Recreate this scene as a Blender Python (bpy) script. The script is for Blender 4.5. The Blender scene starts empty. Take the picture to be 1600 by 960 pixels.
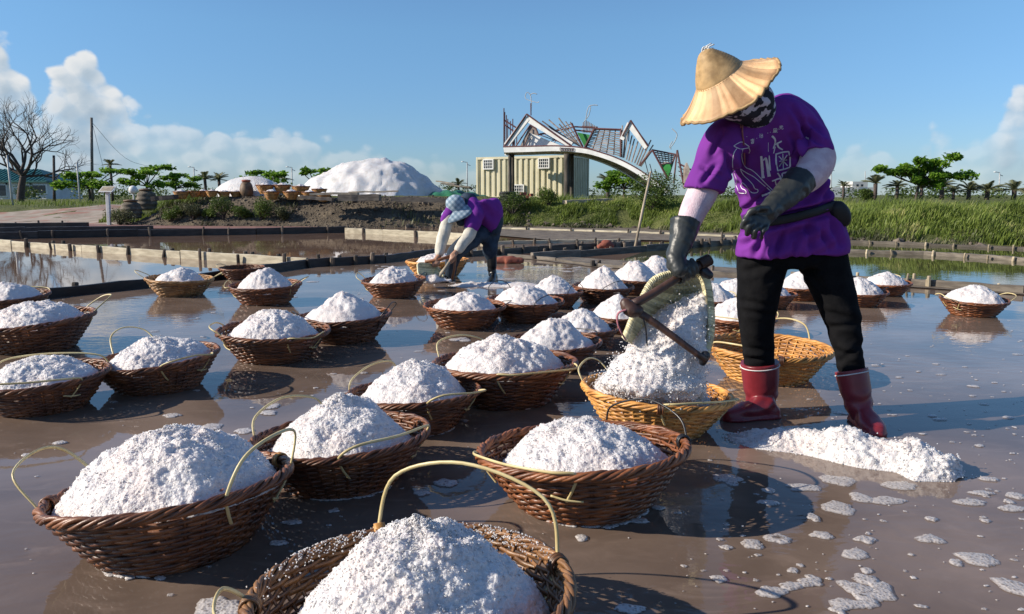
import bpy, bmesh, math, random
import numpy as np
from mathutils import Vector, Matrix
from mathutils.bvhtree import BVHTree

random.seed(7)
RNG = np.random.default_rng(7)
PI = math.pi
scene = bpy.context.scene
COL = scene.collection

# ------------------------------------------------------------------ camera
CAM_H, FPX = 1.0, 1200.0
PITCH = math.atan(175.0 / FPX)
cam_data = bpy.data.cameras.new('camera')
cam_data.sensor_width = 36.0
cam_data.lens = 36.0 * FPX / 1600.0
cam_data.clip_start = 0.05
cam_data.clip_end = 6000.0
cam = bpy.data.objects.new('camera', cam_data)
cam.location = (0, 0, CAM_H)
cam.rotation_euler = (PI / 2 - PITCH, 0, 0)
COL.objects.link(cam)
scene.camera = cam

# ------------------------------------------------------------------ sun, sky, exposure
SUN_EL = math.radians(27.0)
SUN_XY = np.array([-1.0, -0.15]); SUN_XY /= np.linalg.norm(SUN_XY)
SUN_DIR = Vector((SUN_XY[0] * math.cos(SUN_EL), SUN_XY[1] * math.cos(SUN_EL), math.sin(SUN_EL)))
sun_data = bpy.data.lights.new('sun', 'SUN')
sun_data.energy = 4.6
sun_data.angle = math.radians(0.5)
sun_data.color = (1.0, 0.90, 0.76)
sun = bpy.data.objects.new('sun', sun_data)
sun.rotation_euler = (-SUN_DIR).to_track_quat('-Z', 'Y').to_euler()
sun.location = SUN_DIR * 50
COL.objects.link(sun)
scene.view_settings.view_transform = 'Standard'
scene.view_settings.look = 'None'
scene.view_settings.gamma = 1.0
scene.view_settings.use_curve_mapping = False
scene.view_settings.exposure = 0.58

world = bpy.data.worlds.new('World')
scene.world = world
world.use_nodes = True


class NT:
    """small helper to wire node trees"""
    def __init__(self, tree):
        self.t = tree
    def n(self, kind, **kw):
        nd = self.t.nodes.new(kind)
        for k, v in kw.items():
            setattr(nd, k, v)
        return nd
    def put(self, sock, v):
        if isinstance(v, bpy.types.NodeSocket):
            self.t.links.new(v, sock)
        elif v is not None:
            sock.default_value = v
    def math(self, op, a, b=None, c=None, clamp=False):
        nd = self.n('ShaderNodeMath', operation=op, use_clamp=clamp)
        self.put(nd.inputs[0], a)
        if b is not None: self.put(nd.inputs[1], b)
        if c is not None: self.put(nd.inputs[2], c)
        return nd.outputs[0]
    def vmath(self, op, a, b=None, scale=None):
        nd = self.n('ShaderNodeVectorMath', operation=op)
        self.put(nd.inputs[0], a)
        if b is not None: self.put(nd.inputs[1], b)
        if scale is not None: self.put(nd.inputs['Scale'], scale)
        return nd.outputs[0]
    def noise(self, vec, scale=5.0, detail=4.0, rough=0.5, dist=0.0):
        nd = self.n('ShaderNodeTexNoise')
        self.put(nd.inputs['Vector'], vec)
        self.put(nd.inputs['Scale'], scale); self.put(nd.inputs['Detail'], detail)
        self.put(nd.inputs['Roughness'], rough); self.put(nd.inputs['Distortion'], dist)
        return nd.outputs['Fac']
    def voro(self, vec, scale=5.0, feature='F1', rand=1.0):
        nd = self.n('ShaderNodeTexVoronoi', feature=feature)
        self.put(nd.inputs['Vector'], vec); self.put(nd.inputs['Scale'], scale)
        self.put(nd.inputs['Randomness'], rand)
        return nd.outputs['Distance']
    def ramp(self, fac, stops, interp='LINEAR'):
        nd = self.n('ShaderNodeValToRGB')
        nd.color_ramp.interpolation = interp
        el = nd.color_ramp.elements
        while len(el) < len(stops): el.new(0.5)
        for e, (p, c) in zip(el, stops):
            e.position = p
            e.color = (c, c, c, 1) if isinstance(c, (int, float)) else (c[0], c[1], c[2], 1)
        self.put(nd.inputs[0], fac)
        return nd.outputs['Color']
    def mix(self, fac, a, b, blend='MIX'):
        nd = self.n('ShaderNodeMix', data_type='RGBA', blend_type=blend)
        self.put(nd.inputs[0], fac)
        for i, v in ((6, a), (7, b)):
            if isinstance(v, (tuple, list)) and len(v) == 3: v = (*v, 1)
            self.put(nd.inputs[i], v)
        return nd.outputs[2]
    def smooth(self, v, lo, hi):
        nd = self.n('ShaderNodeMapRange', interpolation_type='SMOOTHSTEP')
        self.put(nd.inputs[0], v); self.put(nd.inputs[1], lo); self.put(nd.inputs[2], hi)
        nd.inputs[3].default_value = 0; nd.inputs[4].default_value = 1
        return nd.outputs[0]
    def sep(self, v):
        nd = self.n('ShaderNodeSeparateXYZ'); self.put(nd.inputs[0], v); return nd.outputs
    def comb(self, x, y, z):
        nd = self.n('ShaderNodeCombineXYZ')
        self.put(nd.inputs[0], x); self.put(nd.inputs[1], y); self.put(nd.inputs[2], z)
        return nd.outputs[0]
    def bump(self, h, strength=0.3, dist=0.01, normal=None):
        nd = self.n('ShaderNodeBump')
        nd.inputs['Strength'].default_value = strength
        nd.inputs['Distance'].default_value = dist
        self.put(nd.inputs['Height'], h)
        if normal is not None: self.put(nd.inputs['Normal'], normal)
        return nd.outputs[0]


def build_sky():
    t = world.node_tree
    t.nodes.clear()
    w = NT(t)
    out = w.n('ShaderNodeOutputWorld')
    sky = w.n('ShaderNodeTexSky', sky_type='NISHITA')
    sky.sun_disc = False
    sky.sun_elevation = SUN_EL
    sky.sun_rotation = math.atan2(SUN_XY[0], SUN_XY[1])
    sky.air_density = 1.0; sky.dust_density = 0.15; sky.ozone_density = 3.0
    bg = w.n('ShaderNodeBackground'); bg.inputs['Strength'].default_value = 0.095
    d = w.n('ShaderNodeTexCoord').outputs['Generated']
    x, y, z = w.sep(d)[:3]
    az = w.math('ARCTAN2', x, y)
    el = w.math('ARCSINE', z)
    clear = w.ramp(el, [(0.0, (0.44, 0.58, 0.85)), (0.10, (0.53, 0.70, 0.92)), (0.20, (0.66, 0.86, 1.0)), (0.55, (0.85, 0.95, 1.08))])
    tint = w.mix(1.0, sky.outputs[0], clear, 'MULTIPLY')
    w.put(bg.inputs['Color'], tint)
    # height of the cumulus bank along the horizon
    azn = w.math('MULTIPLY_ADD', az, 1 / (2 * PI), 0.5)
    def A(px): return math.atan((px - 800) / FPX) / (2 * PI) + 0.5
    def E(py): return math.atan((305 - py) / FPX)
    prof = [(0.0, .10), (0.2, .07), (0.33, .16), (A(-260), .20), (A(0), E(66)), (A(45), E(120)), (A(75), E(158)),
            (A(115), E(118)), (A(178), E(84)), (A(198), E(165)), (A(240), E(202)), (A(345), E(204)), (A(440), E(200)),
            (A(520), E(225)), (A(620), E(236)), (A(720), E(262)), (A(860), E(292)), (A(1200), E(285)), (A(1290), E(258)),
            (A(1345), E(232)), (A(1400), E(252)), (A(1440), E(214)), (A(1500), E(240)), (A(1545), E(185)), (A(1610), E(150)), (A(1760), .15), (0.78, .09), (1.0, .10)]
    fc = w.n('ShaderNodeFloatCurve')
    cv = fc.mapping.curves[0]
    fc.mapping.use_clip = False
    for i, (p, h) in enumerate(prof):
        if i == 0: cv.points[0].location = (p, h)
        elif i == len(prof) - 1: cv.points[-1].location = (1.0, h)
        else: cv.points.new(p, h)
    for p in cv.points: p.handle_type = 'AUTO_CLAMPED'
    fc.mapping.update()
    w.put(fc.inputs['Value'], azn)
    top = fc.outputs[0]
    vec = w.comb(az, w.math('MULTIPLY', el, 1.25), 0.37)
    def puffs(v):
        wob = w.vmath('ADD', v, w.vmath('SCALE', w.comb(w.noise(v, 30.0, 4.0), w.noise(w.vmath('ADD', v, (3.1, 0, 0)), 30.0, 4.0), 0.0), scale=0.02))
        a = w.math('SUBTRACT', 0.62, w.voro(wob, 17.0)); b = w.math('SUBTRACT', 0.5, w.voro(wob, 42.0))
        return w.math('ADD', w.math('MULTIPLY_ADD', b, 0.40, w.math('MULTIPLY', a, 0.62)), w.math('MULTIPLY_ADD', w.noise(v, 60.0, 6.0, 0.6), 0.22, 0.22))
    n1 = puffs(vec)
    n2 = puffs(w.vmath('ADD', vec, (-0.010, 0.009, 0.0)))
    nb = w.noise(vec, 3.6, 3.0, 0.5)
    amp = w.math('MULTIPLY_ADD', top, 0.42, 0.04)
    edge = w.math('ADD', w.math('SUBTRACT', top, el), w.math('MULTIPLY', w.math('SUBTRACT', n1, 0.50), amp))
    soft = w.math('MULTIPLY_ADD', nb, 0.030, 0.002)
    dens = w.smooth(edge, 0.0, soft)
    # the bank thins to veil lower down and away from the tall towers
    body = w.smooth(w.math('MULTIPLY_ADD', n1, 0.6, w.math('MULTIPLY', nb, 0.5)), 0.30, 0.62)
    tall = w.smooth(top, 0.03, 0.15)
    cover = w.math('MULTIPLY', dens, w.math('MULTIPLY_ADD', w.math('MULTIPLY', body, tall), 0.55, w.math('MULTIPLY_ADD', tall, 0.25, 0.16)))
    rim = w.math('MULTIPLY', dens, w.math('SUBTRACT', 1.0, w.smooth(edge, 0.008, 0.060)))
    cover = w.math('MAXIMUM', cover, w.math('MULTIPLY', rim, w.math('MULTIPLY_ADD', tall, 0.70, 0.20)), clamp=True)
    cover = w.math('MULTIPLY', cover, w.smooth(el, -0.01, 0.015))
    relief = w.math('MULTIPLY_ADD', w.math('SUBTRACT', n1, n2), 3.2, 0.56, clamp=True)
    lift = w.math('SUBTRACT', 1.0, w.smooth(edge, 0.0, 0.11))
    lum = w.math('ADD', w.math('MULTIPLY', relief, 0.5), w.math('MULTIPLY', lift, 0.52), clamp=True)
    ccol = w.ramp(lum, [(0.0, (0.36, 0.47, 0.58)), (0.45, (0.55, 0.65, 0.74)), (0.95, (0.92, 0.93, 0.93))])
    cb = w.n('ShaderNodeBackground'); w.put(cb.inputs['Color'], ccol); cb.inputs['Strength'].default_value = 0.60
    mixs = w.n('ShaderNodeMixShader')
    w.put(mixs.inputs[0], cover); w.put(mixs.inputs[1], bg.outputs[0]); w.put(mixs.inputs[2], cb.outputs[0])
    w.put(out.inputs['Surface'], mixs.outputs[0])


build_sky()
scene.cycles.max_bounces = 8
scene.cycles.transparent_max_bounces = 8
scene.cycles.caustics_reflective = False
scene.cycles.caustics_refractive = False

# ------------------------------------------------------------------ geometry helpers
_F = np.array([0, math.cos(PITCH), -math.sin(PITCH)])
_U = np.array([0, math.sin(PITCH), math.cos(PITCH)])
_R = np.array([1.0, 0, 0])
CAMP = np.array([0, 0, CAM_H])

def ray(px, py):
    return _R * ((px - 800) / FPX) + _U * ((480 - py) / FPX) + _F
def G(px, py, z=0.0):                    # where the sight line through a pixel meets height z
    d = ray(px, py); return CAMP + d * ((z - CAM_H) / d[2])
def P(px, py, Y):                        # where it meets the distance Y
    d = ray(px, py); return CAMP + d * (Y / d[1])

def _hash(ix, iy, iz, seed):
    h = (ix.astype(np.int64) * 374761393 + iy.astype(np.int64) * 668265263 + iz.astype(np.int64) * 2147483647 + seed * 1274126177) & 0xFFFFFFFF
    h = ((h ^ (h >> 13)) * 1274126177) & 0xFFFFFFFF
    h = ((h ^ (h >> 16)) * 2246822519) & 0xFFFFFFFF
    h = h ^ (h >> 15)
    return (h & 0xFFFFFF) / float(0x1000000)
def vnoise(p, seed=0):
    i = np.floor(p).astype(np.int64); f = p - i
    f = f * f * (3 - 2 * f)
    r = 0
    for dx in (0, 1):
        wx = f[:, 0] if dx else 1 - f[:, 0]
        for dy in (0, 1):
            wy = f[:, 1] if dy else 1 - f[:, 1]
            for dz in (0, 1):
                wz = f[:, 2] if dz else 1 - f[:, 2]
                r = r + wx * wy * wz * _hash(i[:, 0] + dx, i[:, 1] + dy, i[:, 2] + dz, seed)
    return r * 2 - 1
def fbm(p, oct=4, seed=0, gain=0.5):
    r, a = 0, 1.0
    for k in range(oct):
        r = r + a * vnoise(p * (2.03 ** k) + k * 17.3, seed + k); a *= gain
    return r
def worley(p, seed=0):
    i = np.floor(p).astype(np.int64)
    best = np.full(len(p), 9.0)
    for dx in (-1, 0, 1):
        for dy in (-1, 0, 1):
            for dz in (-1, 0, 1):
                cx, cy, cz = i[:, 0] + dx, i[:, 1] + dy, i[:, 2] + dz
                q = np.stack([cx + _hash(cx, cy, cz, seed), cy + _hash(cx, cy, cz, seed + 11), cz + _hash(cx, cy, cz, seed + 23)], 1)
                best = np.minimum(best, ((q - p) ** 2).sum(1))
    return np.sqrt(best)

def catmull(pts, n=8, closed=False):
    P_ = [np.array(p, float) for p in pts]
    m = len(P_); out = []
    rng = range(m) if closed else range(m - 1)
    for i in rng:
        if closed: a, b, c, d = P_[(i - 1) % m], P_[i], P_[(i + 1) % m], P_[(i + 2) % m]
        else: a, b, c, d = P_[max(i - 1, 0)], P_[i], P_[i + 1], P_[min(i + 2, m - 1)]
        for k in range(n):
            t = k / n
            out.append(0.5 * (2 * b + (c - a) * t + (2 * a - 5 * b + 4 * c - d) * t * t + (3 * b - a - 3 * c + d) * t ** 3))
    if not closed: out.append(P_[-1])
    return np.array(out)


class MB:
    """collects vertices and faces for ONE mesh object"""
    def __init__(self):
        self.V = []; self.Q = []; self.T = []; self.A = []; self.n = 0
    def add(self, V, Q=None, T=None, a=0.5):
        V = np.asarray(V, float).reshape(-1, 3)
        if Q is not None and len(Q): self.Q.append(np.asarray(Q, np.int64) + self.n)
        if T is not None and len(T): self.T.append(np.asarray(T, np.int64) + self.n)
        self.V.append(V); self.A.append(np.broadcast_to(np.asarray(a, float), (len(V),)))
        self.n += len(V)
    def loft(self, rings, closed=False, cap=True, a=0.5):
        R = np.asarray(rings, float); m, k = R.shape[:2]
        idx = np.arange(m * k).reshape(m, k)
        nx = np.roll(idx, -1, 1)
        if closed:
            i2 = np.roll(idx, -1, 0); n2 = np.roll(nx, -1, 0)
            q = np.stack([idx, nx, n2, i2], -1).reshape(-1, 4)
        else:
            q = np.stack([idx[:-1], nx[:-1], nx[1:], idx[1:]], -1).reshape(-1, 4)
        V = R.reshape(-1, 3); T = []
        if cap and not closed:
            c0, c1 = R[0].mean(0), R[-1].mean(0)
            V = np.vstack([V, c0, c1]); e = m * k
            T = [(e, nx[0, j], idx[0, j]) for j in range(k)] + [(e + 1, idx[-1, j], nx[-1, j]) for j in range(k)]
        if np.ndim(a) == 1: a = np.concatenate([np.repeat(a, k), [a[0], a[-1]]]) if len(V) > m * k else np.repeat(a, k)
        self.add(V, q, T, a)
    def tube(self, path, rad, k=8, closed=False, cap=True, a=0.5, flat=None, up=None, phase=0.0):
        """tube along path; rad scalar or list; flat=(w,h) makes an oval section"""
        p = np.asarray(path, float); m = len(p)
        r = np.broadcast_to(np.asarray(rad, float), (m,))
        if closed: t = np.roll(p, -1, 0) - np.roll(p, 1, 0)
        else: t = np.gradient(p, axis=0)
        t /= np.linalg.norm(t, axis=1)[:, None] + 1e-12
        u0 = np.array(up, float) if up is not None else (np.array([0, 0, 1.0]) if abs(t[0, 2]) < 0.9 else np.array([1.0, 0, 0]))
        rings = []
        u = u0 - t[0] * (u0 @ t[0]); u /= np.linalg.norm(u)
        ang = np.arange(k) * 2 * PI / k + phase
        for i in range(m):
            base = u0 if up is not None else u
            u = base - t[i] * (base @ t[i]); u /= np.linalg.norm(u) + 1e-12
            v = np.cross(t[i], u)
            fw, fh = flat if flat else (1, 1)
            rings.append(p[i] + r[i] * (np.cos(ang)[:, None] * v * fw + np.sin(ang)[:, None] * u * fh))
        self.loft(rings, closed, cap, a)
    def box(self, c, s, rot=None, a=0.5, bevel=0.0):
        sx, sy, sz = np.array(s) / 2
        b = min(bevel, sx * .9, sy * .9, sz * .9)
        if b > 0:
            rings = []
            for z, ins in ((-sz, b), (-sz + b, 0), (sz - b, 0), (sz, b)):
                X, Y = sx - ins, sy - ins
                rings.append([(X, -Y + b, z), (X, Y - b, z), (X - b, Y, z), (-X + b, Y, z), (-X, Y - b, z), (-X, -Y + b, z), (-X + b, -Y, z), (X - b, -Y, z)])
            R = np.array(rings).reshape(-1, 3)
        else:
            R = np.array([[(sx, -sy, z), (sx, sy, z), (-sx, sy, z), (-sx, -sy, z)] for z in (-sz, sz)]).reshape(-1, 3)
        if rot is not None: R = R @ np.array(rot).T
        R = R + np.array(c)
        self.loft(R.reshape(4 if b > 0 else 2, -1, 3), False, True, a)
    def beam(self, p, q, w, h, up=(0, 0, 1), a=0.5, bevel=0.0):
        p, q = np.array(p, float), np.array(q, float)
        L = np.linalg.norm(q - p); x = (q - p) / L
        u = np.array(up, float); u = u - x * (u @ x)
        if np.linalg.norm(u) < 1e-4: u = np.cross(x, [1, .3, .2])
        u /= np.linalg.norm(u); y = np.cross(u, x)
        self.box((p + q) / 2, (L, w, h), np.stack([x, y, u], 1), a, bevel)
    def data(self):
        V = np.vstack(self.V)
        Q = np.vstack(self.Q) if self.Q else np.zeros((0, 4), int)
        T = np.vstack(self.T) if self.T else np.zeros((0, 3), int)
        return V, Q, T, np.concatenate(self.A)
    def build(self, name, mat, parent=None, smooth=True, local=False):
        V, Q, T, A = self.data()
        if parent is not None and not local: V = V - np.array(root_loc(parent))
        return mesh_obj(name, V, Q, T, A, mat, parent, smooth)

def root_loc(o):
    while o.parent is not None: o = o.parent
    return o.location

def make_mesh(name, V, Q, T, A, mat, smooth=True):
    me = bpy.data.meshes.new(name)
    me.vertices.add(len(V)); me.vertices.foreach_set('co', np.ascontiguousarray(V, np.float32).ravel())
    nl = 4 * len(Q) + 3 * len(T)
    me.loops.add(nl); me.polygons.add(len(Q) + len(T))
    me.loops.foreach_set('vertex_index', np.concatenate([np.asarray(Q).ravel(), np.asarray(T).ravel()]).astype(np.int32))
    st = np.concatenate([np.arange(len(Q)) * 4, 4 * len(Q) + np.arange(len(T)) * 3]).astype(np.int32)
    me.polygons.foreach_set('loop_start', st)
    me.polygons.foreach_set('loop_total', np.concatenate([np.full(len(Q), 4), np.full(len(T), 3)]).astype(np.int32))
    me.polygons.foreach_set('use_smooth', np.concatenate([np.full(len(Q), bool(smooth)), np.full(len(T), smooth is True)]))
    at = me.attributes.new('rnd', 'FLOAT', 'POINT'); at.data.foreach_set('value', np.ascontiguousarray(A, np.float32))
    me.update(calc_edges=True); me.validate()
    if mat is not None: me.materials.append(mat)
    return me
def mesh_obj(name, V, Q, T, A, mat, parent=None, smooth=True):
    o = bpy.data.objects.new(name, make_mesh(name, V, Q, T, A, mat, smooth))
    COL.objects.link(o)
    if parent is not None: o.parent = parent
    return o
def thing(name, loc, label, cat, group=None):
    o = bpy.data.objects.new(name, None); COL.objects.link(o)
    o.empty_display_size = 0.1
    o.location = [float(c) for c in loc]
    return tag(o, label, cat, group)
def tag(o, label=None, cat=None, group=None, kind=None):
    if label: o['label'] = label
    if cat: o['category'] = cat
    if group: o['group'] = group
    if kind: o['kind'] = kind
    return o
def dup(o, parent=None):
    c = o.copy(); COL.objects.link(c)
    if parent is not None: c.parent = parent
    for ch in list(o.children): dup(ch, c)
    return c

def voxel_union(parts, voxel, smooth=4, factor=0.5):
    """one continuous skin round several closed volumes -> V, Q, T"""
    mb = MB()
    for (V, Q, T) in parts: mb.add(V, Q, T)
    V, Q, T, A = mb.data()
    o = bpy.data.objects.new('tmp', make_mesh('tmp', V, Q, T, A, None)); COL.objects.link(o)
    m = o.modifiers.new('r', 'REMESH'); m.mode = 'VOXEL'; m.voxel_size = voxel
    if smooth:
        s = o.modifiers.new('s', 'SMOOTH'); s.iterations = smooth; s.factor = factor
    bpy.context.view_layer.update()
    ev = o.evaluated_get(bpy.context.evaluated_depsgraph_get())
    me = ev.to_mesh()
    V = np.empty(len(me.vertices) * 3); me.vertices.foreach_get('co', V); V = V.reshape(-1, 3)
    nf = len(me.polygons)
    tot = np.empty(nf, np.int32); me.polygons.foreach_get('loop_total', tot)
    lv = np.empty(len(me.loops), np.int32); me.loops.foreach_get('vertex_index', lv)
    st = np.empty(nf, np.int32); me.polygons.foreach_get('loop_start', st)
    q = st[tot == 4]; Q = lv[q[:, None] + np.arange(4)] if len(q) else np.zeros((0, 4), int)
    t = st[tot == 3]; T = lv[t[:, None] + np.arange(3)] if len(t) else np.zeros((0, 3), int)
    ev.to_mesh_clear()
    md = o.data; bpy.data.objects.remove(o); bpy.data.meshes.remove(md)
    return V, Q, T
def normals_of(V, Q, T):
    N = np.zeros_like(V)
    for Fc in (Q, T):
        if len(Fc) == 0: continue
        a, b, c = V[Fc[:, 0]], V[Fc[:, 1]], V[Fc[:, 2]]
        n = np.cross(b - a, c - a)
        for j in range(Fc.shape[1]): np.add.at(N, Fc[:, j], n)
    return N / (np.linalg.norm(N, axis=1)[:, None] + 1e-12)
def vol(fn):                              # a closed volume drawn by fn(MB) -> V, Q, T
    m = MB(); fn(m); V, Q, T, A = m.data(); return V, Q, T
def limb(path, rad, n=6, k=16, flat=None, up=None, cut0=False, cut1=False):
    pr = catmull([list(p) + [r] for p, r in zip(path, rad)], n)
    pth, rr = pr[:, :3], pr[:, 3]
    # rounded ends
    d0 = pth[0] - pth[1]; d0 /= np.linalg.norm(d0); d1 = pth[-1] - pth[-2]; d1 /= np.linalg.norm(d1)
    s = [0.95, 0.75, 0.4]; c = [math.sqrt(1 - v * v) for v in s]
    pre = [pth[0] + d0 * rr[0] * s_ for s_ in s]; prer = [rr[0] * c_ for c_ in c]
    post = [pth[-1] + d1 * rr[-1] * s_ for s_ in s[::-1]]; postr = [rr[-1] * c_ for c_ in c[::-1]]
    if cut0: pre, prer = np.zeros((0, 3)), []
    if cut1: post, postr = np.zeros((0, 3)), []
    return vol(lambda m: m.tube(np.vstack([pre, pth, post]), np.concatenate([prer, rr, postr]), k, flat=flat, up=up))

# ------------------------------------------------------------------ materials
def mat(name, col, col2=None, rough=0.6, scale=6.0, bump=0.0, bscale=40.0, bdist=0.004, attr=0.0, spec=0.4, coat=0.0, detail=5.0,
        stretch=None, lo=0.35, hi=0.65, metal=0.0, transl=0.0, mottled=None):
    m = bpy.data.materials.new(name); m.use_nodes = True
    t = m.node_tree; t.nodes.clear(); w = NT(t)
    out = w.n('ShaderNodeOutputMaterial'); b = w.n('ShaderNodeBsdfPrincipled')
    co = w.n('ShaderNodeTexCoord').outputs['Object']
    if stretch: co = w.vmath('MULTIPLY', co, stretch)
    c2 = col2 if col2 else tuple(v * 0.7 for v in col)
    f = w.smooth(w.noise(co, scale, detail, 0.55), lo, hi)
    c = w.mix(f, c2, col)
    if attr:
        a = w.n('ShaderNodeAttribute', attribute_name='rnd').outputs['Fac']
        g = w.math('MULTIPLY_ADD', a, attr * 2, 1 - attr)
        c = w.mix(1.0, c, w.comb(g, g, g), 'MULTIPLY')
    if mottled:
        mc, ms, ml, mh = mottled
        c = w.mix(w.smooth(w.noise(co, ms, 3.0), ml, mh), c, mc)
    w.put(b.inputs['Base Color'], c)
    b.inputs['Roughness'].default_value = rough
    b.inputs['Specular IOR Level'].default_value = spec
    b.inputs['Metallic'].default_value = metal
    if coat: b.inputs['Coat Weight'].default_value = coat; b.inputs['Coat Roughness'].default_value = 0.1
    if bump: w.put(b.inputs['Normal'], w.bump(w.noise(co, bscale, 5.0, 0.6), bump, bdist))
    sh = b.outputs[0]
    if transl:
        tr = w.n('ShaderNodeBsdfTranslucent'); w.put(tr.inputs['Color'], c)
        mx = w.n('ShaderNodeMixShader'); mx.inputs[0].default_value = transl
        w.put(mx.inputs[1], sh); w.put(mx.inputs[2], tr.outputs[0]); sh = mx.outputs[0]
    w.put(out.inputs[0], sh)
    return m

def salt_material(name, tint=(0.77, 0.735, 0.72), grain=150.0, streaks=False):
    m = bpy.data.materials.new(name); m.use_nodes = True
    t = m.node_tree; t.nodes.clear(); w = NT(t)
    out = w.n('ShaderNodeOutputMaterial'); b = w.n('ShaderNodeBsdfPrincipled')
    co = w.n('ShaderNodeTexCoord').outputs['Object']
    f = w.smooth(w.noise(co, 7.0, 4.0), 0.4, 0.68)
    pink = tuple(np.array(tint) * (0.98, 0.90, 0.87))
    c = w.mix(w.math('MULTIPLY', f, 0.7), tint, pink)
    if streaks: c = w.mix(w.math('MULTIPLY', w.smooth(w.noise(w.vmath('MULTIPLY', co, (1.6, 1.6, 0.3)), 2.2, 6.0, 0.65), 0.45, 0.72), 0.55), c, (0.46, 0.44, 0.39))
    w.put(b.inputs['Base Color'], c)
    b.inputs['Roughness'].default_value = 0.38
    b.inputs['Specular IOR Level'].default_value = 0.4
    b.inputs['Subsurface Weight'].default_value = 0.0 if streaks else 0.85
    b.inputs['Subsurface Radius'].default_value = (1.0, 0.93, 0.90)
    b.inputs['Subsurface Scale'].default_value = 0.012
    v = w.voro(co, grain)
    v2 = w.voro(co, grain * 2.3)
    h = w.math('ADD', w.math('MULTIPLY', v, -1.0), w.math('MULTIPLY', v2, -0.5))
    w.put(b.inputs['Normal'], w.bump(h, 0.6, 0.005 * 150.0 / grain))
    tr = w.n('ShaderNodeBsdfTranslucent'); tr.inputs['Color'].default_value = (*tint, 1)
    mx = w.n('ShaderNodeMixShader'); mx.inputs[0].default_value = 0.12
    w.put(mx.inputs[1], b.outputs[0]); w.put(mx.inputs[2], tr.outputs[0])
    w.put(out.inputs[0], mx.outputs[0])
    return m

def water_material(name, mud, mud2, ripple=0.06, scale=9.0, rough=0.025):
    m = bpy.data.materials.new(name); m.use_nodes = True
    t = m.node_tree; t.nodes.clear(); w = NT(t)
    out = w.n('ShaderNodeOutputMaterial'); b = w.n('ShaderNodeBsdfPrincipled')
    co = w.n('ShaderNodeTexCoord').outputs['Object']
    f = w.smooth(w.noise(co, 1.1, 5.0, 0.55, 0.6), 0.35, 0.7)
    c = w.mix(f, mud2, mud)
    c = w.mix(w.math('MULTIPLY', w.smooth(w.noise(w.vmath('MULTIPLY', co, (1, 2.2, 1)), 3.5, 6.0, 0.6, 1.2), 0.5, 0.75), 0.30), c, tuple(min(1, v * 1.5) for v in mud))
    w.put(b.inputs['Base Color'], c)
    b.inputs['Roughness'].default_value = rough
    b.inputs['IOR'].default_value = 1.333
    b.inputs['Specular IOR Level'].default_value = 0.5
    n1 = w.noise(w.vmath('MULTIPLY', co, (1, 1.6, 1)), scale, 3.0, 0.5, 0.4)
    n2 = w.noise(co, scale * 0.22, 2.0)
    calm = w.smooth(w.noise(co, 0.5, 2.0), 0.40, 0.62)
    h = w.math('ADD', w.math('MULTIPLY', n1, w.math('MULTIPLY_ADD', calm, 0.9, 0.12)), w.math('MULTIPLY', n2, 0.8))
    w.put(b.inputs['Normal'], w.bump(h, ripple, 0.05))
    w.put(out.inputs[0], b.outputs[0])
    return m

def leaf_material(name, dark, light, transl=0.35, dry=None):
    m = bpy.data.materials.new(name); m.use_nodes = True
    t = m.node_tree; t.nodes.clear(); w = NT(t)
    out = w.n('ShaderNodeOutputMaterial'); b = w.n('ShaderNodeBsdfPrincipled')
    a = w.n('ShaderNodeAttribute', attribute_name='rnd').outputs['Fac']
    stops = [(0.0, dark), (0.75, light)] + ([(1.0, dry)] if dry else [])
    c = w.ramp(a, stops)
    w.put(b.inputs['Base Color'], c); b.inputs['Roughness'].default_value = 0.5
    b.inputs['Specular IOR Level'].default_value = 0.3
    tr = w.n('ShaderNodeBsdfTranslucent'); w.put(tr.inputs['Color'], c)
    mx = w.n('ShaderNodeMixShader'); mx.inputs[0].default_value = transl
    w.put(mx.inputs[1], b.outputs[0]); w.put(mx.inputs[2], tr.outputs[0])
    w.put(out.inputs[0], mx.outputs[0])
    return m

M = {}
M['salt'] = salt_material('salt_crystals')
M['salt_far'] = salt_material('salt_heap_far', (0.80, 0.79, 0.78), 26.0, True)
M['water'] = water_material('muddy_brine', (0.222, 0.162, 0.126), (0.125, 0.088, 0.067), 0.045, 9.0)
M['pond'] = water_material('still_brine', (0.22, 0.14, 0.095), (0.16, 0.10, 0.07), 0.012, 6.0)
M['green_pond'] = water_material('grass_reflection_brine', (0.075, 0.07, 0.03), (0.05, 0.05, 0.022), 0.02, 6.0)  # green of the reflected bank grass is tinted into the brine colour
M['weave'] = mat('wet_shaded_brown_rattan', (0.17, 0.065, 0.025), (0.075, 0.026, 0.012), 0.42, 14, 0.5, 120, 0.002, attr=0.55, spec=0.5)  # wet rattan, with the baskets' shade also mixed into this dark brown
M['weave_mid'] = mat('mid_brown_rattan', (0.25, 0.125, 0.05), (0.13, 0.058, 0.024), 0.42, 14, 0.5, 120, 0.002, attr=0.55, spec=0.5)
M['weave_red'] = mat('reddish_rattan', (0.22, 0.078, 0.028), (0.10, 0.034, 0.014), 0.42, 14, 0.5, 120, 0.002, attr=0.5, spec=0.5)
M['weave_orange'] = mat('pale_orange_rattan', (0.56, 0.28, 0.075), (0.36, 0.155, 0.04), 0.45, 14, 0.5, 120, 0.002, attr=0.4, spec=0.5)
M['weave_tan'] = mat('tan_rattan', (0.34, 0.185, 0.07), (0.20, 0.10, 0.035), 0.45, 14, 0.5, 120, 0.002, attr=0.45, spec=0.5)
M['cane'] = mat('pale_cane', (0.62, 0.52, 0.27), (0.50, 0.39, 0.18), 0.4, 12, 0.2, 90, 0.001, spec=0.5)
M['wire'] = mat('black_wire', (0.018, 0.018, 0.02), None, 0.35, 12, 0.2, 90, 0.001, spec=0.5)
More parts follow.
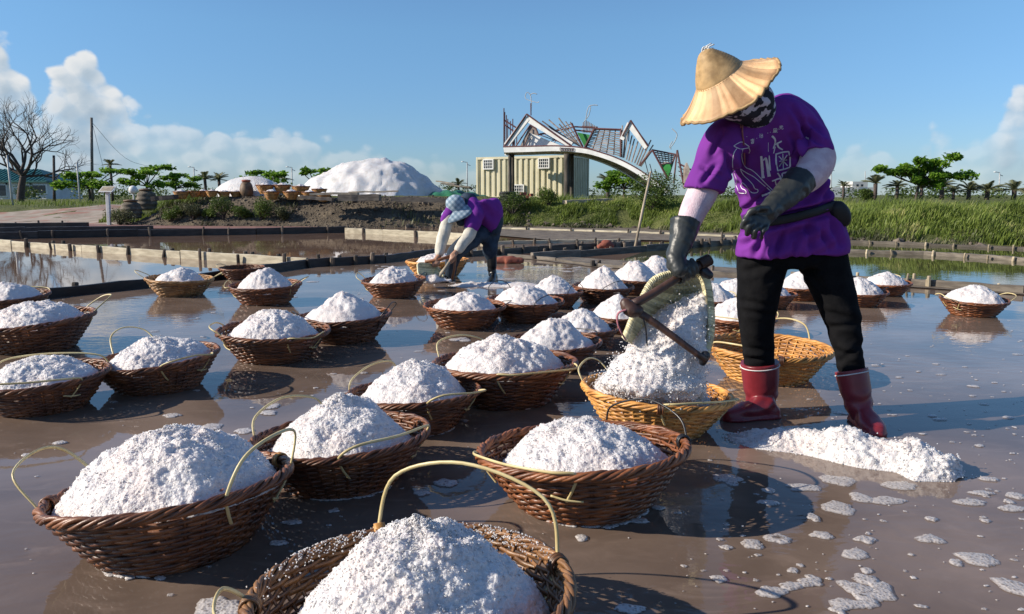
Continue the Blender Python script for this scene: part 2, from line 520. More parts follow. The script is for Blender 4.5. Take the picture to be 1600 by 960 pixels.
M['plank_dark'] = mat('wet_dark_timber', (0.055, 0.045, 0.04), (0.025, 0.021, 0.02), 0.5, 5, 0.5, 30, 0.006, attr=0.5, stretch=(1, 1, 4))
M['plank_pale'] = mat('bleached_timber', (0.48, 0.43, 0.32), (0.32, 0.28, 0.20), 0.7, 4, 0.5, 30, 0.006, attr=0.25, stretch=(1, 1, 5))
M['plank_grey'] = mat('grey_timber', (0.17, 0.145, 0.115), (0.09, 0.075, 0.06), 0.7, 4, 0.5, 30, 0.006, attr=0.4, stretch=(1, 1, 5))
M['stake'] = mat('weathered_stake', (0.13, 0.10, 0.075), (0.05, 0.04, 0.032), 0.75, 8, 0.5, 40, 0.005, attr=0.5)
M['stake_pale'] = mat('pale_stake', (0.42, 0.35, 0.24), (0.25, 0.2, 0.13), 0.75, 8, 0.5, 40, 0.005, attr=0.5)
M['mud'] = mat('drying_mud', (0.20, 0.16, 0.115), (0.11, 0.085, 0.06), 0.7, 3, 0.6, 12, 0.02)
M['brick'] = mat('red_brick', (0.33, 0.10, 0.06), (0.20, 0.06, 0.04), 0.8, 8, 0.4, 60, 0.004, attr=0.4)
M['purple'] = mat('purple_cotton', (0.170, 0.032, 0.265), (0.14, 0.026, 0.22), 0.85, 5, 0.35, 700, 0.0008, spec=0.15)
M['trouser'] = mat('black_trouser_cloth', (0.007, 0.007, 0.008), (0.004, 0.004, 0.005), 0.9, 20, 0.5, 60, 0.004, spec=0.12)
M['denim'] = mat('dark_denim', (0.035, 0.055, 0.085), (0.018, 0.028, 0.045), 0.8, 10, 0.5, 50, 0.006, spec=0.2)
M['boot'] = mat('wine_red_rubber', (0.22, 0.024, 0.034), (0.15, 0.015, 0.022), 0.36, 6, 0.12, 18, 0.006, spec=0.5)
M['boot_black'] = mat('black_rubber', (0.016, 0.018, 0.02), None, 0.3, 8, 0.2, 20, 0.005)
M['white_band'] = mat('white_rubber', (0.75, 0.72, 0.70), None, 0.5)
M['glove'] = mat('grey_black_rubber', (0.033, 0.037, 0.036), (0.022, 0.025, 0.025), 0.42, 10, 0.25, 40, 0.004, spec=0.45)
M['pink'] = mat('pink_white_knit', (0.66, 0.53, 0.57), (0.56, 0.42, 0.47), 0.9, 30, 0.8, 160, 0.003, spec=0.1)
M['cream'] = mat('cream_sleeve', (0.62, 0.58, 0.50), (0.48, 0.45, 0.38), 0.9, 12, 0.6, 60, 0.006, spec=0.1)
M['skin'] = mat('tanned_skin', (0.40, 0.22, 0.14), (0.33, 0.17, 0.105), 0.5, 12, 0.15, 200, 0.0006)
M['wood'] = mat('dark_worn_wood', (0.085, 0.040, 0.026), (0.035, 0.017, 0.012), 0.45, 6, 0.5, 40, 0.003, stretch=(3, 1, 1), spec=0.5)
M['wood_orange'] = mat('orange_wood', (0.34, 0.13, 0.05), (0.2, 0.075, 0.03), 0.5, 6, 0.3, 40, 0.003)
M['bamboo'] = mat('pale_green_bamboo', (0.70, 0.64, 0.42), (0.54, 0.49, 0.29), 0.5, 20, 0.5, 80, 0.003, attr=0.35)
M['leaf_hat'] = mat('dry_palm_leaf', (0.66, 0.42, 0.22), (0.47, 0.26, 0.12), 0.6, 9, 0.5, 60, 0.003, attr=0.6, spec=0.35)
M['crown_hat'] = mat('woven_palm_crown', (0.44, 0.29, 0.135), (0.28, 0.175, 0.075), 0.6, 16, 0.4, 80, 0.002, attr=0.3)
M['bag'] = mat('black_nylon', (0.012, 0.014, 0.016), None, 0.6, 20, 0.4, 150, 0.001)
M['print'] = mat('white_shirt_print', (0.72, 0.70, 0.74), (0.6, 0.57, 0.64), 0.7, 60)
M['cord'] = mat('pink_cord', (0.38, 0.14, 0.17), None, 0.8, 30)
M['white'] = mat('white_paint', (0.74, 0.74, 0.72), (0.62, 0.62, 0.60), 0.6, 3, 0.1, 20)
M['red_steel'] = mat('rust_red_steel', (0.13, 0.055, 0.055), (0.08, 0.03, 0.03), 0.55, 6)
M['slat'] = mat('grey_brown_slat', (0.30, 0.25, 0.22), (0.19, 0.15, 0.13), 0.7, 6, attr=0.4)
M['post'] = mat('weathered_log', (0.10, 0.085, 0.07), (0.045, 0.038, 0.03), 0.8, 6, 0.8, 14, 0.02, stretch=(1, 1, .3))
M['green'] = mat('green_cloth', (0.02, 0.22, 0.035), (0.015, 0.16, 0.025), 0.6, 3)
M['container'] = mat('cream_container_paint', (0.58, 0.54, 0.38), (0.52, 0.48, 0.33), 0.5, 1.5, 0.1, 10, mottled=((0.42, 0.36, 0.24), 2.5, 0.62, 0.8))
M['glass'] = mat('dark_window_glass', (0.03, 0.045, 0.06), None, 0.1)
M['bark'] = mat('dark_bark', (0.085, 0.065, 0.055), (0.045, 0.034, 0.03), 0.85, 8, 0.6, 20, 0.02)
M['leaf'] = leaf_material('almond_leaf', (0.045, 0.10, 0.014), (0.19, 0.35, 0.035), 0.5, (0.28, 0.40, 0.06))
M['leaf_bush'] = leaf_material('bush_leaf', (0.03, 0.055, 0.012), (0.13, 0.19, 0.035), 0.3, (0.24, 0.27, 0.06))
M['palm'] = leaf_material('palm_frond', (0.07, 0.08, 0.04), (0.19, 0.20, 0.10), 0.35, (0.30, 0.28, 0.16))
M['grass'] = leaf_material('bank_grass', (0.055, 0.08, 0.015), (0.20, 0.265, 0.05), 0.38, (0.44, 0.42, 0.17))
M['scrub'] = leaf_material('grey_scrub', (0.045, 0.05, 0.025), (0.13, 0.14, 0.06), 0.25, (0.26, 0.23, 0.13))
M['teal'] = mat('teal_roof_tile', (0.035, 0.16, 0.15), (0.02, 0.10, 0.095), 0.5, 2)
M['wall_white'] = mat('white_render', (0.66, 0.65, 0.62), (0.55, 0.54, 0.52), 0.8, 0.6)
M['pole'] = mat('concrete_pole', (0.16, 0.14, 0.12), (0.1, 0.09, 0.08), 0.8, 4)
M['lamp_metal'] = mat('pale_galvanised_steel', (0.45, 0.46, 0.46), None, 0.5, 4)
M['clay'] = mat('brown_clay', (0.17, 0.105, 0.06), (0.09, 0.055, 0.032), 0.6, 6, 0.3, 20, 0.01)
M['clay_grey'] = mat('grey_brown_clay', (0.16, 0.135, 0.10), (0.08, 0.066, 0.05), 0.8, 6, 0.4, 20, 0.01)
M['rubber'] = mat('tyre_rubber', (0.02, 0.02, 0.021), None, 0.7, 8)
M['tarp'] = mat('green_tarpaulin', (0.04, 0.19, 0.10), (0.03, 0.13, 0.07), 0.45, 3, 0.6, 6, 0.05)
M['board'] = mat('pale_weathered_board', (0.42, 0.35, 0.26), (0.25, 0.21, 0.16), 0.8, 5, 0.3, 20, attr=0.3)
M['stone'] = mat('grey_brown_stone', (0.13, 0.105, 0.08), (0.07, 0.056, 0.043), 0.9, 6, 0.5, 20, 0.01, attr=0.5)
M['black_sheet'] = mat('black_plastic_sheet', (0.014, 0.013, 0.014), None, 0.35, 5, 0.5, 14, 0.03)
# ================================================================== THE SETTING
BASE_X = np.array([-400, -60, -25, -13, -5, 0, 3.8, 5.5, 7.3, 9.8, 14, 30, 400.])
BASE_Y = np.array([31, 30, 27, 25.0, 23.5, 24.3, 22.6, 19.6, 16.6, 14.7, 13.2, 12, 12.])
def base_y(x): return np.interp(x, BASE_X, BASE_Y)
def bank_s(x, y):
    c = np.interp(x, [-20, 2, 5, 10, 20], [1, 1, .62, .75, .95])
    return (y - base_y(x)) * c
def sstep(v, a, b):
    t = np.clip((v - a) / (b - a), 0, 1); return t * t * (3 - 2 * t)
def ground_z(x, y):
    x = np.asarray(x, float); y = np.asarray(y, float)
    s = bank_s(x, y)
    ramp = sstep(-x, 11.3, 13.5)
    top = np.interp(x, [-30, -15, -12, -10, -2, 1, 4, 9], [.45, .52, .78, .92, .92, .76, .62, .60])
    steep = sstep(s, 0.0, 2.3)
    gentle = sstep(s, 0.0, 9.0)
    k = steep * (1 - ramp) + gentle * ramp
    p = np.stack([x, y, np.zeros_like(x)], -1).reshape(-1, 3)
    nz = fbm(p * 0.9, 4, 3).reshape(x.shape)
    near = np.clip(1 - (y - 60) / 60, 0, 1)
    return -0.10 + (top + 0.10) * k + nz * 0.07 * np.clip(s, 0, 1) * near

ys = np.concatenate([np.linspace(-3, 11, 8), np.linspace(11.5, 34, 140), np.geomspace(35, 4000, 40)])
xs = np.concatenate([-np.geomspace(2500, 22, 30), np.linspace(-21.5, 21.5, 190), np.geomspace(22, 2500, 30)])
GX, GY = np.meshgrid(xs, ys)
GZ = ground_z(GX, GY)
idx = np.arange(GX.size).reshape(GX.shape)
q = np.stack([idx[:-1, :-1], idx[:-1, 1:], idx[1:, 1:], idx[1:, :-1]], -1).reshape(-1, 4)
gs = bank_s(GX, GY)
grassy = sstep(GX, -1.5, 1.0) * sstep(gs, .2, 1.0)
grassy = np.maximum(grassy, sstep(gs, 2.2, 4.0) * 0.8)
grassy = np.maximum(grassy, sstep(gs, 30, 60))

def ground_material():
    m = bpy.data.materials.new('bank_soil'); m.use_nodes = True
    t = m.node_tree; t.nodes.clear(); w = NT(t)
    out = w.n('ShaderNodeOutputMaterial'); b = w.n('ShaderNodeBsdfPrincipled')
    co = w.n('ShaderNodeTexCoord').outputs['Object']
    a = w.n('ShaderNodeAttribute', attribute_name='rnd').outputs['Fac']
    n = w.noise(co, 2.2, 6.0, 0.6)
    dirt = w.ramp(n, [(0.3, (0.055, 0.045, 0.035)), (0.55, (0.12, 0.097, 0.07)), (0.75, (0.21, 0.17, 0.12))])
    gr = w.ramp(w.noise(co, 1.4, 5.0, 0.6), [(0.3, (0.05, 0.065, 0.018)), (0.7, (0.15, 0.16, 0.05))])
    g = w.smooth(w.math('MULTIPLY_ADD', n, 0.5, a), 0.45, 0.85)
    w.put(b.inputs['Base Color'], w.mix(g, dirt, gr)); b.inputs['Roughness'].default_value = 0.9
    b.inputs['Specular IOR Level'].default_value = 0.2
    w.put(b.inputs['Normal'], w.bump(w.noise(co, 9.0, 6.0, 0.65), 0.9, 0.12))
    w.put(out.inputs[0], b.outputs[0])
    return m
M['soil'] = ground_material()
tag(mesh_obj('ground', np.stack([GX, GY, GZ], -1).reshape(-1, 3), q, [], grassy.ravel(), M['soil']), kind='structure')

def poly_sheet(name, pts, z, m, kind='structure', div=None):
    bm = bmesh.new()
    vs = [bm.verts.new((p[0], p[1], z)) for p in pts]
    bm.faces.new(vs); bmesh.ops.triangulate(bm, faces=bm.faces[:])
    bm.normal_update()
    bm.faces.ensure_lookup_table(); bm.normal_update()
    if bm.faces[0].normal.z < 0: bmesh.ops.reverse_faces(bm, faces=bm.faces[:])
    me = bpy.data.meshes.new(name); bm.to_mesh(me); bm.free()
    me.materials.append(m)
    o = bpy.data.objects.new(name, me); COL.objects.link(o)
    return tag(o, kind=kind)

poly_sheet('pond_water', [(-60, -2), (60, -2), (60, 31), (-60, 31)], -0.012, M['pond'])
EDGE = [(-700, 560), (72, 468), (345, 438), (480, 419), (600, 412), (690, 399), (760, 399), (840, 405), (930, 416), (1090, 425), (1280, 437), (1410, 446), (1600, 459), (2100, 492)]
edge_g = [G(*p)[:2] for p in EDGE]
poly_sheet('salt_pan_water', [(-14, 0.2), (14, 0.2)] + edge_g[::-1], 0.0, M['water'])
GREEN = [(945, 414), (1090, 424), (1280, 436), (1410, 445), (1600, 458), (2100, 490), (2100, 394), (1600, 386), (1330, 377), (1140, 380), (1010, 392)]
poly_sheet('green_pond_water', [G(*p)[:2] for p in GREEN], -0.006, M['green_pond'])
poly_sheet('mud_flat', [G(*p)[:2] for p in [(745, 366), (795, 353), (1000, 357), (1140, 362), (1330, 375), (1230, 378), (1140, 378), (1000, 376), (860, 376)]], 0.012, M['mud'])
poly_sheet('mud_apron', [G(*p)[:2] for p in [(760, 401), (840, 407), (930, 418), (1090, 427), (1180, 432), (1180, 421), (1060, 414), (945, 406), (860, 400)]], 0.006, M['mud'])
poly_sheet('mud_bank', [G(*p)[:2] for p in [(1280, 441), (1410, 449), (1600, 462), (1800, 476), (1800, 466), (1600, 455), (1410, 442), (1280, 433)]], 0.010, M['mud'])

# paved ramp on the left, laid on the slope
def drape(name, L, R, m, lift=0.015, n=24, k=8):
    L, R = np.array(L), np.array(R); V = []
    for i in range(n + 1):
        t = i / n
        a = np.array([np.interp(t, np.linspace(0, 1, len(L)), L[:, j]) for j in (0, 1)])
        b = np.array([np.interp(t, np.linspace(0, 1, len(R)), R[:, j]) for j in (0, 1)])
        for j in range(k + 1):
            p = a + (b - a) * j / k; V.append((p[0], p[1], float(ground_z(p[0], p[1])) + lift))
    ix = np.arange((n + 1) * (k + 1)).reshape(n + 1, k + 1)
    Q = np.stack([ix[:-1, :-1], ix[:-1, 1:], ix[1:, 1:], ix[1:, :-1]], -1).reshape(-1, 4)
    return tag(mesh_obj(name, np.array(V), Q, [], np.full(len(V), .5), m), kind='structure')
M['path'] = mat('worn_concrete_path', (0.36, 0.30, 0.24), (0.25, 0.20, 0.15), 0.85, 1.5, 0.3, 20, 0.01, mottled=((0.30, 0.15, 0.11), 1.2, 0.5, 0.7))
M['tiles'] = mat('faded_red_paving', (0.25, 0.13, 0.105), (0.17, 0.085, 0.07), 0.8, 2.5, 0.4, 20, 0.01)
drape('path', [(-30, 28.4), (-24, 30), (-18.6, 33), (-17.6, 36)], [(-13.4, 26.2), (-14.6, 28.5), (-15.6, 32), (-16.4, 36)], M['path'], .03)
tag(mesh_obj('paving_strip', np.array([(*G(100, 358)[:2], .016), (*G(545, 358)[:2], .016), (*G(470, 353)[:2], .016), (*G(110, 351)[:2], .016)]), [(0, 1, 2, 3)], [], np.full(4, .5), M['tiles']), kind='structure')

# ---- timber kerbs between the pans: every plank and stake is a part
def kerb(pts, h, wd, m, label, seg=2.2, stakes=None, sm='stake', smin=.02, smax=.16, z0=-.05, group='timber kerbs between the salt pans'):
    """pts: ground points; planks end to end with stakes driven beside them"""
    g = [np.array(p[:2]) for p in pts]
    root = thing('timber_kerb', (*((g[0] + g[-1]) / 2), 0), label, 'kerb', group)
    for a, b in zip(g[:-1], g[1:]):
        L = np.linalg.norm(b - a); n = max(1, round(L / seg))
        for i in range(n):
            p = a + (b - a) * (i / n); q_ = a + (b - a) * ((i + 1) / n)
            d = (q_ - p) / np.linalg.norm(q_ - p); p = p + d * .004; q_ = q_ - d * .004
            nn = np.array([-d[1], d[0]]); off = RNG.uniform(-.012, .012); dh = RNG.uniform(-.012, .012)
            mb = MB(); rings = []; tone = RNG.random(); K = 9
            for k in range(K):
                t = k / (K - 1); c = p + (q_ - p) * t + nn * (off + RNG.uniform(-.004, .004))
                hh = h + dh + RNG.uniform(-.006, .006); w2 = wd / 2 * RNG.uniform(.9, 1.1)
                rings.append([(*(c - nn * w2), z0), (*(c + nn * w2), z0), (*(c + nn * w2), hh - .006), (*(c + nn * (w2 - .006)), hh), (*(c - nn * (w2 - .006)), hh), (*(c - nn * w2), hh - .006)])
            mb.loft(rings, a=tone); mb.build('plank', M[m], root, smooth=False)
    if stakes:
        for (px, py, side) in stakes:
            # nearest place on the kerb, then step to the chosen side
            s = G(px, py)[:2]; best = None
            for a, b in zip(g[:-1], g[1:]):
                t = np.clip((s - a) @ (b - a) / ((b - a) @ (b - a)), 0, 1); c = a + (b - a) * t
                if best is None or np.linalg.norm(s - c) < best[0]: best = (np.linalg.norm(s - c), c, (b - a) / np.linalg.norm(b - a))
            c, d = best[1], best[2]; nn = np.array([-d[1], d[0]]) * side
            stake(c + nn * (wd / 2 + .04), h + RNG.uniform(smin, smax) * .4, root, sm)
    return root
def stake(c, top, root, sm, r=None, z0=-.05):
    r = r or (RNG.uniform(.020, .036) if sm == 'stake' else RNG.uniform(.013, .022)); mb = MB(); k = 7
    ln = RNG.uniform(-.03, .03, 2)
    path = [(c[0] + ln[0] * t, c[1] + ln[1] * t, z0 + (top - z0) * t) for t in (0, .5, .94, 1)]
    mb.tube(path, [r, r * 1.03, r, r * .82], k, a=RNG.random()); mb.build('stake', M[sm], root, smooth=False)
def spots(a, b, n, side, jit=.03):
    a, b = np.array(a, float), np.array(b, float)
    return [(*(a + (b - a) * np.clip((i + .5) / n + RNG.uniform(-jit, jit), 0, 1)), side) for i in range(n)]

kerb([G(-260, 505), G(72, 466), G(345, 436), G(480, 417), G(600, 410), G(690, 397)], .10, .055, 'plank_dark', 'black wet plank kerb behind the far left baskets, edging the near pan',
     stakes=[(101, 458, 1), (498, 415, 1), (510, 414, -1), (528, 413, 1), (548, 412, -1), (610, 409, 1), (575, 411, -1), (476, 417, -1), (640, 402, 1)])
kerb([G(-120, 374), G(20, 384), G(130, 392), G(480, 416)], .105, .05, 'plank_pale', 'sunlit bleached plank kerb running diagonally behind the mirror-like left pond',
     stakes=[(44, 386, -1), (82, 389, -1), (115, 391, -1), (160, 394, -1), (206, 397, -1), (258, 401, -1), (317, 405, -1), (378, 409, -1), (78, 388, 1), (98, 389, 1), (180, 395, 1), (270, 401, 1), (322, 405, 1), (375, 409, 1), (388, 410, 1), (430, 413, 1), (450, 414, -1)], seg=2.6)
kerb([G(-90, 375), G(60, 372), G(215, 369), G(400, 366), G(540, 363)], .16, .12, 'plank_dark', 'long dark timber kerb along the far edge of the brown pond',
     stakes=spots((0, 371), (540, 363), 8, -1), seg=3.0)
kerb([G(-120, 367), G(40, 364), G(240, 361)], .16, .16, 'plank_dark', 'middle dark timber baulk in front of the reddish paving, far left', seg=3.4)
kerb([G(-120, 359), G(138, 357.5)], .19, .2, 'plank_dark', 'rearmost dark timber baulk at the foot of the left ramp', seg=4.0, stakes=spots((10, 358), (120, 357), 3, 1))
kerb([G(540, 364), G(600, 367), G(690, 371.5), G(775, 376)], .13, .07, 'plank_pale', 'pale board kerb directly behind the bending worker', stakes=[(560, 366, -1), (645, 370, -1), (648, 370, 1), (742, 375, -1), (765, 377, -1)], seg=2.6)
kerb([G(720, 402), G(840, 393), G(960, 386), G(1000, 383.5)], .10, .06, 'plank_grey', 'grey plank kerb right of the bending worker, behind another kerb',
     stakes=spots((725, 402), (1000, 384), 7, -1) + spots((740, 400), (990, 384), 5, 1), seg=1.8)
kerb([G(830, 405), G(905, 400), G(1008, 392), G(1100, 385), G(1165, 380)], .10, .07, 'plank_grey', 'dark grey plank kerb bounding the green pond, pole standing at it',
     stakes=spots((850, 404), (1000, 393), 6, 1) + spots((1010, 391), (1160, 381), 12, 1) + spots((1040, 388), (1160, 380), 7, -1), seg=1.8)
kerb([G(760, 358), G(800, 359), G(1000, 365), G(1160, 372)], .06, .08, 'plank_pale', 'low pale kerb at the foot of the grassy bank beyond the mud', stakes=spots((800, 360), (1150, 371), 7, -1), seg=2.8)
kerb([G(770, 381), G(870, 379), G(1000, 378)], .05, .08, 'plank_pale', 'low pale kerb across the mud flat in front of the bank', stakes=spots((790, 381), (980, 379), 6, -1), seg=2.2)
kerb([G(1290, 378), G(1455, 384), G(1600, 389.5), G(1800, 398)], .045, .09, 'plank_grey', 'farther grey kerb beneath the grassy bank on the right', stakes=spots((1300, 379), (1600, 390), 7, -1), sm='stake_pale', seg=2.4)
kerb([G(1280, 394), G(1445, 398), G(1560, 405), G(1620, 410), G(1800, 422)], .05, .10, 'plank_grey', 'nearer dark grey kerb crossing the green pond on the right', stakes=spots((1330, 396), (1600, 409), 6, -1), sm='stake_pale', seg=2.2)
kerb([G(1235, 434), G(1420, 446), G(1600, 459), G(1900, 479)], .075, .05, 'plank_grey', 'low timber kerb right behind the last baskets on the far right',
     stakes=[(1416, 446, -1), (1422, 447, 1), (1449, 449, -1), (1452, 449, -1), (1557, 456, 1), (1337, 441, 1), (1330, 440, -1)], sm='stake_pale', seg=1.8)
kerb([G(795, 402), G(870, 408), G(935, 417), G(1090, 427), G(1180, 433)], .05, .05, 'plank_grey', 'low grey kerb behind the middle row of baskets', stakes=[(832, 406, -1), (922, 417, -1), (926, 417, 1), (978, 419, 1), (988, 420, 1), (1110, 428, 1), (1095, 427, 1)], seg=1.6)

# ---- loose stones on the left slope (nobody could count them)
def rocks(name, n, xr, sr, size, m, label=None):
    mb = MB()
    ico = np.array([(0, 0, 1), (.9, 0, .4), (.28, .85, .45), (-.72, .53, .45), (-.72, -.53, .45), (.28, -.85, .45), (.72, .53, -.45), (-.28, .85, -.45), (-.9, 0, -.45), (-.28, -.85, -.45), (.72, -.53, -.45), (0, 0, -1)])
    fa = [(0, 1, 2), (0, 2, 3), (0, 3, 4), (0, 4, 5), (0, 5, 1), (1, 6, 2), (2, 7, 3), (3, 8, 4), (4, 9, 5), (5, 10, 1), (2, 6, 7), (3, 7, 8), (4, 8, 9), (5, 9, 10), (1, 10, 6), (6, 11, 7), (7, 11, 8), (8, 11, 9), (9, 11, 10), (10, 11, 6)]
    for _ in range(n):
        x = RNG.uniform(*xr); s = RNG.uniform(*sr); y = float(base_y(x)) + s
        r = size * RNG.lognormal(0, .5)
        V = ico * RNG.uniform(.7, 1.25, (12, 1)) * r * RNG.uniform(.6, 1.2, 3)
        a = RNG.uniform(0, 6.28); c, s_ = math.cos(a), math.sin(a)
        V = V @ np.array([[c, s_, 0], [-s_, c, 0], [0, 0, 1]]).T
        mb.add(V + (x, y, float(ground_z(x, y)) + r * .2), T=fa, a=RNG.random())
    return tag(mb.build(name, m, smooth=False), kind='stuff')
rocks('stones', 4200, (-13, 0.6), (-.15, 2.4), .021, M['stone'])
rocks('gravel', 900, (0.5, 9.5), (-.1, .8), .035, M['stone'])

# ---- grass: blades as geometry
def grass(name, xy, hgt, m, wdt=.012, tone=(0, 1), lean=.5):
    n = len(xy); z = ground_z(xy[:, 0], xy[:, 1])
    h = hgt * RNG.uniform(.55, 1.35, n) * np.clip(.95 + .75 * fbm(np.stack([xy[:, 0] * 1.6, xy[:, 1] * 1.6, 0 * z], 1), 3, 31), .35, 1.9); az = RNG.uniform(0, 2 * PI, n); ln = RNG.uniform(.1, 1, n) * lean * h
    w_ = wdt * RNG.uniform(.7, 1.4, n)
    wx, wy = np.cos(az + 1.57) * w_, np.sin(az + 1.57) * w_
    dx, dy = np.cos(az) * ln, np.sin(az) * ln + 0
    dx = dx + .22 * h
    b = np.stack([xy[:, 0], xy[:, 1], z - .02], 1)
    V = np.empty((n, 5, 3))
    V[:, 0] = b + np.stack([-wx, -wy, 0 * wx], 1); V[:, 1] = b + np.stack([wx, wy, 0 * wx], 1)
    mid = b + np.stack([dx * .35, dy * .35, h * .6], 1)
    V[:, 2] = mid + np.stack([wx, wy, 0 * wx], 1) * .8; V[:, 3] = mid - np.stack([wx, wy, 0 * wx], 1) * .8
    V[:, 4] = b + np.stack([dx, dy, h * (1 - .15 * RNG.random(n))], 1)
    i0 = np.arange(n)[:, None] * 5
    p = np.stack([xy[:, 0], xy[:, 1], 0 * az], 1)
    patch = fbm(p * .7, 3, 5) * .6 + .42 + fbm(p * 2.6, 3, 9) * .45
    t = np.clip(patch * .6 + RNG.uniform(-.1, .32, n), 0, 1) * (tone[1] - tone[0]) + tone[0]
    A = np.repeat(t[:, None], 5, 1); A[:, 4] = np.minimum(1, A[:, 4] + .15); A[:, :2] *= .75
    Q = i0 + np.array([[0, 1, 2, 3]]); T = i0 + np.array([[3, 2, 4]])
    return tag(mesh_obj(name, V.reshape(-1, 3), Q, T, A.ravel(), m, smooth=False), kind='stuff')
def scatter(n, xr, sr, power=1.0, thr=None):
    x = RNG.uniform(*xr, n); s = sr[0] + (sr[1] - sr[0]) * RNG.random(n) ** power
    c = np.interp(x, [-20, 2, 5, 10, 20], [1, 1, .62, .75, .95])
    xy = np.stack([x, base_y(x) + s / c], 1)
    if thr is not None:
        k = fbm(np.stack([x * 1.1, xy[:, 1] * 1.1, 0 * x], 1), 3, 21) > thr; xy = xy[k]
    return xy
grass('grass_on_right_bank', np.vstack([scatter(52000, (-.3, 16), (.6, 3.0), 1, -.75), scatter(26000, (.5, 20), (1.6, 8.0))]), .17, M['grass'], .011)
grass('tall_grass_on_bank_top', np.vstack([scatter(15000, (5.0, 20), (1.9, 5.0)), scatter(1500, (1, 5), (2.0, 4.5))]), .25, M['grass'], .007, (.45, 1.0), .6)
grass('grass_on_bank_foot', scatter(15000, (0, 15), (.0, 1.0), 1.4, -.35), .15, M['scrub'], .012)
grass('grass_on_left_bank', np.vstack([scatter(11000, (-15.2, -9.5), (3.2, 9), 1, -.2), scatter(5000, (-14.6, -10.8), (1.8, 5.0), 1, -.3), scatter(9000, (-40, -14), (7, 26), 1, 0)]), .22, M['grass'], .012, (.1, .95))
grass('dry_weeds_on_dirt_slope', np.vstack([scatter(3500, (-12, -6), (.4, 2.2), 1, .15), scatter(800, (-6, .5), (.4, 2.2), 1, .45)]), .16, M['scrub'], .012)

# ---- leaves
def leaves(mb, C, size, tone=.5, up=.3, jitter=.25, aspect=.5):
    """leaf-sized faces at the points C"""
    n = len(C)
    d = RNG.normal(size=(n, 3)); d[:, 2] = d[:, 2] * .5; d /= np.linalg.norm(d, axis=1)[:, None]
    nn = RNG.normal(size=(n, 3)); nn[:, 2] += up * 4; nn -= d * (nn * d).sum(1)[:, None]; nn /= np.linalg.norm(nn, axis=1)[:, None]
    s = np.cross(d, nn); L = size * RNG.uniform(.6, 1.3, (n, 1)); W = L * aspect
    V = np.stack([C - d * L * .5, C + s * W * .5 + nn * L * .06, C + d * L * .5 - nn * L * .1, C - s * W * .5 + nn * L * .06], 1)
    A = np.clip(np.repeat((tone + RNG.uniform(-jitter, jitter, n))[:, None], 4, 1), 0, 1)
    mb.add(V.reshape(-1, 3), Q=np.arange(n)[:, None] * 4 + np.arange(4), a=A.ravel())
def clump(c, rad, n, shell=.6):
    d = RNG.normal(size=(n, 3)); d /= np.linalg.norm(d, axis=1)[:, None]
    r = (shell + (1 - shell) * RNG.random(n)) ** .7 * RNG.uniform(.55, 1.08, n)
    return np.array(c) + d * r[:, None] * np.array(rad)
def bush(px, py, d, wpx, hpx, label, m='leaf_bush', size=.07, dens=1.0, cat='bush', group=None, name='bush', tone=.5):
    x, _, zc = P(px, py, d); sc = d / FPX; w_, h_ = wpx * sc, hpx * sc
    gz = float(ground_z(x, d)); root = thing(name, (x, d, gz), label, cat, group)
    cr = MB(); st = MB()
    nl = 11
    for i in range(nl):
        a = RNG.uniform(0, 2 * PI); rr = RNG.random() ** .5 * .33
        c = (x + math.cos(a) * rr * w_, d + math.sin(a) * rr * w_ * .8, gz + h_ * RNG.uniform(.25, .72))
        leaves(cr, clump(c, (w_ * .24, w_ * .22, h_ * .28), int(190 * dens)), size, tone + RNG.uniform(-.15, .2))
        st.tube(catmull([(x, d, gz - .02), ((x + c[0]) / 2, (d + c[1]) / 2, gz + (c[2] - gz) * .6), c], 3), [.02, .018, .016, .014, .012, .010, .008], 5)
    cr.build('foliage', M[m], root, smooth=False); st.build('stems', M['bark'], root)
    return root
bush(1020, 330, 23.9, 98, 66, 'round dense green bush on the bank left of the standing worker', size=.075, dens=1.7, tone=.45)
bush(858, 305, 25.6, 40, 34, 'small pale green bush in front of the cream container', tone=.62, size=.06)
for (px, py, w_, h_, lab) in [(300, 327, 40, 30, 'leftmost grey green shrub on the dirt slope'), (348, 322, 44, 42, 'middle grey green shrub on the dirt slope, tallest of the three'),
                              (406, 319, 46, 42, 'right hand green shrub on the dirt slope below the baskets'), (268, 324, 36, 26, 'green shrub just right of the two ribbed jars'), (440, 317, 28, 26, 'olive shrub under the right end of the dike baskets'), (322, 316, 26, 20, 'yellowish shrub below the third dike basket'), (378, 330, 34, 22, 'low dark shrub under the round brown jar'), (186, 332, 60, 30, 'low weedy shrub beside the white information stand')]:
    bush(px, py, float(base_y((px - 800) / 50)) + .9, w_, h_, lab, 'scrub' if px in (300, 186, 440) else 'leaf_bush', .055, .9, group='shrubs on the left slope', name='shrub')
for (px, w_, h_, lab) in [(800, 70, 40, 'dark shrub on the bank behind the bending worker'), (1355, 30, 22, 'low shrub under the white distant building')]:
    bush(px, 320 if px < 900 else 305, 25.4 if px < 900 else 45, w_, h_, lab, 'leaf_bush', .06 if px < 900 else .12, .8, name='shrub', tone=.3)

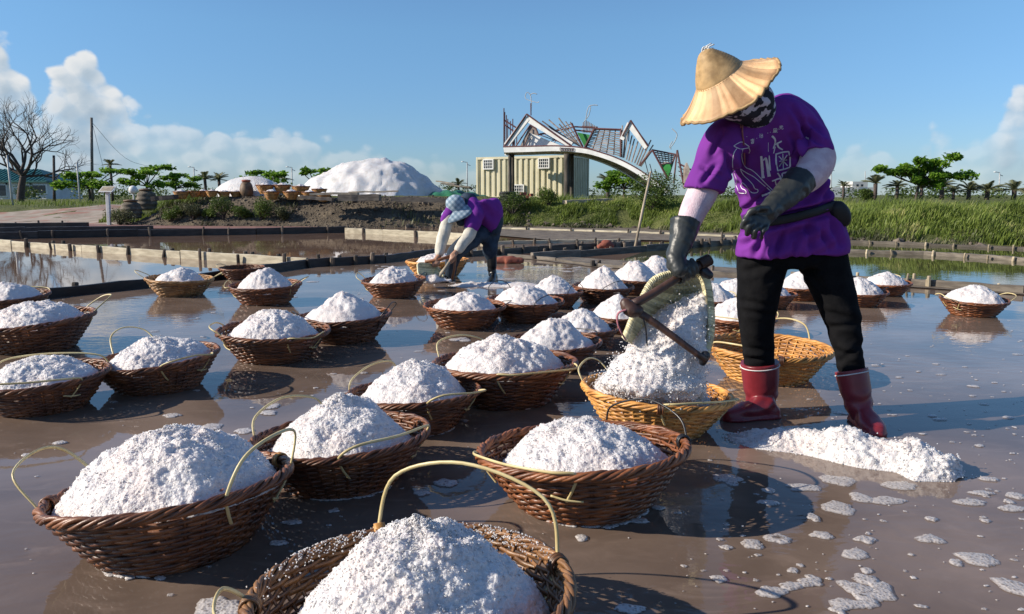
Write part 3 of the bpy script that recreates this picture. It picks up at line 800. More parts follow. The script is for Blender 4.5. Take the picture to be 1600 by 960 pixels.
# ---- trees
def almond_tree(px, d, pads, trunk_px, label, dens=1.0, leaf=.2, group=None, lean=0):
    """flat layered crown: pads = (px, py, width px, height px)"""
    sc = d / FPX; x0 = P(trunk_px, 305, d)[0]; gz = float(ground_z(x0, d))
    root = thing('almond_tree', (x0, d, gz), label, 'tree', group)
    tr, cr = MB(), MB()
    zs = [P(p[0], p[1], d)[2] for p in pads]
    fork = np.array([x0 + lean * .5, d, gz + (np.mean(zs) - gz) * .62])
    tr.tube(catmull([(x0, d, gz - .1), (x0 + lean * .2, d + .03, gz + (fork[2] - gz) * .5), fork], 4), np.linspace(.06, .04, 9) * d / 30, 7)
    for (qx, qy, w_, h_) in pads:
        c = P(qx, qy, d) + np.array([0, RNG.uniform(-.5, .5) * 40 * sc, 0])
        tr.tube(catmull([fork, fork + (c - fork) * .5 + np.array([0, 0, -.06]), c], 4), np.linspace(.03, .012, 9) * d / 30, 5)
        n = int(dens * 1.5 * (w_ * h_) ** .5 * 3.6)
        for j in range(4):
            cc = c + np.array([RNG.uniform(-.3, .3) * w_ * sc, RNG.uniform(-.3, .3) * w_ * sc, RNG.uniform(-.2, .2) * h_ * sc])
            leaves(cr, clump(cc, (w_ * sc * .36, w_ * sc * .36, h_ * sc * .48), n // 3, .3), leaf, .52 + RNG.uniform(-.2, .25), .45, .28, .55)
    tr.build('trunk', M['bark'], root); cr.build('crown', M['leaf'], root, smooth=False)
    return root
Z5 = [(440, 235, 150, 60), (400, 235, 90, 50), (560, 250, 130, 80), (650, 320, 80, 60), (720, 180, 150, 80), (860, 190, 180, 80), (970, 145, 150, 70), (780, 330, 150, 90), (850, 370, 110, 70), (1050, 290, 200, 90), (690, 250, 150, 80), (800, 240, 150, 70), (620, 215, 120, 70), (760, 290, 160, 80), (900, 250, 130, 70), (500, 265, 110, 50), (700, 330, 110, 70), (930, 300, 120, 70), (840, 300, 130, 80), (640, 270, 140, 70)]
almond_tree(1445, 30, [(1300 + a / 5.33, 220 + b / 5.33, c / 5.33 * 1.15, e / 5.33) for a, b, c, e in Z5], 1431, 'spreading green tree with flat tiered leafy crown above the right bank', 1.6, .20, lean=.2)
def pads_in(px0, px1, py0, py1, n):
    return [(RNG.uniform(px0, px1), py0 + (py1 - py0) * (RNG.random()), RNG.uniform(26, 40), RNG.uniform(9, 13)) for _ in range(n)]
LT = 'leafy trees along the horizon'
almond_tree(150, 52, [(140, 272, 50, 10), (170, 267, 46, 9), (115, 275, 30, 12), (125, 285, 45, 16), (150, 287, 45, 16), (105, 290, 36, 16), (175, 290, 36, 14), (185, 268, 18, 6)], 140, 'broad green tree right of the tall pole on the left', 1.5, .30, LT)
almond_tree(232, 52, [(222, 262, 34, 9), (245, 261, 34, 9), (215, 270, 28, 10), (240, 270, 40, 8), (228, 276, 30, 8), (210, 285, 40, 14), (250, 288, 30, 12)], 230, 'two-tiered tree above the white ball on the left', 1.5, .30, LT)
almond_tree(275, 54, [(262, 277, 34, 10), (280, 275, 30, 8), (298, 279, 24, 9), (270, 287, 40, 12), (295, 288, 26, 10)], 275, 'low spreading tree right of the two-tiered tree', 1.5, .30, LT)
almond_tree(415, 50, [(395, 270, 30, 9), (420, 272, 36, 8), (440, 273, 28, 8), (405, 279, 44, 10), (430, 282, 40, 10), (388, 281, 30, 12)], 412, 'low green tree between the small salt mound and the salt hill', 1.5, .28, LT)
almond_tree(495, 46, [(487, 267, 24, 9), (503, 266, 24, 8), (495, 273, 30, 8), (480, 273, 14, 6)], 494, 'small green tree against the left flank of the salt hill', 1.5, .26, LT)
almond_tree(980, 48, [(968, 271, 40, 11), (990, 272, 36, 11), (955, 280, 30, 12), (1000, 280, 36, 11), (975, 284, 50, 14), (945, 290, 30, 16), (1010, 292, 40, 16)], 975, 'leafy tree beneath the sloping arm of the pavilion', 1.5, .28, LT)

def bare_tree():
    d = 66.0; sc = d / FPX; x0 = P(30, 300, d)[0]; gz = float(ground_z(x0, d))
    root = thing('bare_tree', (x0, d, gz), 'leafless dark tree with spreading twigs beside the white house', 'tree')
    tr, tw = MB(), MB()
    def grow(p, v, L, r, depth):
        v = v / np.linalg.norm(v); pts = [p]
        for k in range(4):
            v = v + RNG.normal(size=3) * .13 + np.array([0, 0, .05]); v /= np.linalg.norm(v); pts.append(pts[-1] + v * L / 4)
        (tr if depth < 3 else tw).tube(catmull(pts, 2), np.linspace(r, r * .62, 9), 6 if depth < 3 else 4, cap=False)
        if depth >= 6: return
        nb = 3 if depth in (0, 1, 2) else 2 + (RNG.random() < .55)
        for b in range(nb):
            ax = np.cross(v, RNG.normal(size=3)); ax /= np.linalg.norm(ax)
            w2 = v * RNG.uniform(.75, 1.1) + ax * RNG.uniform(.45, .85) + np.array([0, 0, .10])
            grow(pts[-1] if b < 2 else pts[2 + (b % 2)], w2, L * RNG.uniform(.66, .86), r * .58, depth + 1)
    base = np.array([x0, d, gz - .1])
    tr.tube(catmull([base, base + (.25, 0, 1.4), base + (.5, 0, 2.3)], 4), np.linspace(.32, .24, 9), 8)
    f = base + (.45, 0, 2.2)
    for v, L in [((-.55, .1, .85), 2.1), ((.2, .3, 1.0), 2.0), ((1.0, -.2, .75), 2.2), ((-.1, -.5, .9), 1.9), ((.9, .4, .35), 1.8), ((-1.0, 0, .35), 1.7)]:
        grow(f + RNG.normal(size=3) * .1, np.array(v), L, .155, 1)
    tr.build('trunk', M['bark'], root); tw.build('twigs', M['bark'], root)
bare_tree()

def palm(px, py, d, spx, label, group):
    """feathery crown of arching fronds; py = height of the crown's heart"""
    c = P(px, py, d); gz = float(ground_z(c[0], d)); sc = spx * d / FPX
    root = thing('palm_tree', (c[0], d, gz), label, 'palm', group)
    t = MB(); t.tube([(c[0], d, gz - .1), (c[0] + .03, d, (gz + c[2]) / 2), c], [.10 * sc, .085 * sc, .09 * sc], 7); t.build('trunk', M['bark'], root)
    f = MB()
    for i in range(17):
        a = i * 2.4 + RNG.uniform(-.2, .2); el = RNG.uniform(.15, 1.4); L = sc * RNG.uniform(.50, .72)
        h = np.array([math.cos(a), math.sin(a), 0]); pts = []
        for k in range(9):
            u = k / 8; pts.append(c + h * L * (u * math.cos(el) + .12 * u * u) + np.array([0, 0, L * (u * math.sin(el) - .34 * u * u)]))
        pts = np.array(pts); f.tube(pts, np.linspace(.012, .004, 9) * sc, 3, cap=False, a=.4)
        tone = RNG.uniform(.2, .8)
        for k in range(1, 9):
            dv = pts[k] - pts[k - 1]; dv /= np.linalg.norm(dv); sd = np.cross(dv, [0, 0, 1]); sd /= np.linalg.norm(sd) + 1e-9
            for s in (-1, 1):
                for e in (0, .5):
                    b = pts[k] - (pts[k] - pts[k - 1]) * e; l = L * .34 * math.sin(PI * (.12 + .8 * k / 9))
                    tip = b + (sd * s * .75 + dv * .7 + np.array([0, 0, -.35])) * l
                    w_ = dv * .024 * sc; f.add([b - w_, b + w_, tip], T=[(0, 1, 2)], a=np.clip(tone + RNG.uniform(-.15, .15), 0, 1))
    f.build('crown', M['palm'], root, smooth=False)
PG = 'palms along the right horizon'
for (px, py, s, lab) in [(1318, 296, 22, 'dark palm in front of the white building, left of it'), (1368, 292, 34, 'bushy palm at the right end of the white building'), (1402, 296, 30, 'palm left of the tiered tree trunk'),
                         (1440, 299, 28, 'palm standing under the tiered tree'), (1472, 296, 36, 'large palm right of the tiered tree trunk'), (1490, 304, 24, 'small low palm right of the tiered tree'),
                         (1514, 302, 34, 'palm halfway between the tree and the lamp post'), (1543, 302, 38, 'wide palm just left of the lamp post on the right'), (1585, 302, 40, 'rightmost palm by the right edge')]:
    palm(px, py - 5, 62, s * 1.0, lab, PG)
for (px, py, s, lab) in [(320, 280, 26, 'small palm behind the dike baskets, left one'), (342, 281, 26, 'small palm behind the dike baskets, right one'), (434, 279, 30, 'dark palm behind the low tree left of the salt hill'),
                         (172, 258, 22, 'pale palm top above the broad left tree'), (716, 288, 22, 'palm top between the tarpaulin and the container'), (950, 283, 34, 'palm at the right end of the container')]:
    palm(px, py, 64, s, lab, 'small palms on the left horizon' if px < 720 else 'palms near the container')
# hedgerow far beyond, one mass
hd = MB()
for x in np.arange(-75, 75, 1.5):
    if abs(x) < 2 or 14 < x < 22: continue
    h = RNG.uniform(.7, 1.5); leaves(hd, clump((x, 88 + RNG.uniform(-6, 6), .8 + h * .4), (1.6, 1.2, h * .8), 150), .34, .35 + RNG.uniform(-.2, .2))
tag(hd.build('distant_hedge', M['leaf_bush'], smooth=False), kind='stuff')

# ---- poles and lamps
def pole(name, px, top, base, d, wpx, m, label, cat, lean=0, group=None):
    p1 = P(px + lean, top, d); p0 = P(px, base, d); gz = float(ground_z(p0[0], d)); p0[2] = min(gz - .1, p0[2])
    root = thing(name, (p0[0], d, gz), label, cat, group); r = wpx * d / FPX / 2
    b = MB(); b.tube([p0, (p0 + p1) / 2, p1], [r * 1.1, r, r * .9], 8); b.build('shaft', M[m], root)
    return root, p1, r
r_, t_, w_ = pole('utility_pole', 143, 184, 300, 66, 4.2, 'pole', 'tall brown utility pole right of the bare tree', 'pole')
b = MB(); b.tube(catmull([t_ - (0, 0, .4), (-44, 90, 4.9), (-53, 120, 5.0)], 8), .02, 4); b.build('wire', M['wire'], r_)
b = MB(); b.tube([t_ - (0, 0, .3), t_ + (1.0, 0, -6)], .015, 4); b.build('stay_wire', M['wire'], r_)
pole('utility_pole', 84, 243, 305, 64, 4, 'bark', 'short dark post right of the white house', 'pole')
pole('leaning_pole', 20, 243, 322, 40, 3, 'lamp_metal', 'thin pale leaning pole in front of the white house', 'pole', -9)
pole('garden_pole', 124, 254, 300, 50, 2.5, 'lamp_metal', 'thin white pole left of the tall utility pole', 'pole', -4)
def lamp(px, top, d, label, group='street lamps on the horizon'):
    r0, t0, w0 = pole('street_lamp', px, top, 302, d, 1.8, 'lamp_metal', label, 'street lamp', 0, group)
    b = MB(); s = d / FPX
    b.beam(t0, t0 + (-6 * s, 0, 1 * s), .9 * s, .9 * s); b.beam(t0 - (0, 0, 3 * s), t0 + (5 * s, 0, -5 * s), .9 * s, .9 * s); b.build('arm', M['lamp_metal'], r0)
    b = MB(); b.box(t0 + (-7 * s, 0, 1 * s), (4 * s, 2 * s, 1.5 * s), bevel=.3 * s); b.build('lamp_head', M['white'], r0)
for px, top, d, lab in [(1562, 270, 90, 'pale street lamp between the two rightmost palms'), (1299, 262, 110, 'thin street lamp just right of the worker\'s elbow'), (730, 254, 90, 'thin lamp mast left of the cream container'),
                        (456, 262, 90, 'thin lamp post left of the salt hill'), (303, 262, 90, 'thin lamp post above the dike baskets')]:
    lamp(px, top, d, lab)

# ---- buildings
def farm_house():
    d = 105.0; s = d / FPX
    x0, x1 = -82.0, P(72, 305, d)[0]; gz = float(ground_z(x1, d)); zt = P(0, 282, d)[2]; zr = P(0, 263, d)[2]; D = 9.0
    root = thing('farm_house', (x1, d, gz), 'white single storey house with green tiled roof at far left', 'house')
    b = MB(); b.box(((x0 + x1) / 2, d + D / 2, (gz + zt) / 2 - .2), (x1 - x0, D, zt - gz + .4)); b.build('wall', M['wall_white'], root, smooth=False)
    b = MB(); ov = .5; zt2 = zt - .05
    e = [(x0 - ov, d - ov, zt2), (x1 + ov, d - ov, zt2), (x1 + ov, d + D + ov, zt2), (x0 - ov, d + D + ov, zt2)]; rg = [(x0 + 4, d + D / 2, zr), (x1 - 3.2, d + D / 2, zr)]
    V = np.array(e + rg + [(p[0], p[1], p[2] - .25) for p in e])
    b.add(V, Q=[(0, 1, 5, 4), (2, 3, 4, 5), (6, 7, 1, 0), (7, 8, 2, 1), (8, 9, 3, 2), (9, 6, 0, 3), (9, 8, 7, 6)], T=[(1, 2, 5), (3, 0, 4)])
    rf = b.build('roof', M['teal'], root, smooth=False)
    rb = MB()
    for i in range(34):
        x = x0 + (x1 - x0) * i / 33
        t = np.clip((x - x0 + ov) / 4.5, 0, 1) * np.clip((x1 + ov - x) / 3.7, 0, 1)
        rb.beam((x, d - ov, zt2 + .06), (x, d - ov + (D / 2 + ov) * t * .97, zt2 + (zr - zt2) * t * .97 + .06), .14, .1)
    tag(rb.build('roof_ribs', M['teal'], rf, smooth=False), kind='stuff')
    for px, py, w_, h_, arch in [(4, 298, 12, 16, 1), (40, 298, 14, 16, 1), (62, 296, 20, 12, 0), (-22, 298, 14, 14, 1)]:
        c = P(px, py, d - .02); W, H = w_ * s, h_ * s
        fr = MB(); fr.box((c[0], d - .06, c[2]), (W + .3, .18, H + .3), bevel=.03); f = fr.build('window', M['white'], root, smooth=False)
        g = MB(); g.box((c[0], d - .16, c[2]), (W, .06, H)); g.build('pane', M['glass'], f, smooth=False)
        if arch:
            a = MB(); ang = np.linspace(0, PI, 13); a.tube(np.stack([c[0] + np.cos(ang) * W * .62, np.full(13, d - .1), c[2] + H * .55 + np.sin(ang) * W * .5], 1), .1, 5); a.build('arch', M['glass'], f)
farm_house()
def far_building():
    d = 140.0
    def blk(n, px0, px1, top, dep, root):
        a, c = P(px0, 300, d)[0], P(px1, 300, d)[0]; zt = P(0, top, d)[2]
        b = MB(); b.box(((a + c) / 2, d + dep / 2 + RNG.uniform(0, .4), (zt + .6) / 2), (c - a, dep, zt - .6 + .01 * px0 / 1300)); return b.build(n, M['wall_white'], root, smooth=False)
    x = P(1345, 300, d)[0]; root = thing('far_building', (x, d, .8), 'distant plain white building behind the palms, right of the worker', 'building')
    blk('wall', 1300, 1364, 293, 8, root); blk('stair_tower', 1332, 1356, 284, 5, root); blk('annex', 1290, 1330, 296, 6, root)
    b = MB(); b.tube([P(1352, 285, d + 2), P(1352, 268, d + 2)], .08, 5); b.build('mast', M['lamp_metal'], root)
    for k, px in enumerate((1340, 1347)):
        c = P(px, 290, d); b = MB(); b.box((c[0], d - .01, c[2]), (.4, .1, .4)); b.build('window', M['glass'], root, smooth=False)
far_building()

# ---- cream shipping container with barred windows
def container():
    ang = math.radians(-27); ca, sa = math.cos(ang), math.sin(ang)
    ex = np.array([ca, sa, 0]); ey = np.array([-sa, ca, 0])     # along the front, and into the depth
    d0 = 43.0
    A = P(744, 305, d0 + 2.2); gz = .78; A[2] = gz
    L, D, H = 6.06, 2.44, P(744, 246, d0 + 2.2)[2] - gz
    root = thing('shipping_container', A, 'cream corrugated shipping container with small barred windows under the pavilion', 'container')
    def W(u, v, z): return A + ex * u + ey * v + np.array([0, 0, z])
    def corr(n, org, dir_, length, out, nr):
        b = MB(); rows = []
        per = [0, .28, .40, .78, .90]; dep = [0, 0, .075, .075, 0]
        us, ds = [], []
        for i in range(nr):
            for p_, q_ in zip(per, dep): us.append((i + p_) / nr * length); ds.append(q_)
        us.append(length); ds.append(0)
        for u, dd in zip(us, ds):
            p = org + dir_ * u - out * dd; rows.append([p + (0, 0, .12), p + (0, 0, H - .12)])
        R = np.array(rows); idx = np.arange(len(R) * 2).reshape(-1, 2)
        b.add(R.reshape(-1, 3), Q=np.stack([idx[:-1, 0], idx[1:, 0], idx[1:, 1], idx[:-1, 1]], 1)); return b.build(n, M['container'], root, smooth=False)
    corr('side_panel', W(.06, .03, 0), ex, L - .12, -ey, 17)
    corr('end_panel', W(L - .03, .06, 0), ey, D - .12, ex, 9)
    corr('side_panel', W(L - .06, D - .03, 0), -ex, L - .12, ey, 17)
    corr('end_panel', W(.03, D - .06, 0), -ey, D - .12, -ex, 9)
    b = MB(); b.box(W(L / 2, D / 2, H - .03), (L - .1, D - .1, .04), np.stack([ex, ey, [0, 0, 1]], 1)); b.build('roof', M['container'], root, smooth=False)
    f = MB(); R3 = np.stack([ex, ey, [0, 0, 1]], 1)
    for u in (.06, L - .06):
        for v in (.06, D - .06): f.box(W(u, v, H / 2), (.12, .12, H), R3, bevel=.01)
    for z in (.07, H - .07):
        for v in (.055, D - .055): f.box(W(L / 2, v, z), (L - .24, .10, .13), R3)
        for u in (.055, L - .055): f.box(W(u, D / 2, z), (.10, D - .24, .13), R3)
    f.build('frame', M['container'], root, smooth=False)
    for (u, z, w_, h_) in [(.85, H - .42, .62, .52), (4.35, H - .42, .62, .52), (2.75, .52, .70, .52)]:
        g = MB(); g.box(W(u, .0, z), (w_, .10, h_), R3, bevel=.01); fr = g.build('window', M['glass'], root, smooth=False)
        w2 = MB()
        for s in (-1, 1):
            w2.box(W(u + s * w_ / 2, -.03, z), (.06, .14, h_ + .06), R3); w2.box(W(u, -.031, z + s * h_ / 2), (w_ - .06, .14, .06), R3)
        w2.build('window_frame', M['white'], fr, smooth=False)
        for k in range(1, 5): w3 = MB(); w3.box(W(u - w_ / 2 + w_ * k / 5, -.07, z), (.025, .025, h_ - .06), R3); w3.build('bar', M['white'], fr, smooth=False)
        for k in range(1, 3): w3 = MB(); w3.box(W(u, -.075, z - h_ / 2 + h_ * k / 3), (w_ - .06, .025, .025), R3); w3.build('bar', M['white'], fr, smooth=False)
container()

# ---- the pavilion: white arched roof beam, log posts, triangles and fans of sticks
def pavilion():
    d = 39.0; s = d / FPX
    def Z(zx, zy, dd=0.0): return P(720 + zx / 3.6925, 140 + zy / 3.6925, d + dd - (zx - 430) / 3.6925 * s * .42)
    o = Z(430, 620); root = thing('roof_pavilion', (o[0], d, .8), 'arched pavilion sculpture of white triangles, red frames and fanned sticks over the container', 'pavilion')
    def part(n, m, fn, smooth=False):
        b = MB(); fn(b); return b.build(n, M[m], root, smooth=smooth)
    top = catmull([Z(245, 335), Z(400, 332), Z(560, 330), Z(700, 340), Z(800, 365), Z(900, 400), Z(1000, 450), Z(1100, 515), Z(1205, 592)], 5)
    bot = catmull([Z(250, 364), Z(400, 360), Z(555, 356), Z(700, 366), Z(800, 390), Z(900, 427), Z(1000, 478), Z(1100, 545), Z(1190, 600)], 5)
    for dd, n in ((0, 'arch_beam'), (3.0, 'arch_beam')):
        off = np.array([0, dd, 0])
        part(n, 'white', lambda b: b.loft([[t + off, t + off + (0, .16, 0), q_ + off + (0, .16, 0), q_ + off] for t, q_ in zip(top, bot)]))
        part('beam_edge', 'red_steel', lambda b: b.tube(top + off + (0, .05, .03), .045, 5))
    # deck boards between the two beams
    for i in range(0, len(top) - 1):
        a, c = (top[i] + bot[i]) / 2, (top[i + 1] + bot[i + 1]) / 2
        part('deck_board', 'slat', lambda b: b.beam((a + c) / 2 + (0, .17, 0), (a + c) / 2 + (0, 2.99, 0), np.linalg.norm(c - a) * .93, .08, up=np.cross((c - a), [0, 1, 0]) * -1, a=RNG.random()))
    for (zx, w_, dd) in [(283, 22, .35), (612, 34, .2), (300, 20, 2.7), (640, 26, 2.7)]:
        b0, t0 = Z(zx, 640, dd), Z(zx, 372, dd); b0[2] = .55
        def f(b):
            n = 7; pts = [b0 + (t0 - b0) * k / (n - 1) for k in range(n)]
            b.tube(pts, [w_ / 3.6925 * s / 2 * RNG.uniform(.93, 1.08) for _ in range(n)], 10)
        part('log_post', 'post', f, True)
    def white_leg(p, q_, w_, dd): part('white_panel', 'white', lambda b: b.beam(Z(*p, dd), Z(*q_, dd), .12, w_ / 3.6925 * s, up=(0, 0, 1)))
    def edge(p, q_, dd=0.0, r=.04, dq=None): part('red_edge', 'red_steel', lambda b: b.tube([Z(*p, dd), Z(*q_, dq if dq is not None else dd)], r, 5))
    def stick(p, q_, dd=0.0, r=.035, m='slat', dq=None): part('stick', m, lambda b: b.tube([Z(*p, dd), Z(*q_, dq if dq is not None else dd)], r, 5, a=RNG.random()))
    def panel(n, m, pts, dd, th=.06):
        def f(b):
            F_ = [Z(*p, dd) for p in pts]; B_ = [v + (0, th, 0) for v in F_]
            b.loft([F_, B_])
        part(n, m, f)
    # first triangle
    white_leg((262, 325), (385, 165), 34, .2); white_leg((378, 165), (640, 322), 34, .22)
    edge((250, 330), (380, 142), .1); edge((380, 142), (640, 328), .1)
    panel('white_panel', 'white', [(365, 331), (590, 329), (500, 292), (398, 250)], .9)
    edge((365, 331), (398, 250), .86, .025); edge((372, 330), (412, 272), .85, .015)
    panel('grey_panel', 'slat', [(342, 328), (372, 328), (402, 248), (450, 264), (432, 222), (400, 205)], 1.5)
    edge((320, 325), (400, 205), 1.45); edge((400, 205), (432, 224), 1.45); edge((432, 222), (450, 266), 1.45); edge((450, 262), (660, 215), 1.8); edge((455, 258), (500, 250), 1.8)
    for (x, t) in [(248, 108), (253, 130), (262, 148), (270, 170), (285, 183), (299, 170), (310, 235), (322, 262)]: stick((x, 335), (x + 1, t), .15 + (x - 248) * .04, .028, 'red_steel')
    edge((248, 175), (322, 222), .2); edge((248, 200), (330, 260), .3); edge((322, 222), (300, 330), .4)
    # fan of sticks behind the first triangle
    for p, q_ in [((470, 183), (655, 312)), ((508, 175), (668, 318)), ((565, 165), (690, 330)), ((568, 200), (680, 325)), ((605, 185), (702, 330)), ((632, 188), (706, 330)), ((540, 240), (640, 325)), ((500, 205), (630, 318))]: stick(p, q_, .8)
    for p, q_ in [((545, 237), (642, 196)), ((560, 255), (655, 215)), ((580, 270), (665, 240)), ((600, 290), (680, 262)), ((622, 305), (690, 288)), ((455, 262), (560, 300)), ((480, 255), (600, 320)), ((520, 300), (620, 265)), ((540, 310), (560, 270))]: stick(p, q_, 1.0, .022, 'red_steel')
    edge((640, 195), (702, 332), .3, .05); edge((770, 226), (714, 335), .3, .05); edge((655, 215), (772, 222), 1.2); edge((660, 235), (760, 245), 1.2)
    panel('green_panel', 'green', [(672, 248), (745, 262), (714, 330)], .6)
    for x in range(705, 785, 9): stick((x, 250), (x + 2, 178 + abs(x - 722) * .62), 1.6, .026)
    edge((700, 212), (790, 218), 1.62, .03)
    # slatted lattice panel
    C = [(772, 226), (922, 232), (922, 388), (722, 336)]
    def lerp2(u, v):
        a = np.array(C[0]) * (1 - u) + np.array(C[1]) * u; b_ = np.array(C[3]) * (1 - u) + np.array(C[2]) * u; return a * (1 - v) + b_ * v
    for j in range(13):
        v = (j + .5) / 13
        for i in range(5):
            p, q_ = lerp2(i / 5 + .004, v + RNG.uniform(-.012, .012)), lerp2((i + 1) / 5 - .01, v + RNG.uniform(-.02, .03))
            part('slat', 'slat', lambda b: b.beam(Z(*p, .4), Z(*q_, .4), .03, .048, a=RNG.random()))
    for i in range(6): p, q_ = lerp2(i / 5, 0), lerp2(i / 5, 1); stick(p, q_, .47, .03, 'red_steel')
    for p, q_ in [(C[0], C[1]), (C[1], C[2]), (C[3], C[0])]: edge(p, q_, .38, .045)
    # second triangle
    white_leg((972, 200), (1075, 335), 30, .2); white_leg((974, 195), (930, 290), 24, .22)
    edge((980, 178), (1082, 330), .1); edge((980, 178), (932, 270), .1)
    edge((982, 225), (1068, 352), .3, .025); edge((972, 232), (968, 300), .3, .025)
    for p, q_ in [((932, 208), (928, 392)), ((922, 225), (920, 390)), ((968, 225), (940, 395)), ((950, 262), (936, 395)), ((988, 265), (955, 405)), ((1002, 285), (968, 412)), ((1022, 300), (985, 420)), ((1045, 318), (1002, 425)), ((1065, 308), (1015, 435)), ((1097, 292), (1025, 440)), ((1110, 320), (1032, 442)), ((1108, 345), (1038, 445))]: stick(p, q_, .5)
    edge((1105, 348), (1200, 525), .25, .05); edge((1105, 350), (1030, 440), .25, .05)
    edge((1110, 350), (1238, 375), .8); edge((1238, 372), (1195, 512), .8, .045); edge((1150, 432), (1222, 430), .8)
    for j in range(1, 6): stick((1112 + j * 8, 350 + j * 14), (1236 - j * 3, 374 + j * 10), .9, .03)
    for j in range(1, 6): stick((1112 + j * 21, 352 + j * 4), (1140 + j * 15, 430), .92, .02, 'red_steel')
    panel('green_panel', 'green', [(1152, 434), (1222, 431), (1194, 514)], .7)
    edge((1248, 350), (1228, 540), .6); edge((1248, 350), (1288, 565), .6, .05); edge((1262, 430), (1345, 472), .6)
    for j in range(4): stick((1250 + j * 3, 420 + j * 25), (1290 + j * 6, 445 + j * 25), .7, .02, 'red_steel'); stick((1060 + j * 30, 400 + j * 30), (1085 + j * 30, 500 + j * 22), 1.0, .02, 'red_steel')
    panel('spire', 'slat', [(1288, 570), (1320, 570), (1320, 455), (1306, 422), (1292, 455)], .4, .3)
    # bent-wire figures on thin rods
    for pts in [[(404, 150), (408, 80), (400, 30), (380, 18), (372, 48), (392, 62), (440, 75), (452, 70)], [(400, 30), (420, 22), (440, 28)], [(712, 185), (738, 150), (748, 105), (742, 95), (730, 120), (722, 170)], [(742, 95), (768, 90), (790, 92)],
                [(1210, 335), (1235, 300), (1248, 260), (1228, 235), (1218, 226)], [(1222, 300), (1205, 330), (1215, 345)], [(1353, 398), (1362, 378), (1374, 366)]]:
        part('wire_figure', 'lamp_metal', lambda b: b.tube(catmull([Z(*p, .5) for p in pts], 4), .02, 4), True)
    part('rod', 'red_steel', lambda b: b.tube([Z(405, 150, .5), Z(404, 80, .5)], .03, 5))
    # squared marks along the fascia
    for k in range(6):
        x = 572 + k * 14
        part('fascia_mark', 'red_steel', lambda b: [b.beam(Z(x, 336 + k * .6, -.03), Z(x, 351 + k * .6, -.03), .02, .02), b.beam(Z(x, 336 + k * .6, -.035), Z(x + 10, 337 + k * .6, -.035), .02, .02), b.beam(Z(x, 351 + k * .6, -.033), Z(x + 10, 352 + k * .6, -.033), .02, .02), b.beam(Z(x + 10, 337 + k * .6, -.037), Z(x + 10, 352 + k * .6, -.037), .02, .02)])
pavilion()

# ---- salt hill, mounds and odds and ends on the dike
def heightfield_hill(name, prof, d, base_py, label, depth, m, sub=5, rough=.10, cat='salt hill'):
    pr = catmull([(*P(a, b_, d)[[0, 2]], 0) for a, b_ in prof], sub); X, Zp = pr[:, 0], pr[:, 1]
    gz = min(float(ground_z(X.mean(), d)) - .1, P(0, base_py, d)[2]); k = 41; V = []
    hm = Zp.max() - gz
    for x, z in zip(X, Zp):
        h = max(z - gz, .02); dep = depth * (h / hm) ** .75
        for t in np.linspace(-1, 1, k):
            V.append((x, d + t * dep, gz + h * max(0, 1 - abs(t) ** 1.7)))
    V = np.array(V); n = len(X); ix = np.arange(n * k).reshape(n, k)
    V[:, 2] += fbm(V * (4.5, 4.5, .9), 4, 12) * rough * .35; V += np.stack([fbm(V * 1.3, 4, 2) * rough * .7, fbm(V * 1.3, 4, 8) * rough, fbm(V * (1.8, 1.8, .8), 5, 5) * rough * .8], 1)
    Q = np.stack([ix[:-1, :-1], ix[1:, :-1], ix[1:, 1:], ix[:-1, 1:]], -1).reshape(-1, 4)
    o = bpy.data.objects.new(name, None)
    c = np.array([X.mean(), d, gz]); ob = mesh_obj(name, V - c, Q, [], np.full(len(V), .5), m); ob.location = c
    bpy.data.objects.remove(o)
    return tag(ob, label, cat)
heightfield_hill('salt_hill', [(470, 306), (477, 291), (493, 276), (516, 267), (530, 259), (554, 251), (590, 248), (611, 250), (630, 254), (652, 266), (671, 281), (690, 297), (703, 308)], 41, 312, 'big white salt hill behind the dike, left of the container', 3.4, M['salt_far'], 8, .12)
heightfield_hill('salt_mound', [(338, 296), (350, 287), (368, 278), (392, 275), (415, 279), (432, 287), (445, 295)], 27.5, 300, 'small white salt mound on the dike behind the row of baskets', .9, M['salt_far'], 8, .03, 'salt mound')

def lathe(b, c, prof, k=24, a=.5):
    ang = np.arange(k) * 2 * PI / k
    b.loft([[(c[0] + r * math.cos(t), c[1] + r * math.sin(t), c[2] + z) for t in ang] for r, z in prof], a=a)
def jar(px, py, d, wpx, hpx, m, label, ribs, name='clay_jar'):
    c = P(px, py, d); s = d / FPX; R, H = wpx * s / 2, hpx * s; gz = float(ground_z(c[0], d)); gz = max(gz - .03, c[2] - H / 2 - .05)
    root = thing(name, (c[0], d, gz), label, 'jar')
    b = MB(); prof = []
    for i in range(37):
        t = i / 36; r = R * (.72 + .28 * math.sin(PI * min(1, .15 + t * .85))) * (1 + .035 * math.sin(t * ribs * 2 * PI))
        if t > .86: r *= 1 - (t - .86) * 2.2
        prof.append((r, H * t))
    lathe(b, (c[0], d, gz), prof); b.build('body', M[m], root)
    b = MB(); z = H * 1.0; lathe(b, (c[0], d, gz), [(R * .62, z - .01), (R * .70, z + .03), (R * .62, z + .055), (R * .2, z + .07)]); b.build('lid', M['clay' if m != 'clay' else 'brick'], root)
jar(205, 326, 26.4, 31, 26, 'clay_grey', 'squat ribbed brown jar with reddish top on the left dike', 4)
jar(229, 311, 27.4, 30, 30, 'clay_grey', 'taller grey brown jar behind the squat one, by the white ball', 4)
jar(385, 293, 26.6, 20, 22, 'clay', 'round brown jar in front of the small salt mound', 1)
c = P(208, 297, 28.5); b = MB(); s = np.linspace(-PI / 2, PI / 2, 13); lathe(b, c, [(max(.001, .155 * math.cos(t)), .155 * math.sin(t)) for t in s], 20)
o = thing('white_ball', (c[0], c[1], c[2] - .155), 'white ball standing left of the two ribbed jars', 'ball'); b.build('ball', M['white'], o)
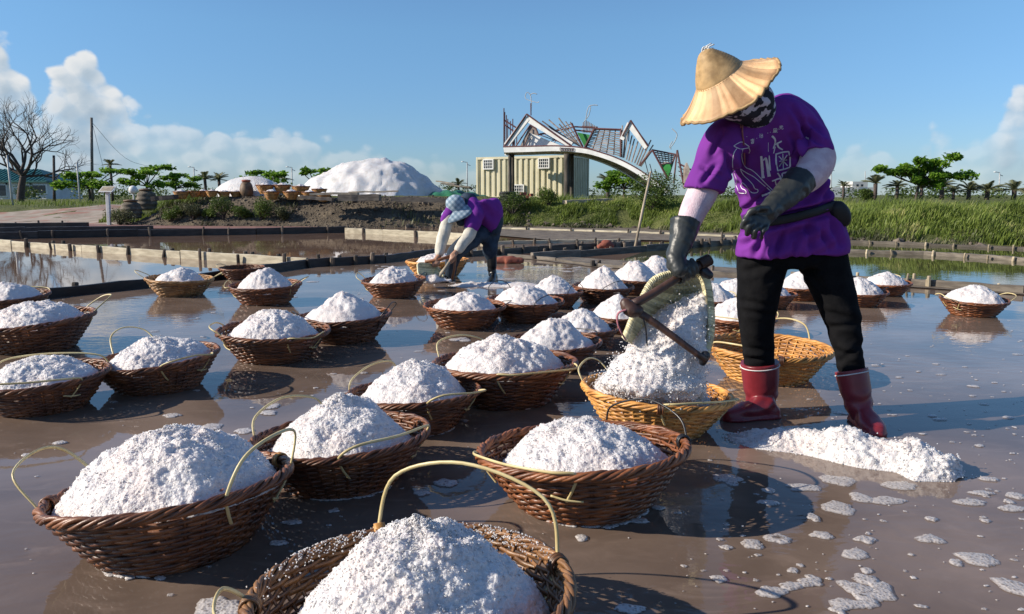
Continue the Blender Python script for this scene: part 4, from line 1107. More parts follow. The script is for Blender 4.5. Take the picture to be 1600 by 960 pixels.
b = MB(); b.tube([(c[0], c[1], float(ground_z(c[0], c[1])) - .05), (c[0], c[1], c[2] - .12)], .03, 8); b.build('stem', M['lamp_metal'], o)
def info_stand():
    d = 25.6; p0, p1 = P(170, 343, d), P(168, 298, d); p0[2] = float(ground_z(p0[0], d)) - .1
    root = thing('information_stand', (p0[0], d, p0[2]), 'white information stand with slanted panel on the left slope', 'sign')
    b = MB(); b.beam(p0, p1, .11, .11, up=(0, 1, 0), bevel=.01); b.build('post', M['white'], root, smooth=False)
    b = MB(); x = np.array([1, 0, 0]); y = np.array([0, .86, .5]); n = np.cross(x, y); b.box(p1 + (0, 0, .04), (.46, .36, .035), np.stack([x, y, n], 1), bevel=.006); f = b.build('panel', M['white'], root, smooth=False)
    b = MB(); b.box(p1 + n * .022 + (0, 0, .04), (.38, .28, .008), np.stack([x, y, n], 1)); b.build('panel_sheet', M['board'], f, smooth=False)
info_stand()
def tyre(px, py, d, wpx, label):
    c = P(px, py, d); R = wpx * d / FPX / 2; root = thing('tyre', (c[0], d, c[2] - .09), label, 'tyre', 'tyres stacked by the container')
    b = MB(); ang = np.arange(28) * 2 * PI / 28; sec = [(R * .58, -.07), (R * .8, -.095), (R * .96, -.075), (R, -.03), (R * .97, -.025), (R * .97, .025), (R, .03), (R * .96, .075), (R * .8, .095), (R * .58, .07)]
    rings = [[(c[0] + r * math.cos(t), c[1] + r * math.sin(t), c[2] + z) for r, z in sec] for t in ang]
    b.loft(rings, closed=True); b.build('tread', M['rubber'], root)
zt = float(ground_z(-.1, 26.2))
tyre(797, 311, 26.2, 28, 'lower black tyre lying in front of the container')
tyre(793, 304, 26.2, 26, 'upper black tyre resting on the other tyre by the container')
for i, (px, py) in enumerate([(812, 306), (818, 303), (824, 308), (829, 305), (808, 311)]):
    c = P(px, py, 26.4); b = MB(); b.box(c, (.2, .1, .1), Matrix.Rotation(RNG.uniform(0, 3), 3, 'Z'), bevel=.006); o = b.build('brick', M['brick'], smooth=False)
    tag(o, ('second', 'topmost', 'lowest right', 'rightmost', 'leftmost')[i] + ' loose red brick right of the tyres', 'brick', 'loose bricks by the tyres')
def plank_thing(p, q_, w_, h, m, label, cat='board', name='board', group=None):
    o = MB(); rings = []; p, q_ = np.array(p), np.array(q_); t = (q_ - p) / np.linalg.norm(q_ - p); sd = np.cross(t, [0, 0, 1]); sd /= np.linalg.norm(sd); up = np.cross(sd, t)
    for k in range(7):
        c = p + (q_ - p) * k / 6 + RNG.normal(size=3) * .006; rings.append([c - sd * w_ / 2 - up * h / 2, c + sd * w_ / 2 - up * h / 2, c + sd * w_ / 2 + up * h / 2, c - sd * w_ / 2 + up * h / 2])
    o.loft(rings, a=RNG.random()); ob = o.build(name, M[m], smooth=False)
    return tag(ob, label, cat, group)
BG = 'boards lying along the foot of the salt hill'
for (a, b_, dd, w_, h, m, lab) in [((485, 304), (560, 302), 24.6, .3, .07, 'board', 'grey board lying left of the foot of the salt hill'), ((545, 301), (622, 299), 24.8, .18, .05, 'board', 'thin pale board sticking out under the salt hill'),
                                   ((612, 311), (700, 314), 24.9, .3, .14, 'plank_grey', 'long dark beam under the right side of the salt hill'), ((530, 309), (594, 309), 24.6, .5, .2, 'plank_grey', 'dark stacked timber under the middle of the salt hill'),
                                   ((470, 308), (520, 312), 24.3, .25, .1, 'plank_grey', 'short dark timber below the dike baskets'), ((240, 311), (275, 308), 25.6, .4, .14, 'plank_dark', 'dark slab right of the grey jar')]:
    plank_thing(P(*a, dd), P(*b_, dd), w_, h, m, lab, group=BG)
plank_thing(P(882, 318, 25.4), P(950, 315, 26), .34, .2, 'board', 'pale concrete beam lying on grass right of the container', 'beam', 'concrete_beam')
plank_thing(P(935, 314, 27.2), P(985, 313, 27.4), .3, .12, 'board', 'second pale slab lying farther right on the grass', 'beam', 'concrete_beam')
# tarpaulin-covered heap
c = P(700, 293, 40); b = MB(); X = np.linspace(0, 3.2, 22); rings = []
for x in X:
    hh = .6 * math.sin(PI * min(1, .12 + x / 3.2 * .85)) ** .5 * (1 - .3 * x / 3.2)
    rings.append([(c[0] - 1.0 + x, c[1] + t * 1.2, .7 + hh * max(0, 1 - t * t) ** .6 + .05 * math.sin(9 * x + 4 * t)) for t in np.linspace(-1, 1, 13)])
R = np.array(rings); ix = np.arange(22 * 13).reshape(22, 13)
b.add(R.reshape(-1, 3), Q=np.stack([ix[:-1, :-1], ix[1:, :-1], ix[1:, 1:], ix[:-1, 1:]], -1).reshape(-1, 4)); o = thing('tarpaulin_heap', (c[0], c[1], .7), 'heap under a green tarpaulin between the salt hill and container', 'tarpaulin')
b.build('tarpaulin', M['tarp'], o)
for k, (a, b_) in enumerate([((683, 283), (712, 288)), ((690, 287), (738, 295)), ((705, 290), (735, 293))]):
    plank_thing(P(*a, 39.4 - k * .3), P(*b_, 39.2 - k * .3), .5, .06, 'board', ('topmost', 'longest', 'lowest')[k] + ' brown board on top of the green tarpaulin', group='boards on the tarpaulin')
# leaning bamboo pole by the green pond
p0, p1 = G(991, 390), P(1017, 268, G(991, 390)[1] + .15)
b = MB(); b.tube([p0 - (0, 0, .05), (p0 + p1) / 2, p1], [.026, .024, .019], 8); tag(b.build('bamboo_pole', M['board']), 'pale thin pole leaning right at the edge of the green pond', 'pole')
def lump(px, py, w_, h, label):
    p = G(px, py); V, Q, T = voxel_union([limb([(p[0] - w_ * .4, p[1], .03), (p[0], p[1], h * .5), (p[0] + w_ * .4, p[1], .04)], [h * .5, h * .7, h * .45])], .02, 3)
    V = V + fbm(V * 14, 3, 4)[:, None] * .015; o = mesh_obj('broken_brick', V, Q, T, np.full(len(V), .5), M['brick']); tag(o, label, 'brick lump')
lump(946, 388, .28, .13, 'reddish lump of broken brick beside the grey kerb'); lump(792, 412, .55, .09, 'flat reddish slab behind the bending worker\'s boot')
# ================================================================== BASKETS OF SALT
RIM_Z, SUB, R0 = 0.155, 0.035, 0.30

def basket_profile(t):                      # t 0 at the base, 1 at the rim
    return 0.155 + (R0 - 0.155) * (t ** 0.85), -SUB + (RIM_Z + SUB) * t
def weave_mesh(seed, rows, warps, sub, name):
    rg = np.random.default_rng(seed); mb = MB()
    n = warps * sub; th = np.arange(n) * 2 * PI / n
    wob = 1 + .012 * np.sin(2 * th + rg.uniform(0, 6)) + .008 * np.sin(3 * th + rg.uniform(0, 6))
    hh = (RIM_Z + SUB) / rows
    for j in range(rows):
        r, z = basket_profile((j + .5) / rows)
        amp = .0042 * min(1.0, r / .24)
        rad = r * wob + amp * np.sin(th * warps / 2 + (PI if j % 2 else 0)) + rg.normal(0, .0007)
        zz = z + .0018 * np.sin(th * 5 + rg.uniform(0, 6)) + rg.normal(0, .0006)
        ca, sa = np.cos(th), np.sin(th)
        sl = .0032
        ring = np.stack([np.stack([(rad + dx) * ca, (rad + dx) * sa, zz + dz], 1) for dx, dz in ((sl, -hh * .10), (sl * .7, hh * .50), (-sl, hh * .62), (-sl, -hh * .62), (sl * .6, -hh * .54))], 1)
        tone = np.clip(rg.uniform(.15, .85) + .25 * np.sin(th * 3 + rg.uniform(0, 6)) * rg.random(), 0, 1)
        mb.loft(ring, closed=True, cap=False, a=tone)
    for i in range(warps):
        a = (i + .5) * 2 * PI / warps; pts = []
        for k in range(6):
            r, z = basket_profile(k / 5); pts.append((r * math.cos(a), r * math.sin(a), z + (.006 if k == 5 else 0)))
        mb.tube(pts, .0055, 4, a=rg.uniform(.2, .7), flat=(1, .45), up=(math.cos(a), math.sin(a), 0))
    rb = basket_profile(0)[0]
    ang = np.arange(24) * 2 * PI / 24
    mb.loft([[(rb * math.cos(t), rb * math.sin(t), -SUB) for t in ang], [(rb * math.cos(t), rb * math.sin(t), -SUB + .008) for t in ang]], a=.3)
    V, Q, T, A = mb.data()
    return make_mesh(name, V, Q, T, A, M['weave'])
def rim_strands(seed, strands, n, twist):
    rg = np.random.default_rng(seed + 100); out = []
    th = np.arange(n) * 2 * PI / n
    for s in range(strands):
        ph = s * 2 * PI / strands + twist * th + .35 * np.sin(th * 4 + rg.uniform(0, 6))
        rt = .0080 * (1 + .18 * np.sin(th * 7 + rg.uniform(0, 6)))
        R = R0 + .002 + rt * np.cos(ph); z = RIM_Z + .002 + 1.25 * rt * np.sin(ph)
        mb = MB(); mb.tube(np.stack([R * np.cos(th), R * np.sin(th), z], 1), 0.0056 * (1 + .15 * np.sin(th * 9 + s)), 6, closed=True, a=rg.uniform(.15, .95)); out.append(mb)
    return out
WEAVES = {'near': [weave_mesh(s, 21, 40, 6, 'woven_wall') for s in (1, 2)], 'far': [weave_mesh(s, 14, 30, 4, 'woven_wall') for s in (3, 4)]}
RIMS = {}
for lod, (ns, n, tw) in {'near': (6, 150, 11), 'far': (5, 72, 8)}.items():
    RIMS[lod] = []
    for s in range(2):
        st = rim_strands(s, ns, n, tw); each = []
        for mb in st:
            V, Q, T, A = mb.data(); each.append(make_mesh('cane_strand', V, Q, T, A, M['weave']))
        al = MB()
        for mb in st[1:] if lod == 'near' else st:
            V, Q, T, A = mb.data(); al.add(V, Q, T, A)
        V, Q, T, A = al.data(); RIMS[lod].append((each, make_mesh('rim', V, Q, T, A, M['weave'])))
core = MB(); th = np.arange(64) * 2 * PI / 64
core.tube(np.stack([R0 * np.cos(th), R0 * np.sin(th), np.full(64, RIM_Z)], 1), .0085, 6, closed=True, a=.2)
V, Q, T, A = core.data(); CORE = make_mesh('rim', V, Q, T, A, M['weave'])

def put_mesh(name, me, m, parent, rotz=0.0, scale=1.0):
    o = bpy.data.objects.new(name, me); COL.objects.link(o); o.parent = parent
    o.rotation_euler = (0, 0, rotz); o.scale = (scale,) * 3
    if o.material_slots and m is not None:
        o.material_slots[0].link = 'OBJECT'; o.material_slots[0].material = m
    return o

def handle(root, spec, sc):
    a1, a2, h, out, kind = spec
    a1, a2 = math.radians(a1), math.radians(a2)
    if abs(a2 - a1) > PI: a2 += 2 * PI if a2 < a1 else -2 * PI
    am = (a1 + a2) / 2
    def wallp(a, t): r, z = basket_profile(t); return np.array([(r + .008) * math.cos(a), (r + .008) * math.sin(a), z])
    e1, e2 = wallp(a1, 1.0) + (0, 0, .012), wallp(a2, 1.0) + (0, 0, .012)
    mid = (e1 + e2) / 2; od = np.array([math.cos(am), math.sin(am), 0])
    ap = mid + od * (out + .02) + np.array([0, 0, h])
    jit = lambda: RNG.normal(size=3) * .008
    q1 = e1 + (ap - mid) * .72 + (mid - e1) * .22 + jit(); q2 = e2 + (ap - mid) * .72 + (mid - e2) * .22 + jit()
    tail1 = [wallp(a1 + .10, .62), wallp(a1 + .03, .82)]; tail2 = [wallp(a2 - .03, .84), wallp(a2 - .12, .6)]
    pts = catmull([*tail1, e1, q1, ap + jit() * .5, q2, e2, *tail2], 7)
    r = .0041 if kind == 'cane' else .0034
    b = MB(); b.tube(pts / 1.0, r / sc ** .5, 7, flat=(1.15, .75) if kind == 'cane' else None)
    b.build('handle', M['cane' if kind == 'cane' else 'wire'], root, local=True)
    # short knotted end on the outside of the wall
    k = MB(); c = wallp(a2 - .10, .64); tg = np.array([-math.sin(a2), math.cos(a2), 0])
    k.tube(catmull([c - tg * .045 + (0, 0, .012), c + od * .006, c + tg * .04 + (0, 0, -.006)], 4), r * .8, 5)
    k.build('knot', M['cane' if kind == 'cane' else 'wire'], root, local=True)
def rim_tie(root, ang, m):
    b = MB(); a = math.radians(ang); c = np.array([R0 * math.cos(a), R0 * math.sin(a), RIM_Z]); rd = np.array([math.cos(a), math.sin(a), 0]); tg = np.array([-math.sin(a), math.cos(a), 0])
    for k in range(4):
        t = np.arange(14) * 2 * PI / 14
        b.tube(c + tg * (k - 1.5) * .006 + np.cos(t)[:, None] * rd * .018 + np.sin(t)[:, None] * np.array([0, 0, 1]) * .020, .0034, 5, closed=True, a=RNG.random())
    tag(b.build('rim_tie', M[m], root, local=True), kind='stuff')
def rim_post(root, ang, m):
    b = MB(); a = math.radians(ang); r, z = basket_profile(.55); rd = np.array([math.cos(a), math.sin(a), 0])
    b.tube([rd * (r - .012) + (0, 0, z), rd * (R0 - .014) + (0, 0, RIM_Z - .01), rd * (R0 - .004) + (0, 0, RIM_Z + .03)], .013, 6, flat=(1, .5), up=rd); b.build('upright_splint', M[m], root, local=True)

def heap_mesh(R, hr, off, top, power, na, nr, seed, s, grains):
    """salt heap in basket space scaled by s; hr = footprint share of the rim, top = height over the rim"""
    th = np.arange(na) * 2 * PI / na; u = (np.arange(1, nr + 1) / nr) ** .85
    T_, U_ = np.meshgrid(th, u)
    wob = 1 + .05 * np.sin(2 * T_ + seed) + .035 * np.sin(3 * T_ + 2.1 * seed) + .02 * np.sin(7 * T_ + seed)
    rr = U_ * hr * R * np.minimum(wob, .97 / hr * 1.0)
    x, y = rr * np.cos(T_) + off[0] * (1 - U_ * .6) * R, rr * np.sin(T_) + off[1] * (1 - U_ * .6) * R
    z0 = RIM_Z * s - .02 * s - (.93 - hr) * .32 * s
    H = top + RIM_Z * s - z0
    prof = (1 - U_ ** power) * (1 - .12 * U_ * (1 - U_) * 4)
    z = z0 + H * prof
    V = np.concatenate([np.stack([x, y, z], -1).reshape(-1, 3), [[off[0] * R, off[1] * R, z0 + H]]])
    sd = np.array([seed * 3.7, seed * 1.3, seed * 5.1])
    idx = np.arange(na * nr).reshape(nr, na); nx = np.roll(idx, -1, 1)
    Q = np.stack([idx[:-1], idx[1:], nx[1:], nx[:-1]], -1).reshape(-1, 4)
    Tt = np.stack([np.full(na, na * nr), idx[0], nx[0]], 1)
    V[:, 2] += (fbm((V + sd) * 7, 3, seed) * .10 * H * .9 + fbm((V + sd) * 18, 2, seed) * .012 * s) * np.clip(1.15 - np.append(U_.ravel(), 0) ** 3, 0, 1)
    N = normals_of(V, Q, Tt)
    w1 = worley((V + sd) / .034, seed); w2 = worley((V + sd) / .0155, seed + 5)
    V = V + N * ((.55 - w1)[:, None] * .0085 + (.5 - w2)[:, None] * .0062 + (.5 - worley((V + sd) / .0085, seed + 9))[:, None] * (.0030 if nr > 60 else 0))
    if grains:
        k = RNG.integers(0, len(V) - 1, grains); C = V[k] + N[k] * .001
        oc = np.array([(1, 0, 0), (-1, 0, 0), (0, 1, 0), (0, -1, 0), (0, 0, 1), (0, 0, -1)], float)
        of = np.array([(0, 2, 4), (2, 1, 4), (1, 3, 4), (3, 0, 4), (2, 0, 5), (1, 2, 5), (3, 1, 5), (0, 3, 5)])
        r = RNG.uniform(.0014, .0034, (grains, 1, 1)) * RNG.uniform(.6, 1.3, (grains, 1, 3))
        rot = RNG.normal(size=(grains, 3, 3)); rot, _ = np.linalg.qr(rot)
        g = np.einsum('nij,nkj->nki', rot, oc[None] * r) + C[:, None, :]
        Tt = np.vstack([Tt, (np.arange(grains)[:, None, None] * 6 + of[None]).reshape(-1, 3) + len(V)])
        V = np.vstack([V, g.reshape(-1, 3)])
    return V, Q, Tt

C_, W_ = 'cane', 'wire'
# cx, y of the rim ends, width px, tilt px (right end minus left end, up +), salt top px (None = empty), material, handles, heap (share, ox, oy, power), where it stands
TABLE = [
 (648, 925, 505, 20, 806, 'weave_mid', [(112, 22, .17, -.02, C_), (188, 236, .05, .05, C_)], (.79, .04, .0, 1.9), 'cut off by the bottom edge, nearest of all'),
 (274, 763, 368, 50, 672, 'weave', [(152, 205, .12, .05, C_), (318, 372, .11, .03, C_)], (.91, .04, .0, 2.2), 'at bottom left with two tall pale cane loops'),
 (535, 683, 282, 20, 619, 'weave', [(176, 112, .10, .02, C_), (282, 355, .04, .06, C_)], (.84, .02, .0, 1.9), 'right behind the bottom left one, cane loop at right'),
 (915, 703, 330, 24, 658, 'weave_red', [(186, 262, .01, .045, C_), (70, 2, .09, .0, W_)], (.85, -.02, .02, 2.1), 'left of the long salt ridge, black wire and knotted cane'),
 (648, 614, 215, 8, 567, 'weave', [(174, 110, .10, .0, C_), (288, 348, .03, .09, C_)], (.88, .02, .0, 1.8), 'in mid picture, its front overlapped by another'),
 (789, 568, 224, 4, 526, 'weave', [(160, 100, .08, .02, C_), (265, 340, .0, .05, C_)], (.88, -.03, .0, 1.9), 'with wide pale rim left of the shovelled salt'),
 (864, 535, 158, 5, 497, 'weave', [(80, 20, .03, .02, W_)], (.86, .0, .0, 1.5), 'half hidden behind the wide pale rimmed one'),
 (1022, 612, 236, -20, 590, 'weave_orange', [(170, 122, .07, .03, C_), (262, 338, .02, .06, C_)], None, 'into which salt is being tipped'),
 (1200, 543, 190, -4, None, 'weave_orange', [(192, 250, .05, .03, C_), (82, 30, .10, .0, C_)], None, 'standing empty behind the worker\'s legs'),
 (427, 517, 171, -6, 487, 'weave', [(170, 225, .03, .04, C_), (300, 345, .0, .04, C_)], (.88, .0, .0, 1.9), 'left of centre, in front of the lone black-wired pile'),
 (539, 494, 148, 8, 459, 'weave', [(172, 225, .05, .03, W_), (330, 10, .07, .03, W_)], (.90, .0, .0, 1.5), 'left of centre with black wire at both rim ends'),
 (249, 559, 188, 18, 527, 'weave', [(158, 112, .11, .12, C_), (298, 352, .03, .07, C_)], (.88, .03, .0, 2.2), 'on the left, flat broad salt, cane at right'),
 (66, 588, 200, 10, 559, 'weave', [(165, 40, .06, .02, C_), (250, 335, .03, .07, C_)], (.88, -.05, .0, 2.1), 'cut by the left edge with an arching cane across it'),
 (54, 500, 174, 14, 473, 'weave', [(15, 60, .07, .10, C_)], (.88, .0, .0, 2.2), 'dark and second from the left edge, cane sticking up at right'),
 (15, 463, 116, 2, 443, 'weave', [(140, 40, .03, .02, C_)], (.86, .0, .0, 2.0), 'farthest at the left edge, touching the black kerb'),
 (280, 436, 101, -5, 419, 'weave_tan', [(172, 205, .06, .09, C_), (350, 22, .06, .08, C_)], (.84, .03, .0, 1.8), 'tan and alone on the left before the mirror pond'),
 (415, 446, 111, 2, 421, 'weave_red', [(172, 220, .02, .03, C_), (332, 22, .06, .08, C_)], (.86, .02, .0, 1.6), 'beside the dark empty one at the black kerb'),
 (378, 419, 72, 0, None, 'weave', [(150, 215, .04, .06, C_)], None, 'dark and unfilled, tucked behind at the black kerb'),
 (616, 438, 101, 4, 418, 'weave_red', [(162, 205, .08, .04, C_), (320, 15, .06, .02, W_)], (.84, .0, .0, 1.7), 'directly left of the bending worker\'s scoop'),
 (726, 478, 130, -2, 455, 'weave_red', [(150, 215, .03, .05, W_), (330, 25, .03, .06, W_)], (.84, .0, .0, 1.6), 'in front of the bending worker with black wires'),
 (821, 470, 122, -3, 444, 'weave_red', [(165, 110, .12, .01, W_), (280, 345, .07, .0, W_)], (.88, .0, .0, 1.5), 'right of the bending worker, tall wire arch on its left'),
 (864, 456, 98, 0, 430, 'weave_red', [(295, 350, .09, .0, W_)], (.86, .0, .0, 1.6), 'between two black-wired ones right of centre'),
 (942, 448, 98, -2, 416, 'weave', [(262, 335, .07, .0, W_)], (.90, .0, .0, 1.35), 'with pointed pile left of the scoop handle'),
 (992, 436, 94, -3, 408, 'weave', [(112, 50, .10, .0, W_)], (.90, .0, .0, 1.5), 'behind the pointed pile, black wire arch above'),
 (1024, 427, 84, 0, 400, 'weave_red', [], (.90, .0, .0, 1.5), 'farthest in the middle row, just left of the gloved hand'),
 (908, 511, 122, -4, 483, 'weave', [(110, 160, .06, .0, W_)], (.86, .0, .0, 1.7), 'below the shovel knob, left of the strap'),
 (968, 491, 112, 2, 462, 'weave', [(175, 230, .04, .04, C_), (70, 20, .06, .0, W_)], (.86, .0, .0, 1.6), 'behind the shovel knob and wooden handle'),
 (1112, 468, 84, 0, 443, 'weave_red', [(20, 60, .03, .04, C_)], (.88, .0, .0, 1.6), 'just right of the woven scoop rim'),
 (1147, 458, 90, 0, 433, 'weave_red', [(130, 60, .03, .02, C_)], (.88, .0, .0, 1.6), 'half behind the left trouser leg'),
 (1152, 495, 124, -2, 467, 'weave_red', [(205, 262, .03, .02, C_), (40, 350, .05, .02, C_)], (.88, .0, .0, 1.6), 'behind the left trouser leg, above the empty one'),
 (1250, 447, 88, 2, 423, 'weave_red', [(150, 100, .09, .0, W_), (300, 20, .03, .02, C_)], (.88, .0, .0, 1.6), 'framed between the two trouser legs'),
 (1200, 459, 78, 0, 438, 'weave_red', [], (.88, .0, .0, 1.6), 'just right of the left trouser leg'),
 (1342, 456, 90, 2, 433, 'weave_red', [(290, 350, .06, .0, W_)], (.88, .0, .0, 1.7), 'touching the right side of the right trouser leg'),
 (1383, 442, 78, 2, 425, 'weave_red', [(30, 75, .05, .05, C_)], (.88, .0, .0, 1.7), 'behind the right trouser one, at the low kerb'),
 (1521, 468, 101, 0, 445, 'weave_red', [(172, 215, .06, .10, C_), (330, 20, .05, .08, C_)], (.90, .0, .0, 1.9), 'standing alone at far right with its reflection'),
 (684, 408, 104, 4, 398, 'weave_orange', [(300, 345, .02, .02, W_)], (.86, .0, .0, 2.2), 'pale orange, under the bending worker\'s hands'),
]
CNAME = {'weave_mid': 'brown', 'weave': 'dark brown', 'weave_red': 'reddish brown', 'weave_orange': 'orange', 'weave_tan': 'tan brown'}
BPOS = {}
for bi, (cx, cy, wpx, tilt, top, m, handles, heap, where) in enumerate(TABLE):
    c = G(cx, cy, RIM_Z)
    depth = (c - CAMP) @ _F
    s = float(np.clip(wpx * depth / FPX / (2 * R0 + .03), .80, 1.25))
    c = G(cx, cy, RIM_Z * s)
    root = thing('salt_basket' if top else 'empty_basket', (c[0], c[1], 0), f'{CNAME[m]} basket {where}', 'basket', 'woven baskets standing in the salt pan')
    root.scale = (s, s, s); roll = -math.atan2(tilt, wpx) * .8
    root.rotation_euler = (RNG.normal(0, .02) + (-.045 if wpx > 450 else -.075 if wpx > 320 else -.03 if wpx > 200 else .03), roll, 0)
    near = wpx > 160; lod = 'near' if near else 'far'; v = bi % 2; rz = RNG.uniform(0, 6.28)
    tag(put_mesh('woven_wall', WEAVES[lod][v], M[m], root, rz), kind='stuff')
    if wpx > 180:
        rim = put_mesh('rim', CORE, M[m], root, rz)
        for me in RIMS[lod][v][0]: put_mesh('cane_strand', me, M[m], rim)
    else:
        tag(put_mesh('rim', RIMS[lod][v][1], M[m], root, rz), kind='stuff')
    for hsp in handles: handle(root, hsp, s)
    if bi == 0:
        rim_tie(root, 112, 'weave_orange'); rim_tie(root, 18, m); rim_post(root, 112, 'weave_orange'); rim_tie(root, 190, m)
    if bi == 1: rim_tie(root, 40, 'weave_orange'); rim_tie(root, 192, m)
    if bi == 3: rim_tie(root, 2, 'wire')
    if bi in (7, 8): rim_tie(root, 82, m); rim_tie(root, 262, 'weave')
    BPOS[bi] = (root, c, s, depth)
    if heap is None: continue
    hr, ox, oy, pw = heap; pw = pw * (1.22 if wpx < 240 else 1.0)
    h = max(.03, (cy - top) * depth / FPX / .95)
    if wpx > 380: na, nr, gr = 560, 180, 3200
    elif wpx > 250: na, nr, gr = 420, 125, 2000
    elif wpx > 160: na, nr, gr = 280, 80, 1000
    else: na, nr, gr = 150, 36, 150
    V, Q, T = heap_mesh(R0 * s, hr, (ox, oy), h, pw, na, nr, bi + 1, s, gr)
    o = mesh_obj('salt_heap', V, Q, T, np.full(len(V), .5), M['salt'], smooth=2)
    o.location = (c[0], c[1], .004); o.rotation_euler = root.rotation_euler
    tag(o, f'salt heap in basket {where}', 'salt heap', 'salt heaps filling the baskets')

# dry leaf on the heap at bottom left
b = MB(); rt, c, s, dp = BPOS[1]
p = np.array(c) + np.array([.165, -.165, .035]); b.add([p, p + (.03, 0, .016), p + (.042, -.006, .032), p + (.016, .004, .022)], Q=[(0, 1, 2, 3)])
tag(b.build('dry_leaf', M['brick'], smooth=False), 'small orange brown leaf on the salt at bottom left', 'leaf')

# ---- baskets of salt standing in a row on the dike
DG = 'salt baskets in the row on the dike'
DIKE = [(283, 300, 24, 26.2, 'first from the left'), (304, 299, 20, 26.4, 'second from the left'), (317, 299, 19, 26.6, 'third from the left'), (331, 299, 19, 26.2, 'fourth from the left'), (350, 300, 20, 26.4, 'fifth from the left'), (368, 300, 18, 26.6, 'beside the round brown jar'),
        (414, 290, 28, 26.4, 'biggest, right of the round brown jar'), (441, 290, 27, 26.5, 'upper, second right of the jar'), (470, 292, 28, 26.4, 'upper, third right of the jar'), (499, 296, 24, 26.3, 'upper, at the right end'),
        (424, 300, 26, 25.6, 'lower, first right of the jar'), (455, 300, 26, 25.6, 'lower, second right of the jar'), (483, 301, 24, 25.6, 'lower, third right of the jar'), (505, 304, 24, 25.6, 'lower, at the right end')]
first = None
for i, (px, py, w_, d, lab) in enumerate(DIKE):
    c = P(px, py, d); s = w_ * d / FPX / .62; gz = min(float(ground_z(c[0], d)), c[2] - .1)
    if first is None:
        root = thing('dike_basket', (c[0], d, c[2] - RIM_Z * s * 1.6), 'x', 'basket', DG)
        tag(put_mesh('woven_wall', WEAVES['far'][0], M['weave_orange'], root), kind='stuff'); tag(put_mesh('rim', RIMS['far'][0][1], M['weave_red'], root), kind='stuff')
        first = root
        V, Q, T = heap_mesh(R0, .9, (0, 0), .06, 2.0, 40, 10, 77, 1.0, 0); hm = make_mesh('salt_heap', V, Q, T, np.full(len(V), .5), M['salt'])
    else:
        root = dup(first)
    root.location = (c[0], d, c[2] - RIM_Z * s * 1.5); root.scale = (s, s, s * 1.5); root.rotation_euler = (0, 0, i * 1.3)
    root['label'] = f'small orange salt basket on the dike, {lab}'
    if i not in (1,):
        o = bpy.data.objects.new('dike_salt', hm); COL.objects.link(o); o.location = root.location; o.scale = (s, s, s * 1.5); o.rotation_euler = (0, 0, i * .7)
        tag(o, f'white salt in the small dike basket, {lab}', 'salt heap', 'salt in the baskets on the dike')

# ---- ridge of raked salt in front of the worker's boots
def ridge(name, pts, wid, hgt, label, grains, seed, fine=.006):
    path = catmull([(*G(px, py)[:2], 0) for px, py in pts], 40 if grains > 100 else 14)
    L = np.linalg.norm(np.diff(path, axis=0), axis=1).sum(); n = int(L / fine); t = np.linspace(0, 1, n)
    pt = np.stack([np.interp(t, np.linspace(0, 1, len(path)), path[:, j]) for j in range(3)], 1)
    tg = np.gradient(pt, axis=0); tg /= np.linalg.norm(tg, axis=1)[:, None]; nn = np.stack([-tg[:, 1], tg[:, 0], 0 * tg[:, 0]], 1)
    k = int(max(14, 2 * wid / fine)); v = np.linspace(-1, 1, k)
    prof = np.interp(t, [0, .10, .28, .8, .93, 1], [.06, .28, .88, 1, .75, .12])
    wv = wid * (np.interp(t, [0, .12, .85, 1], [.35, .85, 1, .35])) * (1 + .12 * np.sin(t * 17))
    V = pt[:, None, :] + nn[:, None, :] * (v[None, :, None] * wv[:, None, None])
    z = hgt * prof[:, None] * np.maximum(0, 1 - np.abs(v)[None] ** 1.8) * (1 + .22 * np.sin(t * 23 + seed)[:, None] * .6) - .006
    V[..., 2] = z; V = V.reshape(-1, 3); ix = np.arange(n * k).reshape(n, k)
    Q = np.stack([ix[:-1, :-1], ix[1:, :-1], ix[1:, 1:], ix[:-1, 1:]], -1).reshape(-1, 4); Q = Q[:, ::-1]
    N = normals_of(V, Q, np.zeros((0, 3), int))
    if N[:, 2].mean() < 0: Q = Q[:, ::-1]; N = -N
    amp = np.clip(V[:, 2] / .02, .0, 1)[:, None]
    V = V + N * amp * ((.55 - worley(V / .036, seed))[:, None] * .020 + (.5 - worley(V / .016, seed + 1))[:, None] * .011 + (.5 - worley(V / .009, seed + 2))[:, None] * .0055) + amp * np.array([0, 0, 1]) * fbm(V * 9, 2, seed)[:, None] * .012
    T = np.zeros((0, 3), int)
    if grains:
        kk = RNG.integers(0, len(V), grains); C = V[kk] + np.stack([RNG.normal(0, .02, grains), RNG.normal(0, .012, grains), 0 * kk], 1) * (RNG.random((grains, 1)) < .25); C[:, 2] = np.maximum(C[:, 2], .002)
        oc = np.array([(1, 0, 0), (-1, 0, 0), (0, 1, 0), (0, -1, 0), (0, 0, 1), (0, 0, -1)], float)
        of = np.array([(0, 2, 4), (2, 1, 4), (1, 3, 4), (3, 0, 4), (2, 0, 5), (1, 2, 5), (3, 1, 5), (0, 3, 5)])
        r = RNG.uniform(.002, .0046, (grains, 1, 1)); rot, _ = np.linalg.qr(RNG.normal(size=(grains, 3, 3)))
        g = np.einsum('nij,nkj->nki', rot, oc[None] * r) + C[:, None, :]
        T = (np.arange(grains)[:, None, None] * 6 + of[None]).reshape(-1, 3) + len(V); V = np.vstack([V, g.reshape(-1, 3)])
    o = mesh_obj(name, V, Q, T, np.full(len(V), .5), M['salt'], smooth=2)
    return tag(o, label, 'salt ridge')
ridge('salt_ridge', [(1135, 682), (1225, 694), (1320, 710), (1400, 724), (1450, 736), (1498, 750)], .135, .10, 'long low ridge of raked salt in front of the standing worker\'s boots', 1400, 5, .0048)
